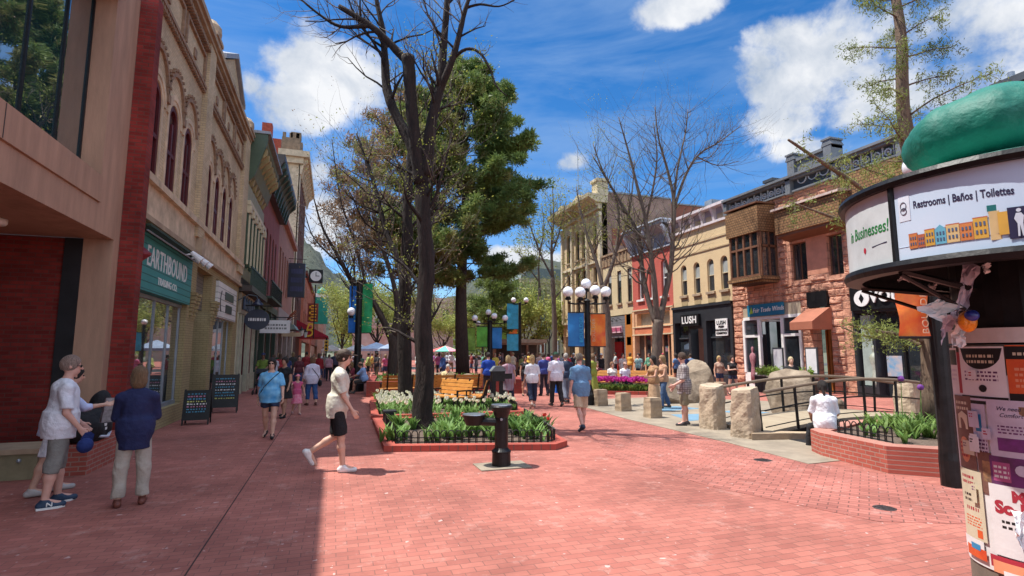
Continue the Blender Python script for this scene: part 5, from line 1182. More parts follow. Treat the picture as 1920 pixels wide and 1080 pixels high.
# leafing trees and shrubs far down the street
def leafy(label, px, dist, h, w, seed, m, n, base=0, size=.22, trunk=True):
    r_ = random.Random(seed); b0 = D(px, 680, dist); b0.z = base; t = thing('leafy_tree', label, 'tree', tuple(b0)); T = Tubes(); tw = Tubes(); tips = []
    T.path([b0, b0+Vector((0,.1,h*.25)), b0+Vector((.1,0,h*.42))], [.22,.16,.12], 7)
    for k in range(7):
        a = k*.9+r_.random(); grow(T, tw, b0+Vector((0,0,h*r_.uniform(.22,.42))), Vector((math.cos(a)*w/h, math.sin(a)*w/h, r_.uniform(.5,1))), h*.42, .09, 3, r_, tips, .2, .1, (2,4), .6, .012)
    T.obj('trunk', M['bark2'], t)
    if tw.n: tw.obj('twigs', M['twig'], t)
    leaf_cloud('crown', tips, m, t, n, size, (w*.09,w*.09,h*.05), seed); return t
far = [('dark evergreen at the far crossing left of the beige building', 955, 78, 12, 5, 'pine'), ('second dark evergreen beyond the wooden kiosk', 1030, 82, 12, 5, 'pineolive'), ('fresh yellow green tree beyond the left lamp post', 640, 70, 10, 5, 'spring'), ('fresh green tree right of the left lamp post', 705, 62, 9.5, 5, 'spring'),
       ('pale green street tree in front of the hillside on the left', 665, 95, 13, 6, 'spring'), ('broad yellow green tree behind the umbrella', 830, 85, 9, 7, 'spring'),
       ('fresh green tree behind the far bunting banners', 905, 75, 9, 5, 'spring'), ('small yellow green tree beside the wooden kiosk', 985, 50, 6.5, 3.2, 'spring'),
       ('yellow green tree between kiosk and cream corner building', 1062, 52, 6.5, 3.4, 'spring'), ('olive tree behind the leaning bare tree', 760, 74, 11, 5.5, 'pineolive'),
       ('dark green tree at the far end behind the pine trunk', 870, 110, 14, 7, 'pineolive')]
for i, (lb, px, ds, h, w, m) in enumerate(far): leafy(lb, px, ds, h, w, 60+i, M[m], 5500, size=.28)
# low foliage masses on the slope at the end
b = MB(); 
o = leaf_cloud('lawn_shrubs', [D(px, y, 130) for px in range(640, 1000, 6) for y in range(600, 668, 10)], M['spring'], None, 12000, .8, (1.2,4,1.0), 77); props(o, kind='stuff')
# ================================================================== PLANTED BEDS, BENCHES, STREET FURNITURE
def bed(name, label, pts, h, mcurb, msoil, cw=.22, soilz=None, cat='flower bed'):
    P = [Vector((p[0], p[1], 0)) for p in pts]; n = len(P); c = sum(P, Vector((0,0,0)))/n
    t = thing(name, label, cat, tuple(c)); area = sum(P[i].x*P[(i+1)%n].y-P[(i+1)%n].x*P[i].y for i in range(n)); sgn = 1 if area > 0 else -1
    I = []
    for i in range(n):
        a = (P[i]-P[i-1]).normalized(); b_ = (P[(i+1)%n]-P[i]).normalized(); na = Vector((-a.y, a.x, 0))*sgn; nb = Vector((-b_.y, b_.x, 0))*sgn
        m_ = (na+nb).normalized(); I.append(P[i]+m_*cw/max(m_.dot(na), .4))
    mb = MB()
    for i in range(n):
        j = (i+1)%n; mb.prism([(P[i].x,P[i].y),(P[j].x,P[j].y),(I[j].x,I[j].y),(I[i].x,I[i].y)], 0, h, 'z')
    mb.build('brick_edge', mcurb, t)
    sz = soilz if soilz is not None else h*.7
    # lumpy soil
    xs = [q.x for q in I]; ys = [q.y for q in I]; MB().prism([(q.x,q.y) for q in I], -.01, sz, 'z').build('soil', M['soil'], t)
    return t, I
def inside(p, poly):
    c = False; n = len(poly)
    for i in range(n):
        a, b_ = poly[i], poly[(i+1)%n]
        if (a[1] > p[1]) != (b_[1] > p[1]) and p[0] < (b_[0]-a[0])*(p[1]-a[1])/(b_[1]-a[1])+a[0]: c = not c
    return c
def scatter(poly, n, r_, mind=.0):
    xs = [p[0] for p in poly]; ys = [p[1] for p in poly]; out = []; k = 0
    while len(out) < n and k < n*60:
        k += 1; p = (r_.uniform(min(xs), max(xs)), r_.uniform(min(ys), max(ys)))
        if inside(p, poly) and all((p[0]-q[0])**2+(p[1]-q[1])**2 > mind*mind for q in out): out.append(p)
    return out
M['leafg'] = leafmat('tulip_leaf', (.10,.21,.045), (.21,.34,.09), trans=.3, scale=5)
M['petalw'] = leafmat('cream_petal', (.75,.72,.52), (.82,.80,.68), trans=.35, scale=6)
M['petalm'] = leafmat('magenta_petal', (.50,.02,.22), (.60,.06,.38), trans=.3, scale=6)
M['petalr'] = leafmat('red_petal', (.55,.03,.02), (.65,.10,.05), trans=.3, scale=6)
def plant_mesh(V, F, p, z, r_, h, n=6, w=.05, curl=.35):
    """strap leaves of one bulb plant"""
    for k in range(n):
        a = r_.uniform(0, 6.283); L_ = h*r_.uniform(.7,1.15); ca, sa = math.cos(a), math.sin(a); lean = r_.uniform(.15, .5); b = len(V)
        for i in range(4):
            s_ = i/3; out = L_*(lean*s_+curl*s_*s_*.6); up = L_*(s_*1.0-.28*s_*s_); ww = w*(1.2-.2*i)*(0.15 if i == 3 else 1)*.5
            for sg in (-1, 1): V.append((p[0]+ca*out-sa*ww*sg, p[1]+sa*out+ca*ww*sg, z+up))
        for i in range(3): F.append((b+2*i, b+2*i+1, b+2*i+3, b+2*i+2))
def flower(V, F, p, z, r_, s=.05):
    n = 6; b = len(V)
    for i in range(n):
        a = 6.283*i/n; V.append((p[0]+math.cos(a)*s*.35, p[1]+math.sin(a)*s*.35, z)); V.append((p[0]+math.cos(a)*s, p[1]+math.sin(a)*s, z+s*.8)); V.append((p[0]+math.cos(a)*s*(.75), p[1]+math.sin(a)*s*.75, z+s*1.8))
    for i in range(n):
        j = (i+1)%n; F.append((b+3*i, b+3*j, b+3*j+1, b+3*i+1)); F.append((b+3*i+1, b+3*j+1, b+3*j+2, b+3*i+2))
def hoops(name, label, pts, z, h=.26, pitch=.13, w=.11, parent=None):
    mb = MB(); 
    for a, b_ in zip(pts, pts[1:]):
        a = Vector((a[0],a[1],z)); b_ = Vector((b_[0],b_[1],z)); L_ = (b_-a).length; n = max(1, int(L_/pitch)); d = (b_-a).normalized(); t_ = L_/n
        for i in range(n):
            c = a+d*(t_*(i+.5)); hw = w/2; P = [c-d*hw, c-d*hw+Vector((0,0,h-hw))]+[c-d*hw*math.cos(math.pi*k/5)+Vector((0,0,h-hw+hw*math.sin(math.pi*k/5))) for k in range(1,5)]+[c+d*hw+Vector((0,0,h-hw)), c+d*hw]
            mb.path([tuple(q) for q in P], .010, 4)
        mb.tube(tuple(a+Vector((0,0,.05))), tuple(b_+Vector((0,0,.05))), .010, n=4); mb.tube(tuple(a+Vector((0,0,.13))), tuple(b_+Vector((0,0,.13))), .009, n=4)
    c = Vector((pts[0][0], pts[0][1], z)); o = mb.build(name, M['black'], loc=tuple(c)); props(o, label, 'edging fence'); return o
# front bed
B1 = [G(718,848), G(1040,845), G(1062,835), G(960,782), G(716,815)]
B1 = [(.95,10.16),(3.98,9.35),(4.35,9.65),(5.0,14.2),(1.05,14.5)]
t, I = bed('flower_bed', 'low brick edged front bed of green tulip clumps around the big bare tree', B1, .11, M['curbbrick'], M['soil'])
I2 = [(q.x, q.y) for q in I]
hoops('hoop_fence', 'black hoop edging along the front and right side of the front bed', [(I2[0][0]+.02, I2[0][1]+.03), I2[1], I2[2], (4.85,13.5)], .08)
hoops('hoop_fence', 'black hoop edging along the left side of the front bed', [(I2[0][0]+.02, I2[0][1]+.12), (I2[4][0]+.02, I2[4][1]-.2)], .08)
r_ = random.Random(3)
front = [(736,828),(760,818),(822,812),(845,806),(870,800),(900,806),(925,800),(958,802),(985,806),(1005,808),(1024,810),(748,806),(800,800),(815,828),(858,824),(876,818),(912,818),(928,824),(948,796),(972,800),(1000,822),(918,802),(893,796),(838,797),(1015,800),(750,826),(880,785),(855,790),(905,790),(990,795),(968,815),(775,805),(835,820),(890,818),(940,812)]
protoV = []
for i, (px, py) in enumerate(front):
    if i < 5:
        V = []; F = []
        for k in range(5): plant_mesh(V, F, (r_.gauss(0,.07), r_.gauss(0,.07)), 0, r_, .40, 6)
        rt = new_obj('tulip_plant', V, F, M['leafg'], recalc=False); protoV.append(rt)
    else:
        rt = copy_tree(protoV[i%5])
    p = G(px, py, .08); rt.location = (p.x, p.y, .08); rt.rotation_euler = (0,0,r_.uniform(0,6)); s_ = r_.uniform(.85,1.25); rt.scale = (s_,s_,s_)
    props(rt, 'leafy green tulip clump not yet in flower in the front hoop edged bed', 'plant', 'tulip clumps in the front bed')
# red flower stems at right end of bed
V = []; F = []
for p in ((4.1,10.0),(4.25,10.6),(3.95,9.9)): plant_mesh(V, F, p, .08, r_, .34, 5)
o = new_obj('red_tulips', V, F, M['leafg'], recalc=False, loc=(4.1,10,.08)); props(o, 'few tall stems with small red blooms at the right end of the front bed', 'plant')
V = []; F = []
for p in ((4.1,10.0),(4.25,10.6),(4.3,10.65)): flower(V, F, p, .46, r_, .035)
new_obj('red_blooms', V, F, M['petalr'], o, recalc=False)
o = MB().box(1.25,1.45,13.1,13.4,.08,.38).box(1.2,1.5,13.05,13.45,.38,.42).build('utility_box', M['blackmatte'], loc=(1.35,13.2,.08)); props(o, 'small black box half hidden in the left corner of the front bed', 'utility box')
# second bed with white tulips
B2 = [(1.05,15.0),(5.35,14.75),(5.8,16.9),(5.2,18.6),(1.3,19.6)]
t, I = bed('flower_bed', 'second brick edged bed filled with creamy white tulips', B2, .11, M['curbbrick'], M['soil']); I2 = [(q.x,q.y) for q in I]
hoops('hoop_fence', 'black hoop edging on the left side of the white tulip bed', [(I2[0][0], I2[0][1]+.1), (I2[4][0], I2[4][1]-.2)], .08)
hoops('hoop_fence', 'black hoop edging on the right side of the white tulip bed', [(I2[1][0], I2[1][1]), I2[2], I2[3]], .08)
def tulips(name, poly, n, m, z, h, r_, fs=.055):
    V = []; F = []; V2 = []; F2 = []
    for p in scatter(poly, n, r_): plant_mesh(V, F, p, z, r_, h, 4, .05); hh = h*r_.uniform(.95,1.3); flower(V2, F2, (p[0]+r_.gauss(0,.02), p[1]+r_.gauss(0,.02)), z+hh, r_, fs*r_.uniform(.8,1.2)); 
    o = new_obj(name, V+V2, F+[tuple(i+len(V) for i in f) for f in F2], [M['leafg'], m], recalc=False); o.data.polygons.foreach_set('material_index', [0]*len(F)+[1]*len(F2)); props(o, kind='stuff'); return o
tulips('white_tulips', I2, 210, M['petalw'], .08, .27, r_, .052)
V = []; F = []
for p in scatter(I2, 160, r_): plant_mesh(V, F, p, .08, r_, .27, 4, .04)
o = new_obj('bulb_foliage', V, F, M['leafg'], recalc=False); props(o, kind='stuff')
# third patch further left behind
t, I = bed('flower_bed', 'small planted corner bed behind the white tulips at the left', [(1.35,19.9),(2.6,19.7),(2.6,21.2),(1.45,21.3)], .11, M['curbbrick'], M['soil'])
V = []; F = []
for p in scatter([(1.5,20.1),(2.4,19.9),(2.4,21),(1.6,21.1)], 30, r_): plant_mesh(V, F, p, .08, r_, .34, 5)
o = new_obj('bulb_foliage', V, F, M['leafg'], recalc=False); props(o, kind='stuff')
# tulip bed on the right with bench behind
B3 = [(10.6,21.0),(14.8,18.6),(15.4,19.6),(11.2,22.1)]
t, I = bed('flower_bed', 'long bed of magenta tulips in front of the right hand bench', B3, .14, M['curbbrick'], M['soil']); I2 = [(q.x,q.y) for q in I]
tulips('magenta_tulips', [I2[0], ((I2[0][0]*.35+I2[1][0]*.65),(I2[0][1]*.35+I2[1][1]*.65)), ((I2[3][0]*.35+I2[2][0]*.65),(I2[3][1]*.35+I2[2][1]*.65)), I2[3]], 420, M['petalm'], .1, .42, r_, .06)
V = []; F = []
for p in scatter(I2, 110, r_): plant_mesh(V, F, p, .1, r_, .3, 5)
o = new_obj('bed_foliage', V, F, M['leafg'], recalc=False); props(o, kind='stuff')
# raised brick planter on the right with seat ledge
B4 = [(8.15,7.37),(7.93,6.02),(8.46,5.5),(10.5,5.2),(12.6,6.9),(12.0,8.3),(10.2,8.5),(8.35,7.75)]
t, I = bed('raised_planter', 'raised brick planter in the right foreground beside the black lamp post', B4, .40, M['planterbrick'], M['soil'], .3, .36, 'planter')
I2 = [(q.x,q.y) for q in I]
hoops('hoop_fence', 'black hoop edging inside the raised brick planter', [(I2[7][0]+.1,I2[7][1]-.05),(I2[0][0]+.05,I2[0][1]),(I2[1][0]+.05,I2[1][1]+.05)], .36, .27)
V = []; F = []
for p in scatter([(9.0,6.6),(10.0,6.0),(11.3,6.6),(11.2,7.7),(9.6,7.9)], 70, r_): plant_mesh(V, F, p, .36, r_, .38, 7, .045)
o = new_obj('strappy_foliage', V, F, leafmat('strappy_leaf', (.09,.17,.04), (.20,.30,.07), scale=5), recalc=False); props(o, kind='stuff')
pr = None
for i, p in enumerate(((8.85,6.9),(8.8,6.3),(9.15,5.95),(9.3,7.3))):
    if i == 0:
        V = []; F = []
        for k in range(3): plant_mesh(V, F, (r_.gauss(0,.05), r_.gauss(0,.05)), 0, r_, .26, 6)
        o = pr = new_obj('tulip_plant', V, F, M['leafg'], recalc=False)
    else: o = copy_tree(pr)
    o.location = (p[0],p[1],.36); o.rotation_euler = (0,0,i*1.7); props(o, 'small green clump by the hoop edging inside the raised brick planter', 'plant', 'small clumps in the raised planter')
o = MB().box(9.9,10.25,5.75,6.1,.36,.62).lathe([(.16,.62),(.12,.7),(.02,.72)], (10.07,5.92,0), 10).build('flood_lamp', M['blackmatte'], loc=(10,5.9,.36)); props(o, 'black ground flood lamp among the plants near the lamp post', 'flood lamp')
for i, (x, y, h) in enumerate(((9.95,7.2,.95),(10.15,7.0,.8))):
    mb = MB(); mb.path([(x,y,.36),(x+.02,y,.36+h*.6),(x+.05,y,.36+h)], .008, 4); o = mb.build('allium', M['leafg'], loc=(x,y,.36)); props(o, ['taller purple allium standing above the raised planter', 'shorter purple allium standing above the raised planter'][i], 'flower')
    MB().ball((x+.05,y,.36+h), .055, 8, 6).build('flower_head', mat('purple_petal', (.20,.05,.30), .8, var=.3, scale=40), o)
# low brick walls behind the benches: planter of the middle bed
def brick_wall_planter(label, pts, h, mm):
    return bed('raised_planter', label, pts, h, mm, M['soil'], .3, h-.08, 'planter')
t, I = brick_wall_planter('dark red low brick planter behind the benches with boulders in it', [(1.35,22.5),(2.4,21.9),(5.6,23.2),(7.9,22.2),(8.6,24.5),(6.5,28.5),(2.0,29.0)], .62, brickmat('deep_red_planter', (.27,.05,.04), (.22,.04,.035), (.16,.06,.05), .2,.068,.008))
I2 = [(q.x,q.y) for q in I]; V = []; F = []
for p in scatter(I2, 120, r_): plant_mesh(V, F, p, .54, r_, .28, 6, .05)
o = new_obj('planter_foliage', V, F, M['leafg'], recalc=False); props(o, kind='stuff')
def rockobj(name, label, x, y, rx, ry, h, seed, z0=0, peak=(0,0), parent=None, cat='boulder', sub=4, jag=.12, rot=0.0):
    r_ = random.Random(seed); bm = bmesh.new(); bmesh.ops.create_icosphere(bm, subdivisions=sub, radius=1)
    pl = [(rv(r_), r_.uniform(.62,.9)) for _ in range(16)]
    for v in bm.verts:
        p = v.co.copy()
        for n_, d_ in pl:
            k = p.dot(n_)-d_
            if k > 0: p -= n_*k*.92
        p += p.normalized()*jag*.25*(math.sin(p.x*7+seed)+math.sin(p.y*9+p.z*6)+math.sin(p.z*13+seed*2))*.5
        q = max(p.z, -.35); f = (q+.35)/1.25
        X = p.x*rx*1.15+peak[0]*f*rx; Y = p.y*ry*1.15+peak[1]*f*ry
        v.co = (X*math.cos(rot)-Y*math.sin(rot), X*math.sin(rot)+Y*math.cos(rot), f*h)
    me = bpy.data.meshes.new(name); bm.to_mesh(me); bm.free(); me.polygons.foreach_set('use_smooth', [False]*len(me.polygons)); me.materials.append(M['boulder'])
    o = bpy.data.objects.new(name, me); COL.objects.link(o); o.location = (x,y,z0); return props(o, label, cat)
rockobj('boulder', 'large pale sandstone boulder behind the footbridge rails', 12.45, 12.0, .66, .6, 1.42, 5, peak=(-.1,.1))
rockobj('boulder', 'squat rounded boulder at the right foot of the large pale boulder', 12.9, 11.5, .5, .5, .72, 8)
rockobj('boulder', 'tall tan boulder behind the man in the checked shirt', 13.45, 17.6, .72, .7, 1.5, 6, peak=(-.2,0))
rockobj('boulder', 'low dark slanting boulder in the play court beside the tan dress', 12.0, 16.6, 1.25, .5, .85, 7, peak=(-.5,.1))
for i, (x,y,s_) in enumerate(((2.9,24.2,.45),(4.4,24.4,.6),(6.1,24.6,.4),(5.3,25.6,.55),(3.6,26.0,.6))):
    rockobj('garden_rock', ['small rock at the left end of the dark red planter','rock left of centre in the dark red planter','small rock toward the right end of the dark red planter','rock behind the elderly man in the dark red planter','rock at the back left of the dark red planter'][i], x, y, s_, s_*.8, s_*.7, 30+i, .5, cat='rock', sub=3)
# bollards
def bollard(x, y, w, h, seed):
    r_ = random.Random(seed); mb = MB(); n = 8
    for k in range(n):
        z0 = h*k/n; z1 = h*(k+1)/n
    P = lambda z: (w/2)*(1-.08*z/h)
    V = []; F = []
    for k in range(n+1):
        z = h*k/n; s_ = P(z)*(1 if k < n else .94)
        for (a, b_) in ((-1,-1),(1,-1),(1,1),(-1,1)): V.append((x+a*s_*(1+r_.uniform(-.05,.05)), y+b_*s_*(1+r_.uniform(-.05,.05)), z))
    for k in range(n):
        for i in range(4): F.append((k*4+i, k*4+(i+1)%4, k*4+4+(i+1)%4, k*4+4+i))
    F += [(3,2,1,0), (n*4,n*4+1,n*4+2,n*4+3)]
    return new_obj('stone_bollard', V, F, M['sand'], loc=(x,y,0))
for i, (px, py, lb) in enumerate(((1124,762,'square sandstone bollard farthest left of the court edge, nearest the blue shirted man'),(1167,772,'square sandstone bollard in the middle of the three along the court edge'),(1223,785,'square sandstone bollard nearest the woman in tan dress'),(1350,742,'small sandstone bollard behind the carved pillar'))):
    p = G(px, py); o = bollard(p.x+.12, p.y+.15, .37 if i < 3 else .4, .55, i); props(o, lb, 'bollard', 'stone bollards along the court')
def pillar(name, label, x, y, seed, rot):
    r_ = random.Random(seed); V = []; F = []; n = 12; m = 20; h = 1.02
    for k in range(n+1):
        z = h*k/n; 
        for i in range(m):
            a = 6.283*i/m; c_, s_ = math.cos(a), math.sin(a); q = (abs(c_)**6+abs(s_)**6)**(-1/6)
            rr = .255*q*(1-.10*z/h)*(1+.05*math.sin(a*5+seed+3*math.sin(z*5))+r_.uniform(-.012,.012)) 
            if k == n: rr *= .93
            V.append((rr*math.cos(a+rot), rr*math.sin(a+rot), z+(.04*math.sin(a+seed) if k == n else 0)))
    for k in range(n):
        for i in range(m): F.append((k*m+i, k*m+(i+1)%m, (k+1)*m+(i+1)%m, (k+1)*m+i))
    F += [tuple(range(m))[::-1], tuple(n*m+i for i in range(m))]
    o = new_obj(name, V, F, mat('carved_stone', (.46,.36,.255), .9, var=.18, scale=4, bump=.9, bscale=12, bdist=.03), loc=None, recalc=False); o.location = (x,y,0); props(o, label, 'stone pillar')
pillar('stone_pillar', 'rough carved sandstone pillar at the rear rail of the footbridge, with fern relief', 8.62, 10.75, 1, .3)
pillar('stone_pillar', 'grooved sandstone pillar at the near end of the footbridge front rail', 8.42, 9.45, 2, .35)
pillar('stone_pillar', 'pale sandstone pillar at the far right end of the footbridge', 13.9, 9.9, 3, .2)
# footbridge
t = thing('footbridge', 'low arched footbridge of pale boards with black and wooden handrails', 'footbridge', (11.2, 10, 0))
A0, A1 = Vector((8.85,9.35,0)), Vector((14.4,9.15,0)); B0, B1_ = Vector((8.95,10.9,0)), Vector((14.8,10.75,0)); n = 16
def arc(s_): return .10+.24*math.sin(math.pi*s_)
V = []; F = []
for i in range(n+1):
    s_ = i/n; a = A0.lerp(A1, s_); b_ = B0.lerp(B1_, s_); z = arc(s_)
    V += [(a.x,a.y,z),(b_.x,b_.y,z),(a.x,a.y,z-.07),(b_.x,b_.y,z-.07)]
for i in range(n): k = i*4; F += [(k,k+1,k+5,k+4),(k+2,k+6,k+7,k+3),(k,k+4,k+6,k+2),(k+1,k+3,k+7,k+5)]
F += [(0,2,3,1),(n*4,n*4+1,n*4+3,n*4+2)]
new_obj('deck', V, F, woodmat('pale_deck_boards', (.36,.30,.21), (.27,.21,.145), 'y', .8), t)
mb = MB()
for (P0, P1) in ((A0,A1),(B0,B1_)):
    V = []
    pts = [P0.lerp(P1, i/n)+Vector((0,-.03,arc(i/n)-.16)) for i in range(n+1)]
    for i in range(n):
        a, b_ = pts[i], pts[i+1]; mb.prism([(a.x,a.z-.22),(b_.x,b_.z-.22),(b_.x,b_.z+.09),(a.x,a.z+.09)], a.y-.03, a.y+.03)
mb.build('side_beam', M['black'], t)  # beam deepened in black, standing in for shade under the deck
for (P0, P1, lb) in ((A0,A1,0),(B0,B1_,1)):
    mb = MB(); k = 7
    rail = [P0.lerp(P1, i/n)+Vector((0,0,arc(i/n)+.82)) for i in range(n+1)]
    mid = [P0.lerp(P1, i/n)+Vector((0,0,arc(i/n)+.45)) for i in range(n+1)]; lo = [P0.lerp(P1, i/n)+Vector((0,0,arc(i/n)+.1)) for i in range(n+1)]
    mb.path([tuple(q) for q in mid], .018, 6); mb.path([tuple(q) for q in lo], .012, 6)
    for j in range(k):
        s_ = j/(k-1); a = P0.lerp(P1, s_)+Vector((-.10*(1-2*s_),0,arc(s_)-.1)); b_ = P0.lerp(P1, s_)+Vector((-.28*(1-2*s_)*.6+.0,0,arc(s_)+.82)); mb.tube(tuple(a), tuple(b_), .032, .032, 6)
    ro = mb.build('rail_frame', M['black'], t)
    mb = MB(); mb.path([tuple(q+Vector((0,0,.02))) for q in rail], .036, 8); mb.build('handrail', woodmat('weathered_handrail', (.22,.16,.11), (.14,.10,.07), 'x', .7), ro)
    if lb: MB().archband(0,0,.1,.14,0,.02,12,a0=0,a1=360) 
o = MB().prism([(8.9,7.6),(10.9,8.4),(13.0,8.9),(13.2,9.0),(9.0,9.2)], .013, .02, 'z').build('painted_bridge_shadow', M['blackmatte']); props(o, kind='structure')  # black sheet stands for the shadow under the bridge, no pit there
o = MB().prism([(8.2,9.05),(8.9,8.9),(9.7,8.6),(9.9,8.72),(9.1,9.15),(8.4,9.3)], .013, .14, 'z').build('kerb_slab', M['sand']); props(o, 'flat sandstone slab step at the near foot of the footbridge', 'stone slab')
# benches
def bench(label, c, ang, L_=1.8, group=None):
    t = thing('park_bench', label, 'bench', (c[0], c[1], 0), ang, group)
    for nm, parts in (('seat', [(-L_/2, L_/2, -.02+.115*i, .08+.115*i, .43, .465) for i in range(4)]),):
        mb = MB(); [mb.box(*q) for q in parts]; mb.build(nm, M['wood'], t, local=True)
    mb = MB()
    for i in range(4):
        z0 = .50+.115*i; y = -.06-.035*i; mb.prism([(y,z0),(y-.035,z0+.01),(y-.065,z0+.105),(y-.03,z0+.095)], -L_/2, L_/2, 'u')
    # prism axis u expects (w,z) over u: with identity frame u=x, w=y
    mb.build('backrest', M['wood'], t, local=True)
    mb = MB()
    for x in (-L_/2+.18, 0, L_/2-.18):
        mb.box(x-.025,x+.025,-.04,.44,.38,.43); mb.box(x-.025,x+.025,.38,.43,0,.38); mb.box(x-.025,x+.025,-.09,-.04,0,.45); mb.prism([(-.08,.40),(-.13,.40),(-.25,.98),(-.20,.98)], x-.025, x+.025, 'u')
    for x in (-L_/2+.05, L_/2-.05): mb.box(x-.025,x+.025,-.12,.42,.62,.66); mb.box(x-.025,x+.025,.38,.42,0,.62)
    mb.build('iron_frame', M['black'], t, local=True)
    return t
def face(ang): return R(ang)
b1 = bench('slatted bench seen from behind, just right of the biggest tree trunk', (4.35,20.0), R(8), 2.3, 'wooden slatted benches of the middle bed')
b2 = bench('wooden slatted bench seen from behind, left of the big trunk behind the second tree', (2.85,20.4), R(6), 2.2, 'wooden slatted benches of the middle bed')
b3 = bench('wooden bench half turned with its slats facing left beside the white tulips', (3.6,16.6), R(118), 1.5, 'wooden slatted benches of the middle bed')
b4 = bench('second half turned wooden bench just right of the other in the white tulips', (4.45,16.3), R(70), 1.3, 'wooden slatted benches of the middle bed')
b5 = bench('long wooden bench behind the magenta tulips', (12.6,21.8), R(-30+180), 3.2, 'wooden benches by the magenta tulips')
b6 = bench('reddish wooden bench at the left end of the magenta tulips', (10.3,22.0), R(150), 1.5, 'wooden benches by the magenta tulips')
# drinking fountain
p = G(940,874); t = thing('drinking_fountain', 'black cast iron drinking fountain with a side basin on a square pale slab', 'drinking fountain', (p.x,p.y,0))
mb = MB(); x, y = p.x, p.y
mb.lathe([(.145,0),(.15,.02),(.145,.21),(.155,.22),(.155,.24),(.12,.27),(.105,.29),(.108,.72),(.105,.76),(.12,.80),(.14,.86),(.175,.90),(.185,.93),(.17,.95)], (x,y,0), 24); mb.build('pedestal', M['black'], t, smooth=False)
mb = MB(); mb.lathe([(.17,.0),(.165,.012),(.14,.008),(.05,-.01),(.001,-.01)], (x,y,.952), 24); mb.build('bowl_top', mat('brushed_steel', (.55,.55,.56), .3, metal=.9), t)
u = Vector((-.95,.32,0)).normalized(); q = p+u*.44
mb = MB(); mb.tube((x,y,.68),(q.x,q.y,.70),.065,.065,10); mb.tube((q.x,q.y,.64),(q.x,q.y,.80),.13,.19,20); arm = mb.build('side_basin_arm', M['black'], t)
mb = MB(); mb.lathe([(.19,0),(.185,.012),(.12,.006),(.001,.0)], (q.x,q.y,.802), 20); mb.build('basin_top', mat('brushed_steel', (.55,.55,.56), .3, metal=.9), arm)
v_ = Vector((-.3,-.95,0)).normalized(); MB().tube((x+v_.x*.11,y+v_.y*.11,.74),(x+v_.x*.14,y+v_.y*.14,.74),.022,.02,10).build('push_button', M['greymetal'], t)
o = MB().box(x-.40,x+.42,y-.28,y+.26,.004,.016).build('stone_slab', M['concrete'], t)
# upright black stand behind
p = G(932,768); t = thing('sign_stand', 'black two legged metal stand with grey sloped hood behind the drinking fountain', 'stand', (p.x,p.y,0)); x, y = p.x, p.y
MB().box(x-.17,x-.05,y-.03,y+.03,0,1.0).box(x+.07,x+.19,y-.03,y+.03,0,1.0).build('stand_legs', M['black'], t)
MB().box(x-.2,x+.22,y-.12,y+.1,.88,1.2).box(x+.2,x+.50,y-.02,y+.02,.95,1.12).build('stand_box', M['black'], t)
MB().prism([(x-.24,1.2),(x+.26,1.2),(x+.14,1.36),(x-.10,1.36)], y-.15, y+.12).build('hood', mat('grey_hood', (.16,.18,.19), .5), t)
# lamp posts
M['globe'] = mat('white_glass_globe', (.88,.89,.92), .12, var=.04, scale=3); M['globe'].node_tree.nodes['Principled BSDF'].inputs['Coat Weight'].default_value = .5
def lamppost(label, p, globes, H=3.55, banners=(), group='globe lamp posts', rad=.085, gr=.20, fl=1.0):
    t = thing('lamp_post', label, 'lamp post', (p[0],p[1],0), 0, group); x, y = p[0], p[1]
    mb = MB(); mb.lathe([(rad*(1+1.1*fl),0),(rad*(1+1.1*fl),.35),(rad*(1+.5*fl),.45),(rad*(1+.25*fl),.6),(rad,.7),(rad*.9,H),(rad*1.2,H+.05),(rad*.4,H+.12)], (x,y,0), 14); mb.build('post', M['black'], t)
    mb = MB(); tops = []
    right = Vector((math.cos(_y),-math.sin(_y),0)); fwd = Vector((math.sin(_y),math.cos(_y),0))
    for (a, f, h) in globes:
        q = Vector((x,y,0))+right*a+fwd*f
        if abs(a)+abs(f) > .05: mb.path([(x,y,H-.05),(x+(q.x-x)*.6,y+(q.y-y)*.6,H-.06),(q.x,q.y,H-.03),(q.x,q.y,H+h)], .032, 6)
        mb.lathe([(.10,-.02),(.11,.05),(.06,.1)], (q.x,q.y,H+h), 10); tops.append((q.x,q.y,H+h+.08+gr))
    mb.build('arms', M['black'], t)
    for q in tops: MB().ball(q, gr, 18, 12).build('globe', M['globe'], t, smooth=True)
    for (s_, z0, z1, w, m1, tx, tcol) in banners:
        d = right*s_; a = Vector((x,y,0))+d*.12; b_ = Vector((x,y,0))+d*(.12+w)
        bm_ = MB(); nn = 6; Vv = []; Ff = []
        for i in range(nn+1):
            for j in range(9):
                q = a.lerp(b_, i/nn); z = z0+(z1-z0)*j/8; off = fwd*(.03*math.sin(j*.9+i*.6+s_)); Vv.append((q.x+off.x, q.y+off.y, z))
        for i in range(nn):
            for j in range(8): k = i*9+j; Ff.append((k,k+9,k+10,k+1))
        bn = new_obj('banner', Vv, Ff, m1, t, smooth=True, recalc=False)
        MB().tube((x,y,z1+.02),(b_.x,b_.y,z1+.02),.018).tube((x,y,z0-.02),(b_.x,b_.y,z0-.02),.018).build('banner_rod', M['black'], t)
        if tx:
            c = a.lerp(b_, .80 if s_ < 0 else .2); 
            c = a.lerp(b_, .18 if s_ < 0 else .18)
            text('banner_lettering', tx, w*.30, (c.x-fwd.x*.05, c.y-fwd.y*.05, (z0+z1)/2), (0,0,1) , tuple(-right), tcol, bn, .003, 1.15)
    return t
M['bblue'] = mat('blue_banner', (.02,.23,.55), .6, col2=(.015,.14,.42), scale=2.5); M['borange'] = mat('orange_banner', (.85,.30,.02), .6, col2=(.72,.06,.02), scale=2.2)
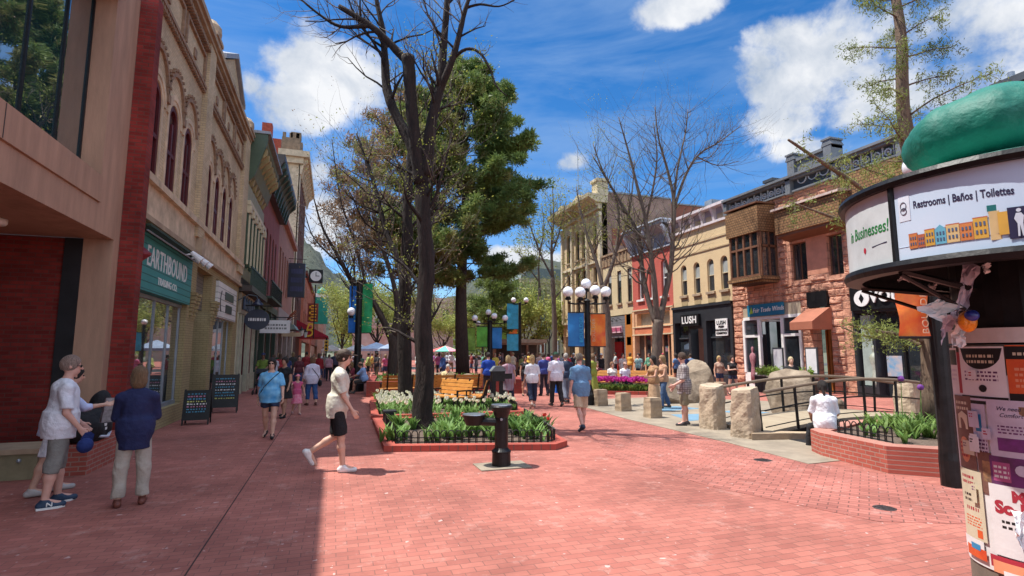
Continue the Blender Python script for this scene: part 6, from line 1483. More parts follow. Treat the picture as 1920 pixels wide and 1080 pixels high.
M['bcyan'] = mat('cyan_banner', (.05,.45,.70), .6, var=.15); M['bgreen'] = mat('green_banner', (.12,.42,.04), .6, var=.2); M['blime'] = mat('lime_banner', (.30,.55,.08), .6, var=.2); M['bemer'] = mat('emerald_banner', (.02,.38,.13), .6, var=.2)
five = [(-.66,.0,.10),(-.27,-.3,.05),(.25,-.25,.12),(.66,.0,.10),(.02,.3,.42)]
q = D(1103,700,18.5)
lamppost('five globe lamp post with blue and orange banners left of the coral building', (q.x,q.y), five, 3.52, [(-1,2.0,3.15,.56,M['bblue'],'BOULDER',M['bcyan']),(1,2.0,3.1,.5,M['borange'],'BOULDER',M['peach'])], rad=.105, gr=.185)
q = D(918,735,30)
lamppost('globe lamp post with green and royal blue banners behind the drinking fountain', (q.x,q.y), [(-.85,0,.0),(-.1,.3,.35),(.25,-.25,.1),(.85,0,.0)], 3.45, [(-1,2.1,3.2,.62,M['bgreen'],None,None),(1,2.0,3.15,.55,M['bblue'],None,None)], rad=.15, gr=.17)
q = D(870,715,36)
lamppost('slimmer globe lamp post with lime banner beside the pine trunk', (q.x,q.y), [(0,0,.15),(.9,.3,-.5)], 4.0, [(1,1.9,3.4,.6,M['blime'],None,None)], rad=.1, gr=.17)
q = D(668,735,25)
lamppost('tall dark post with long blue and emerald banners over the left crowd', (q.x,q.y), [(-.35,.0,-1.7)], 5.1, [(-1,2.7,4.9,.36,mat('strong_blue', (.01,.17,.62),.6,var=.15),'BOULDER, CO',M['bcyan']),(1,2.7,5.0,.5,M['bemer'],'BOULDER',M['blime'])], rad=.16)
q = D(975,700,42)
lamppost('distant lamp post with cyan banners left of the wooden kiosk', (q.x,q.y), [(-.5,0,0),(.5,0,0)], 5.6, [(-1,3.6,5.6,.9,M['bcyan'],None,None),(-1,1.9,3.2,.9,M['bcyan'],None,None)], rad=.12)
q = D(952,700,47)
lamppost('distant lamp post with orange and pale green banners behind the shoppers', (q.x,q.y), [(-.6,0,0),(.6,0,0)], 5.5, [(1,2.4,4.2,.7,M['borange'],None,None),(-1,2.4,4.6,.8,M['blime'],None,None)], rad=.12)
q = D(745,700,45)
lamppost('distant lamp post with small blue banner between the tree trunks', (q.x,q.y), [(0,0,0)], 3.7, [(1,1.9,3.2,.7,M['bcyan'],None,None)], rad=.12)
# near right post with orange banner
p = (8.0,5.19)
t = lamppost('black lamp post with orange banner at the corner of the raised brick planter', p, [(.75,0,.1),(.4,.6,.3)], 4.1, [(-1,2.02,2.75,.42,M['borange'],'BOULDER',M['peach'])], rad=.11, fl=.12)
# A-frame boards
def aboard(label, p, w, h, rz, marks):
    t = thing('sandwich_board', label, 'sandwich board', (p[0],p[1],0), rz)
    for s_ in (-1, 1):
        mb = MB(); y0 = s_*.24; y1 = s_*.03
        mb.v = []; P = [(-w/2,y0*.85,h*.14),(w/2,y0*.85,h*.14),(w/2,y1,h),(-w/2,y1,h)]; Q = [(a, b_+.02*s_, c) for a, b_, c in P]
        mb._add(P+Q, [(0,1,2,3),(4,7,6,5),(0,4,5,1),(1,5,6,2),(2,6,7,3),(3,7,4,0)]); bd = mb.build('board', M['black'], t, local=True)
        mb = MB()
        for x in (-w/2+.02, w/2-.02): mb.tube((x,y0,0),(x,y1,h+.02),.02,.02,5)
        mb.build('leg_frame', M['black'], t, local=True)
        if s_ < 0:
            r_ = random.Random(marks); sets = {}
            for i in range(8):
                col = ['chalkblue','whitepaper','chalkpink','chalkyellow'][r_.choice([0,0,1,2,3])] ; mb = sets.setdefault(col, MB()); tt = .88-.085*i; x = -w*.36
                zc = h*(.14+.86*tt); yc = y0*.85+(y1-y0*.85)*tt-.022
                while x < w*.34:
                    l = r_.uniform(.02,.06); mb.box(x, min(x+l, w*.36), yc-.003-.0, yc-.001, zc-.018, zc+.018*r_.uniform(.3,1)); x += l+r_.uniform(.01,.04)
            for c_, mb in sets.items(): mb.build('chalk_writing', M[c_], bd, local=True)
    return t
M['chalkblue'] = mat('blue_chalk', (.08,.30,.45), .9); M['chalkpink'] = mat('pink_chalk', (.5,.2,.3), .9); M['chalkyellow'] = mat('yellow_chalk', (.5,.5,.15), .9)
p = G(368,795); aboard('smaller black chalk sandwich board nearer the teal shopfront', (p.x,p.y), .60, .84, R(4), 3)
p = G(420,773); aboard('taller black chalk sandwich board beside the white board shop sign', (p.x,p.y), .72, 1.12, R(6), 8)
# menu stands and planter boxes by the restaurant
for i, (y, x) in enumerate(((19.5,19.4),(17.6,19.3))):
    t = thing('menu_stand', ['tall framed menu stand left of the copper awning doorway','tall framed menu stand right of the copper awning doorway'][i], 'menu stand', (x,y,0))
    MB().box(x-.03,x+.03,y-.3,y+.3,.85,2.0).build('stand_frame', M['dkgrey'], t); MB().box(x-.036,x-.03,y-.25,y+.25,.92,1.93).build('menu_sheet', M['whitepaper'], t); MB().box(x-.03,x+.03,y-.04,y+.04,0,.85).box(x-.2,x+.2,y-.2,y+.2,0,.03).build('stand_leg', M['black'], t)
for i, (y0, y1, x) in enumerate(((18.9,19.9,18.6),(16.6,18.7,18.2))):
    t = thing('planter_box', ['dark planter box with small green plants by the left menu stand','long dark planter box with bright green plants before the copper awning'][i], 'planter', (x,(y0+y1)/2,0))
    MB().box(x-.25,x+.25,y0,y1,0,.72).build('box_body', M['dkbrown'] if i else M['blackmatte'], t); MB().box(x-.28,x+.28,y0-.03,y1+.03,.721,.78).build('box_rim', mat('grey_rim', (.22,.19,.17), .7), t)
    leaf_cloud('foliage', [(x+random.Random(i*9+k).uniform(-.2,.2), y0+(y1-y0)*k/30, .9+.1*math.sin(k)) for k in range(31)], leafmat('bright_leaf', (.16,.26,.04), (.30,.40,.08)), t, 1500, .10, (.06,.06,.09), 9+i)
# wooden kiosk at the far end
q = D(975,690,44); x, y = q.x, q.y; t = thing('wooden_kiosk', 'low wooden kiosk stall with flat plank roof behind the shoppers', 'kiosk', (x,y,0))
MB().box(x-2.4,x+2.4,y,y+2.4,2.55,2.85).box(x-2.2,x+2.2,y+.2,y+2.2,2.4,2.549).build('roof', mat('grey_planks', (.30,.25,.19), .8), t)
mb = MB()
for a in (-2.1,-.7,.7,2.1): mb.box(x+a-.09,x+a+.09,y+.1,y+.28,0,2.4)
mb.box(x-2.1,x+2.1,y+.12,y+.24,0,1.0); mb.build('counter_frame', M['redwood'], t); MB().box(x-2.1,x+2.1,y+1.6,y+1.7,0,2.4).build('back_panel', M['dkbrown'], t)
mb = MB(); 
for i in range(14): mb.box(x-2+.29*i, x-1.83+.29*i, y+.5, y+.6, 1.02, 1.3+.2*(i%3))
mb.build('goods', mat('mixed_goods', (.45,.25,.15), .7, col2=(.1,.15,.25), scale=6), t)
# market umbrellas and tents far left
def umbrella(label, px, py, dist, rad, cols, kind='market_umbrella'):
    c = D(px, py, dist); t = thing(kind, label, 'umbrella', (c.x,c.y,0)); MB().tube((c.x,c.y,0),(c.x,c.y,c.z),.03).build('pole', M['greymetal'], t)
    for k in range(8):
        a0 = 6.283*k/8; a1 = 6.283*(k+1)/8; mb = MB(); mb.F = ID
        P = [(c.x,c.y,c.z),(c.x+rad*math.cos(a0),c.y+rad*math.sin(a0),c.z-.45*rad*.7),(c.x+rad*math.cos(a1),c.y+rad*math.sin(a1),c.z-.45*rad*.7)]
        mb._add(P+[(p_[0],p_[1],p_[2]-.03) for p_ in P], [(0,1,2),(3,5,4),(0,3,4,1),(1,4,5,2),(2,5,3,0)]); mb.build('canopy_panel', cols[k%len(cols)], t)
umbrella('rainbow striped market umbrella behind the crowd', 835, 648, 48, 1.6, [mat('umb_red', (.70,.12,.12),.7), mat('umb_mint', (.15,.62,.45),.7), mat('umb_pink', (.75,.30,.35),.7), mat('umb_green',(.2,.6,.3),.7)])
for i, (px, ds, w, m_) in enumerate(((705,52,3.2,mat('pale_blue_canvas', (.42,.52,.68),.7)),(738,48,2.6,mat('blue_grey_canvas', (.25,.32,.45),.7)),(672,60,3,M['whitepaper']),(622,70,2.6,M['whitepaper']))):
    c = D(px, 655, ds); t = thing('canopy_tent', ['pale blue pop up canopy over the left crowd','blue grey pop up canopy left of the leaning tree','white pop up canopy behind the left lamp post','small white canopy farther down the left street'][i], 'tent', (c.x,c.y,0)); x, y = c.x, c.y
    V = [(x-w/2,y-w/2,2.1),(x+w/2,y-w/2,2.1),(x+w/2,y+w/2,2.1),(x-w/2,y+w/2,2.1),(x,y,2.75),(x-w/2,y-w/2,1.9),(x+w/2,y-w/2,1.9),(x+w/2,y+w/2,1.9),(x-w/2,y+w/2,1.9)]
    new_obj('canopy', V, [(0,1,4),(1,2,4),(2,3,4),(3,0,4),(0,5,6,1),(1,6,7,2),(2,7,8,3),(3,8,5,0)], m_, t)
    mb = MB()
    for a in (-1,1):
        for b_ in (-1,1): mb.tube((x+a*w*.48,y+b_*w*.48,0),(x+a*w*.48,y+b_*w*.48,2.1),.03,n=5)
    mb.build('poles', M['greymetal'], t)
# traffic signals at the far crossing
for i, px in enumerate((1040,1058,612)):
    c = D(px, 592 if i < 2 else 648, 56); t = thing('traffic_signal', ['yellow traffic signal farther left over the crossing','yellow traffic signal nearer the cream corner building','yellow traffic signal at the end of the left walk'][i], 'traffic signal', (c.x,c.y,0))
    MB().box(c.x-.2,c.x+.2,c.y-.15,c.y+.15,c.z-.55,c.z+.55).build('signal_box', mat('signal_yellow', (.75,.42,.03), .5), t)
    mb = MB()
    for k in range(3): mb.ball((c.x,c.y-.16,c.z-.35+.35*k), .12, 10, 6)
    mb.build('lenses', M['blackmatte'], t); MB().tube((c.x,c.y,0),(c.x,c.y,c.z+.8),.08).build('pole', M['black'], t)
# parked white car glimpsed at the crossing
c = D(885,682,58); x, y = c.x, c.y; t = thing('parked_car', 'white car glimpsed at the crossing between the pine trunk and lamp posts', 'car', (x,y,0))
MB().prism([(x-2.2,.35),(x+2.2,.35),(x+2.25,.75),(x+1.5,.9),(x+.9,1.4),(x-1.0,1.42),(x-1.7,.95),(x-2.25,.85)], y, y+1.7).build('body', mat('white_car_paint', (.75,.76,.78), .25), t)
MB().prism([(x-1.45,.97),(x+1.25,.95),(x+.8,1.34),(x-.95,1.36)], y-.01, y+1.71).build('side_window', M['glass'], t)
for a in (-1.4, 1.4):
    w = MB().tube((x+a,y-.02,.33),(x+a,y+.25,.33),.33,.33,18).build('wheel', M['blackmatte'], t); MB().tube((x+a,y-.04,.33),(x+a,y-.02,.33),.2,.2,12).build('rim', M['greymetal'], w)
# ================================================================== NOTICE KIOSK
KC = Vector((3.71, 1.96, 0)); KT = math.atan2(-KC.y, -KC.x)
def kp(dl, r, z): a = KT+R(dl); return (KC.x+r*math.cos(a), KC.y+r*math.sin(a), z)
def bent(name, d0, d1, z0, z1, r, m, parent, skew=0.0, n=None, th=.002):
    n = n or max(2, int(abs(d1-d0)/4)); V = []; F = []
    for i in range(n+1):
        dl = d0+(d1-d0)*i/n
        for (rr, z) in ((r, z0), (r, z1), (r+th, z0), (r+th, z1)): V.append(kp(dl+skew*(z-z0)*20, rr, z))
    for i in range(n):
        k = i*4; F += [(k+2,k+6,k+7,k+3),(k,k+1,k+5,k+4),(k+1,k+3,k+7,k+5),(k,k+4,k+6,k+2)]
    F += [(0,2,3,1),(n*4,n*4+1,n*4+3,n*4+2)]
    return new_obj(name, V, F, m, parent)
def bentshape(name, pts, r, m, parent, th=.0015):
    """2D outline given as (arc metres, z) laid on the drum of radius r"""
    n = len(pts); V = [kp(math.degrees(s_/r), rr, z) for rr in (r, r+th) for s_, z in pts]
    return new_obj(name, V, [tuple(range(n)), tuple(range(n, 2*n))]+[(i, (i+1)%n, n+(i+1)%n, n+i) for i in range(n)], m, parent)
def benttext(name, body, size, s0, z, r, m, parent, align='LEFT', xs=1.0, off=0.0, tilt=0.0, shear=0.0):
    cu = bpy.data.curves.new('tmp', 'FONT'); cu.body = body; cu.size = size; cu.align_x = align; cu.align_y = 'CENTER'; cu.offset = off; cu.resolution_u = 3; cu.shear = shear; cu.extrude = .0008
    ob = bpy.data.objects.new('tmp', cu); COL.objects.link(ob); dg = bpy.context.evaluated_depsgraph_get(); me = bpy.data.meshes.new_from_object(ob.evaluated_get(dg))
    V = [kp(math.degrees((s0+v.co.x*xs)/r), r+v.co.z, z+v.co.y+tilt*v.co.x) for v in me.vertices]; F = [tuple(p.vertices) for p in me.polygons]
    bpy.data.objects.remove(ob); bpy.data.meshes.remove(me)
    return new_obj(name, V, F, m, parent, recalc=False)
t = thing('notice_kiosk', 'round black notice kiosk with green dome, restroom sign drum and paper covered column', 'kiosk', tuple(KC))
M['kwood'] = woodmat('grey_kiosk_wood', (.22,.18,.14), (.13,.11,.09), 'z', .8)
MB().lathe([(.345,0),(.345,.12),(.325,.14),(.325,1.84)], tuple(KC), 32).build('column', M['kwood'], t)
MB().lathe([(.30,1.841),(.30,2.72)], tuple(KC), 24).build('upper_column', M['black'], t)
bent('metal_strip', -179, 179, 1.85, 1.93, .326, mat('pale_strip', (.62,.58,.56), .5), t, n=60)
mb = MB()
for dl in (-150,-100,-35,30,90,140): 
    a = kp(dl,.31,2.15); b_ = kp(dl,.79,2.24); mb.tube(a, b_, .018, .018, 6); mb.tube(kp(dl,.31,2.0), kp(dl,.79,2.22), .012, .012, 6)
mb.build('struts', M['black'], t)
R0 = .80; Z0, Z1 = 2.29, 2.70
def ring(r0, r1, z0, z1, m, nm):
    MB().lathe([(r0,z0),(r1,z0),(r1+.012,(z0+z1)/2),(r1,z1),(r0,z1)], tuple(KC), 64).build(nm, m, t, smooth=False)
def hollow(r0, r1, z0, z1, m, nm, par, n=64):
    V = []; F = []
    for i in range(n):
        for (r_, z) in ((r0,z0),(r1,z0),(r1+.010,(z0+z1)/2),(r1,z1),(r0,z1)): V.append(kp(360*i/n, r_, z))
    for i in range(n):
        j = (i+1)%n
        for k in range(5): F.append((i*5+k, j*5+k, j*5+(k+1)%5, i*5+(k+1)%5))
    return new_obj(nm, V, F, m, par)
hollow(.74,.83,Z0-.055,Z0-.001, M['black'], 'lower_ring', t); hollow(.60,.835,Z1+.001,Z1+.05, M['black'], 'upper_ring', t)
hollow(.765,.785,Z0,Z1, M['blackmatte'], 'drum', t)
panel = bent('sign_panel', -34, 62, Z0, Z1, .801, mat('pale_blue_print', (.46,.62,.78), .35, col2=(.58,.66,.80), scale=.9), t, n=40, th=.004)
pl2 = bent('sign_panel', -112, -36.5, Z0, Z1, .801, mat('white_print', (.60,.64,.66), .35), t, n=30, th=.004)
bent('sign_panel', 64, 246, Z0, Z1, .801, mat('white_print2', (.60,.64,.66), .35), t, n=40, th=.004)
mb = MB()
for dl in (-35.2, 63, -113): mb.tube(kp(dl,.81,Z0), kp(dl,.81,Z1), .016, .016, 6)
mb.build('mullions', M['black'], t)
RS = .8056; ink = mat('navy_ink', (.02,.015,.06), .5)
sa = lambda dl: R(dl)*RS
benttext('sign_lettering', 'Restrooms | Baños | Toilettes', .056, sa(-27.0), 2.575, RS, ink, panel, xs=.60, off=.0012, tilt=-.03)
# white wave below the title, logo square
whiteink = mat('white_ink', (.66,.70,.80), .5)
P = [(sa(-33.8), Z0+.002), (sa(61), Z0+.002)]+[(sa(61-(94.8)*i/30), 2.40+.025*math.sin(i*.5)-.03*(i/30)) for i in range(31)]
bentshape('white_ground', [(a, min(b_, 2.36)) for a, b_ in P], RS, whiteink, panel)
bentshape('logo_square', [(sa(-32.5),2.50),(sa(-28.2),2.50),(sa(-28.2),2.635),(sa(-32.5),2.635)], RS, whiteink, panel)
bm_ = MB(); 
for k in range(2):
    pts = [kp(math.degrees((sa(-30.6)+.016*math.cos(R(a)))/RS), RS+.003, 2.555+k*.028+(.022 if k else .018)*math.sin(R(a))) for a in range(0,361,30)]; bm_.path(pts, .0016, 4)
bm_.build('logo_line', ink, panel)
# row of painted shop fronts on the sign (flat artwork)
cols = {'o': mat('art_orange', (.60,.20,.06), .5), 'y': mat('art_yellow', (.65,.36,.06), .5), 'b': mat('art_blue', (.14,.42,.58), .5), 'r': mat('art_rust', (.48,.13,.06), .5), 'c': mat('art_cream', (.66,.46,.22), .5), 'd': mat('art_window', (.08,.12,.22), .5), 't': mat('art_teal', (.01,.16,.16), .5)}
def artrect(s0, s1, z0, z1, c, k=1): bentshape('art_shape', [(s0,z0),(s1,z0),(s1,z1),(s0,z1)], RS+.0016*k, cols[c], panel)
s = sa(-29.5)
for (w, h, c) in ((.044,.075,'o'),(.036,.062,'r'),(.046,.082,'y'),(.050,.078,'b'),(.055,.088,'c'),(.053,.083,'o'),(.056,.10,'y')):
    artrect(s, s+w-.002, 2.345, 2.345+h, c); artrect(s-.001, s+w, 2.345+h, 2.345+h+.006, 'r')
    if c == 'b': bentshape('art_gable', [(s,2.345+h),(s+w-.002,2.345+h),(s+w/2,2.345+h+.022)], RS+.0016, cols['b'], panel)
    for k in range(3):
        for q in range(2): artrect(s+w*(.14+.27*k), s+w*(.27+.27*k), 2.345+h*(.22+.4*q), 2.345+h*(.42+.4*q), 'd', 2)
    s += w
artrect(s+.004, s+.20, 2.33, 2.47, 'c', 1); artrect(s, s+.21, 2.47, 2.50, 't', 1); artrect(s+.035, s+.07, 2.35, 2.46, 'y', 2)
bentshape('pictogram_square', [(s+.07,2.325),(s+.19,2.325),(s+.19,2.475),(s+.07,2.475)], RS+.0034, ink, panel)
q = s+.105
bentshape('pictogram_person', [(q-.006,2.335),(q+.001,2.335),(q+.004,2.39),(q+.010,2.335),(q+.017,2.335),(q+.015,2.395),(q+.02,2.43),(q+.012,2.445),(q-.006,2.445),(q-.014,2.42),(q-.004,2.395)], RS+.0055, whiteink, panel)
bentshape('pictogram_head', [(q+.004+.009*math.cos(i*.7), 2.458+.009*math.sin(i*.7)) for i in range(9)], RS+.0055, whiteink, panel)
benttext('sign_lettering', 'in Businesses!', .10, sa(-37.5), 2.505, RS, mat('green_ink', (.02,.20,.05), .5), pl2, 'RIGHT', xs=.70, off=.0012, shear=.15)
bentshape('sign_rule', [(sa(-47),2.40),(sa(-39),2.41),(sa(-39),2.416),(sa(-47),2.406)], RS, ink, pl2)
bentshape('red_drop', [(sa(-52)+.012*math.cos(i*.6), 2.395+.018*math.sin(i*.6)) for i in range(10)], RS, mat('red_ink', (.5,.03,.06), .5), pl2)
benttext('sign_lettering', 'support us online', .026, sa(-43), 2.455, RS, mat('grey_ink2', (.35,.38,.42), .5), pl2, 'RIGHT', xs=.9) if False else None
# roof: teal cone and rolled cushion
M['teald'] = mat('teal_canvas', (.003,.115,.085), .62, col2=(.005,.165,.12), scale=5, bump=.6, bscale=16, bdist=.02)
MB().lathe([(.79,2.752),(.66,2.80),(.45,2.86),(.02,2.88)], tuple(KC), 40).build('roof_skirt', mat('light_teal_paint', (.10,.50,.40), .35), t, smooth=True)
prof = [(.02,2.885)]+[(.265+.20*math.cos(a), 3.08+.185*math.sin(a)) for a in [R(x) for x in range(-90,91,15)]]+[(.15,3.34),(.02,3.36)]
V = []; F = []; n = 64
for (r_, z) in prof:
    for i in range(n):
        w = 1+.05*max(0, math.cos(8*6.283*i/n))**3*(1 if r_ > .2 else 0)-.02; V.append(kp(360*i/n, r_*w, z))
m_ = len(prof); F = [(k*n+i, k*n+(i+1)%n, (k+1)*n+(i+1)%n, (k+1)*n+i) for k in range(m_-1) for i in range(n)]+[tuple(range(n))[::-1], tuple((m_-1)*n+i for i in range(n))]
new_obj('dome', V, F, M['teald'], t, smooth=True)
# paper layers on the column
r0 = .326
def zy(y): return 1.83-(y-650)*.00308
cp = {'w': M['whitepaper'], 'lil': mat('lilac_paper', (.58,.52,.62), .7, scale=5), 'cream': mat('cream_paper', (.62,.55,.40), .7), 'brown': mat('brown_poster', (.14,.06,.05), .5, col2=(.22,.12,.09), scale=12),
      'orange': mat('orange_poster', (.72,.14,.03), .5, col2=(.55,.06,.02), scale=7), 'black': mat('black_poster', (.015,.015,.015), .4), 'purple': mat('purple_poster', (.20,.04,.22), .5, col2=(.07,.03,.05), scale=9),
      'tanphoto': mat('tan_photo', (.50,.28,.13), .6, col2=(.08,.05,.04), scale=18), 'blue': mat('blue_poster', (.03,.25,.50), .5), 'red': mat('red_poster', (.40,.03,.05), .5), 'peach': mat('peach_print', (.75,.30,.16), .6), 'pinkp': mat('pink_poster', (.45,.10,.25), .5)}
rr = random.Random(4)
lay = [0]
def poster(d0, d1, y0, y1, c, label=None, lift=None, lines=None, skew=0):
    lay[0] += 1; r = r0+.0012+lay[0]*.0008
    o = bent('poster', d0, d1, zy(y1), zy(y0), r, cp[c], t, skew=skew, n=max(3,int((d1-d0)/2)), th=.0002)
    if label: o['label'] = label
    return o, r+.0005
def blk(o, r, d0, d1, y0, y1, c, nm='print'): return bent(nm, d0, d1, zy(y1), zy(y0), r, cp[c], o, th=.0001, n=max(2,int((d1-d0)/2)))
def fillb(o, r, d0, d1, fn, c, n=14):
    V = []; F = []
    for i in range(n+1):
        u = i/n; a, b_ = fn(u); V += [kp(d0+(d1-d0)*u, r, a), kp(d0+(d1-d0)*u, r, b_)]
    for i in range(n): F.append((2*i, 2*i+1, 2*i+3, 2*i+2))
    return new_obj('print', V, F, cp[c], o, recalc=False)
def scrib(o, r, d0, d1, y0, y1, n, c):
    mb = MB(); rr_ = random.Random(int(d0*7+y0))
    for i in range(n):
        y = y0+(y1-y0)*(i+.5)/n; a = d0
        while a < d1:
            l = rr_.uniform(1.2,3.5); h = (y1-y0)/n*.25
            V = [kp(a, r, zy(y-h)), kp(min(a+l,d1), r, zy(y-h)), kp(min(a+l,d1), r, zy(y+h)), kp(a, r, zy(y+h))]; mb._add(V, [(0,1,2,3)]); a += l+rr_.uniform(.6,1.6)
    new_obj('small_print', mb.v, mb.f, cp[c] if c in cp else M[c], o, recalc=False)
poster(-150,-84,648,1000,'lil'); poster(20,80,640,1030,'lil'); poster(-90,60,700,1035,'w')
o, r = poster(-79,-60,652,738,'w','small white flyer with black rounded top at the column edge'); blk(o, r, -78, -61, 656, 684, 'black'); scrib(o, r, -76, -63, 690, 715, 3, 'lil')
o, r = poster(-60,-55,660,735,'red')
o, r = poster(-55,-14,650,742,'w','white flyer with black half round top'); 
fillb(o, r, -53, -15, lambda u: (zy(653), zy(653)-.115*math.sqrt(max(0, 1-(2*u-1)**2))), 'black'); 
scrib(o, r+.002, -46, -22, 662, 682, 2, 'cream'); scrib(o, r, -50, -20, 692, 712, 3, 'purple'); 
bentshape('round_seal', [(math.radians(-33)*r+.02*math.cos(i*.6), zy(724)+.02*math.sin(i*.6)) for i in range(10)], r, cp['black'], o)
o, r = poster(-13,30,648,744,'orange','orange flyer with black top and pale stripes'); blk(o, r, -13, 30, 650, 672, 'black'); scrib(o, r+.002, -8, 28, 658, 668, 1, 'cream'); scrib(o, r, -8, 28, 684, 722, 4, 'peach'); blk(o, r, -13, 30, 730, 742, 'black')
blk(*poster(-56,-14,738,752,'black'), -50, -20, 742, 746, 'lil')
o, r = poster(-72,-46,740,872,'brown','brown poster with pale lettering and an orange pear shape'); scrib(o, r, -69, -50, 748, 768, 2, 'cream'); bentshape('pale_window', [(math.radians(-66)*r,zy(800)),(math.radians(-52)*r,zy(800)),(math.radians(-52)*r,zy(775)),(math.radians(-59)*r,zy(768)),(math.radians(-66)*r,zy(775))], r, cp['cream'], o)
fillb(o, r, -67, -52, lambda u: (zy(834)+.06*math.sqrt(max(0,1-(2*u-1)**2)), zy(834)-.08*math.sqrt(max(0,1-(2*u-1)**2))), 'peach'); scrib(o, r+.003, -66, -55, 822, 852, 4, 'red')
o, r = poster(-46,-33,752,845,'lil','lilac leaflet with a phone picture'); blk(o, r, -43, -37, 770, 800, 'blue'); scrib(o, r, -45, -34, 812, 838, 4, 'purple')
o, r = poster(-44,-30,835,905,'brown'); blk(o, r, -40, -32, 850, 885, 'tanphoto')
o, r = poster(-31,32,742,838,'lil','lilac sheet with handwriting, a tan dog photo and a purple picture'); 
benttext('poster_lettering', 'We need', .030, math.radians(-24)*r, zy(757), r, ink, o, xs=.9, shear=.3); benttext('poster_lettering', 'Comfort', .030, math.radians(-22)*r, zy(768), r, ink, o, xs=.9, shear=.3); 
fillb(o, r, -8, 14, lambda u: (zy(752), zy(764)-.03*math.sin(3.14*u)), 'tanphoto'); scrib(o, r, -24, 18, 784, 800, 3, 'purple'); blk(o, r, -25, -3, 806, 828, 'purple')
o, r = poster(-33,34,838,888,'purple','purple and brown show poster with round portrait'); blk(o, r, -31, -18, 848, 880, 'pinkp'); blk(o, r, 0, 30, 842, 880, 'tanphoto'); scrib(o, r+.001, -30, -19, 852, 876, 3, 'w')
bentshape('round_portrait', [(math.radians(-10)*r+.028*math.cos(i*.6), zy(858)+.028*math.sin(i*.6)) for i in range(10)], r+.002, cp['lil'], o)
o, r = poster(-36,36,886,1004,'w','large white sheet with bold maroon lettering')
benttext('poster_lettering', 'Mr.', .075, math.radians(-19)*r, zy(903), r, cp['red'], o, xs=.95, off=.004); benttext('poster_lettering', 'So-N-So', .085, math.radians(-32)*r, zy(924), r, cp['red'], o, xs=.95, off=.005); scrib(o, r, -28, 12, 942, 960, 2, 'black'); 
o, r = poster(-72,-42,872,992,'cream','tall cream flyer with red and black lines'); scrib(o, r, -68, -50, 880, 900, 2, 'red'); scrib(o, r, -66, -48, 912, 930, 2, 'black'); scrib(o, r, -64, -48, 934, 946, 1, 'red'); scrib(o, r, -66, -46, 952, 972, 4, 'orange'); blk(o, r, -52, -46, 974, 988, 'orange')
for d0, d1, y0, y1, c in ((-74,-46,992,1014,'w'),(-70,-44,1006,1024,'orange'),(-62,-50,1000,1010,'blue'),(-40,-14,1006,1026,'red'),(-38,0,1014,1034,'peach'),(-30,10,1028,1042,'w'),(2,40,1000,1030,'blue')): poster(d0, d1, y0, y1, c, skew=.0)
for k in range(11):   # scraps and older layers
    d0 = rr.uniform(-64, 20); y0 = rr.uniform(655, 1010); o, r = poster(d0, d0+rr.uniform(5,13), y0, y0+rr.uniform(14,34), rr.choice(['w','lil','cream']), skew=rr.uniform(-.15,.15)); scrib(o, r, d0+1, d0+4.5, y0+3, y0+12, 2, rr.choice(['black','purple','red']))
# loose torn papers and the orange and blue wrapped bundle
def crumple(name, pts, m, seed, parent):
    r_ = random.Random(seed); V = []; F = []; n = 7
    (a, b_, c, d) = [Vector(D(*p)) for p in pts]
    for i in range(n+1):
        for j in range(n+1):
            u, v = i/n, j/n; p = (a*(1-u)+b_*u)*(1-v)+(d*(1-u)+c*u)*v; V.append(tuple(p+rv(r_)*.010+Vector((math.sin(_y),math.cos(_y),0))*.02*math.sin(u*5+seed)*math.cos(v*4)))
    for i in range(n):
        for j in range(n): k = i*(n+1)+j; F.append((k,k+1,k+n+2,k+n+1))
    return new_obj(name, V, F, m, parent, smooth=False, recalc=False)
dn = 2.95
crumple('torn_paper', [(1810,492,dn),(1838,500,dn),(1812,585,dn),(1788,575,dn)], cp['lil'], 1, t)
crumple('torn_paper', [(1720,575,dn-.1),(1768,557,dn),(1800,575,dn),(1760,605,dn-.1)], cp['w'], 2, t)
crumple('torn_paper', [(1765,598,dn),(1805,568,dn),(1790,600,dn),(1765,645,dn)], cp['lil'], 3, t)
crumple('torn_paper', [(1788,600,dn),(1808,612,dn),(1806,650,dn),(1786,650,dn)], cp['w'], 4, t)
crumple('torn_paper', [(1690,515,dn+.3),(1706,515,dn+.3),(1706,527,dn+.3),(1690,527,dn+.3)], cp['w'], 5, t)
crumple('torn_paper', [(1742,535,dn+.3),(1758,530,dn+.3),(1754,542,dn+.3),(1743,542,dn+.3)], cp['w'], 6, t)
crumple('torn_paper', [(1842,498,dn-.1),(1852,495,dn-.1),(1856,508,dn-.1),(1846,512,dn-.1)], cp['w'], 7, t)
crumple('torn_paper', [(1905,960,2.6),(1925,950,2.6),(1925,1045,2.55),(1900,1000,2.55)], cp['w'], 8, t)
c = D(1814, 603, 2.86); MB().ball(tuple(c), .052, 14, 10, (1,.7,1.1)).build('wrapped_bundle', mat('orange_wrap', (.80,.24,.005), .35, var=.2, scale=16, bump=.8, bscale=25, bdist=.03), t, smooth=True); MB().ball((c.x-.012,c.y-.03,c.z+.03), .038, 12, 8, (1,.8,.8)).build('blue_wrap', mat('blue_wrap', (.02,.03,.22), .35, var=.3, scale=20), t, smooth=True)
c = D(1860, 600, 2.62)
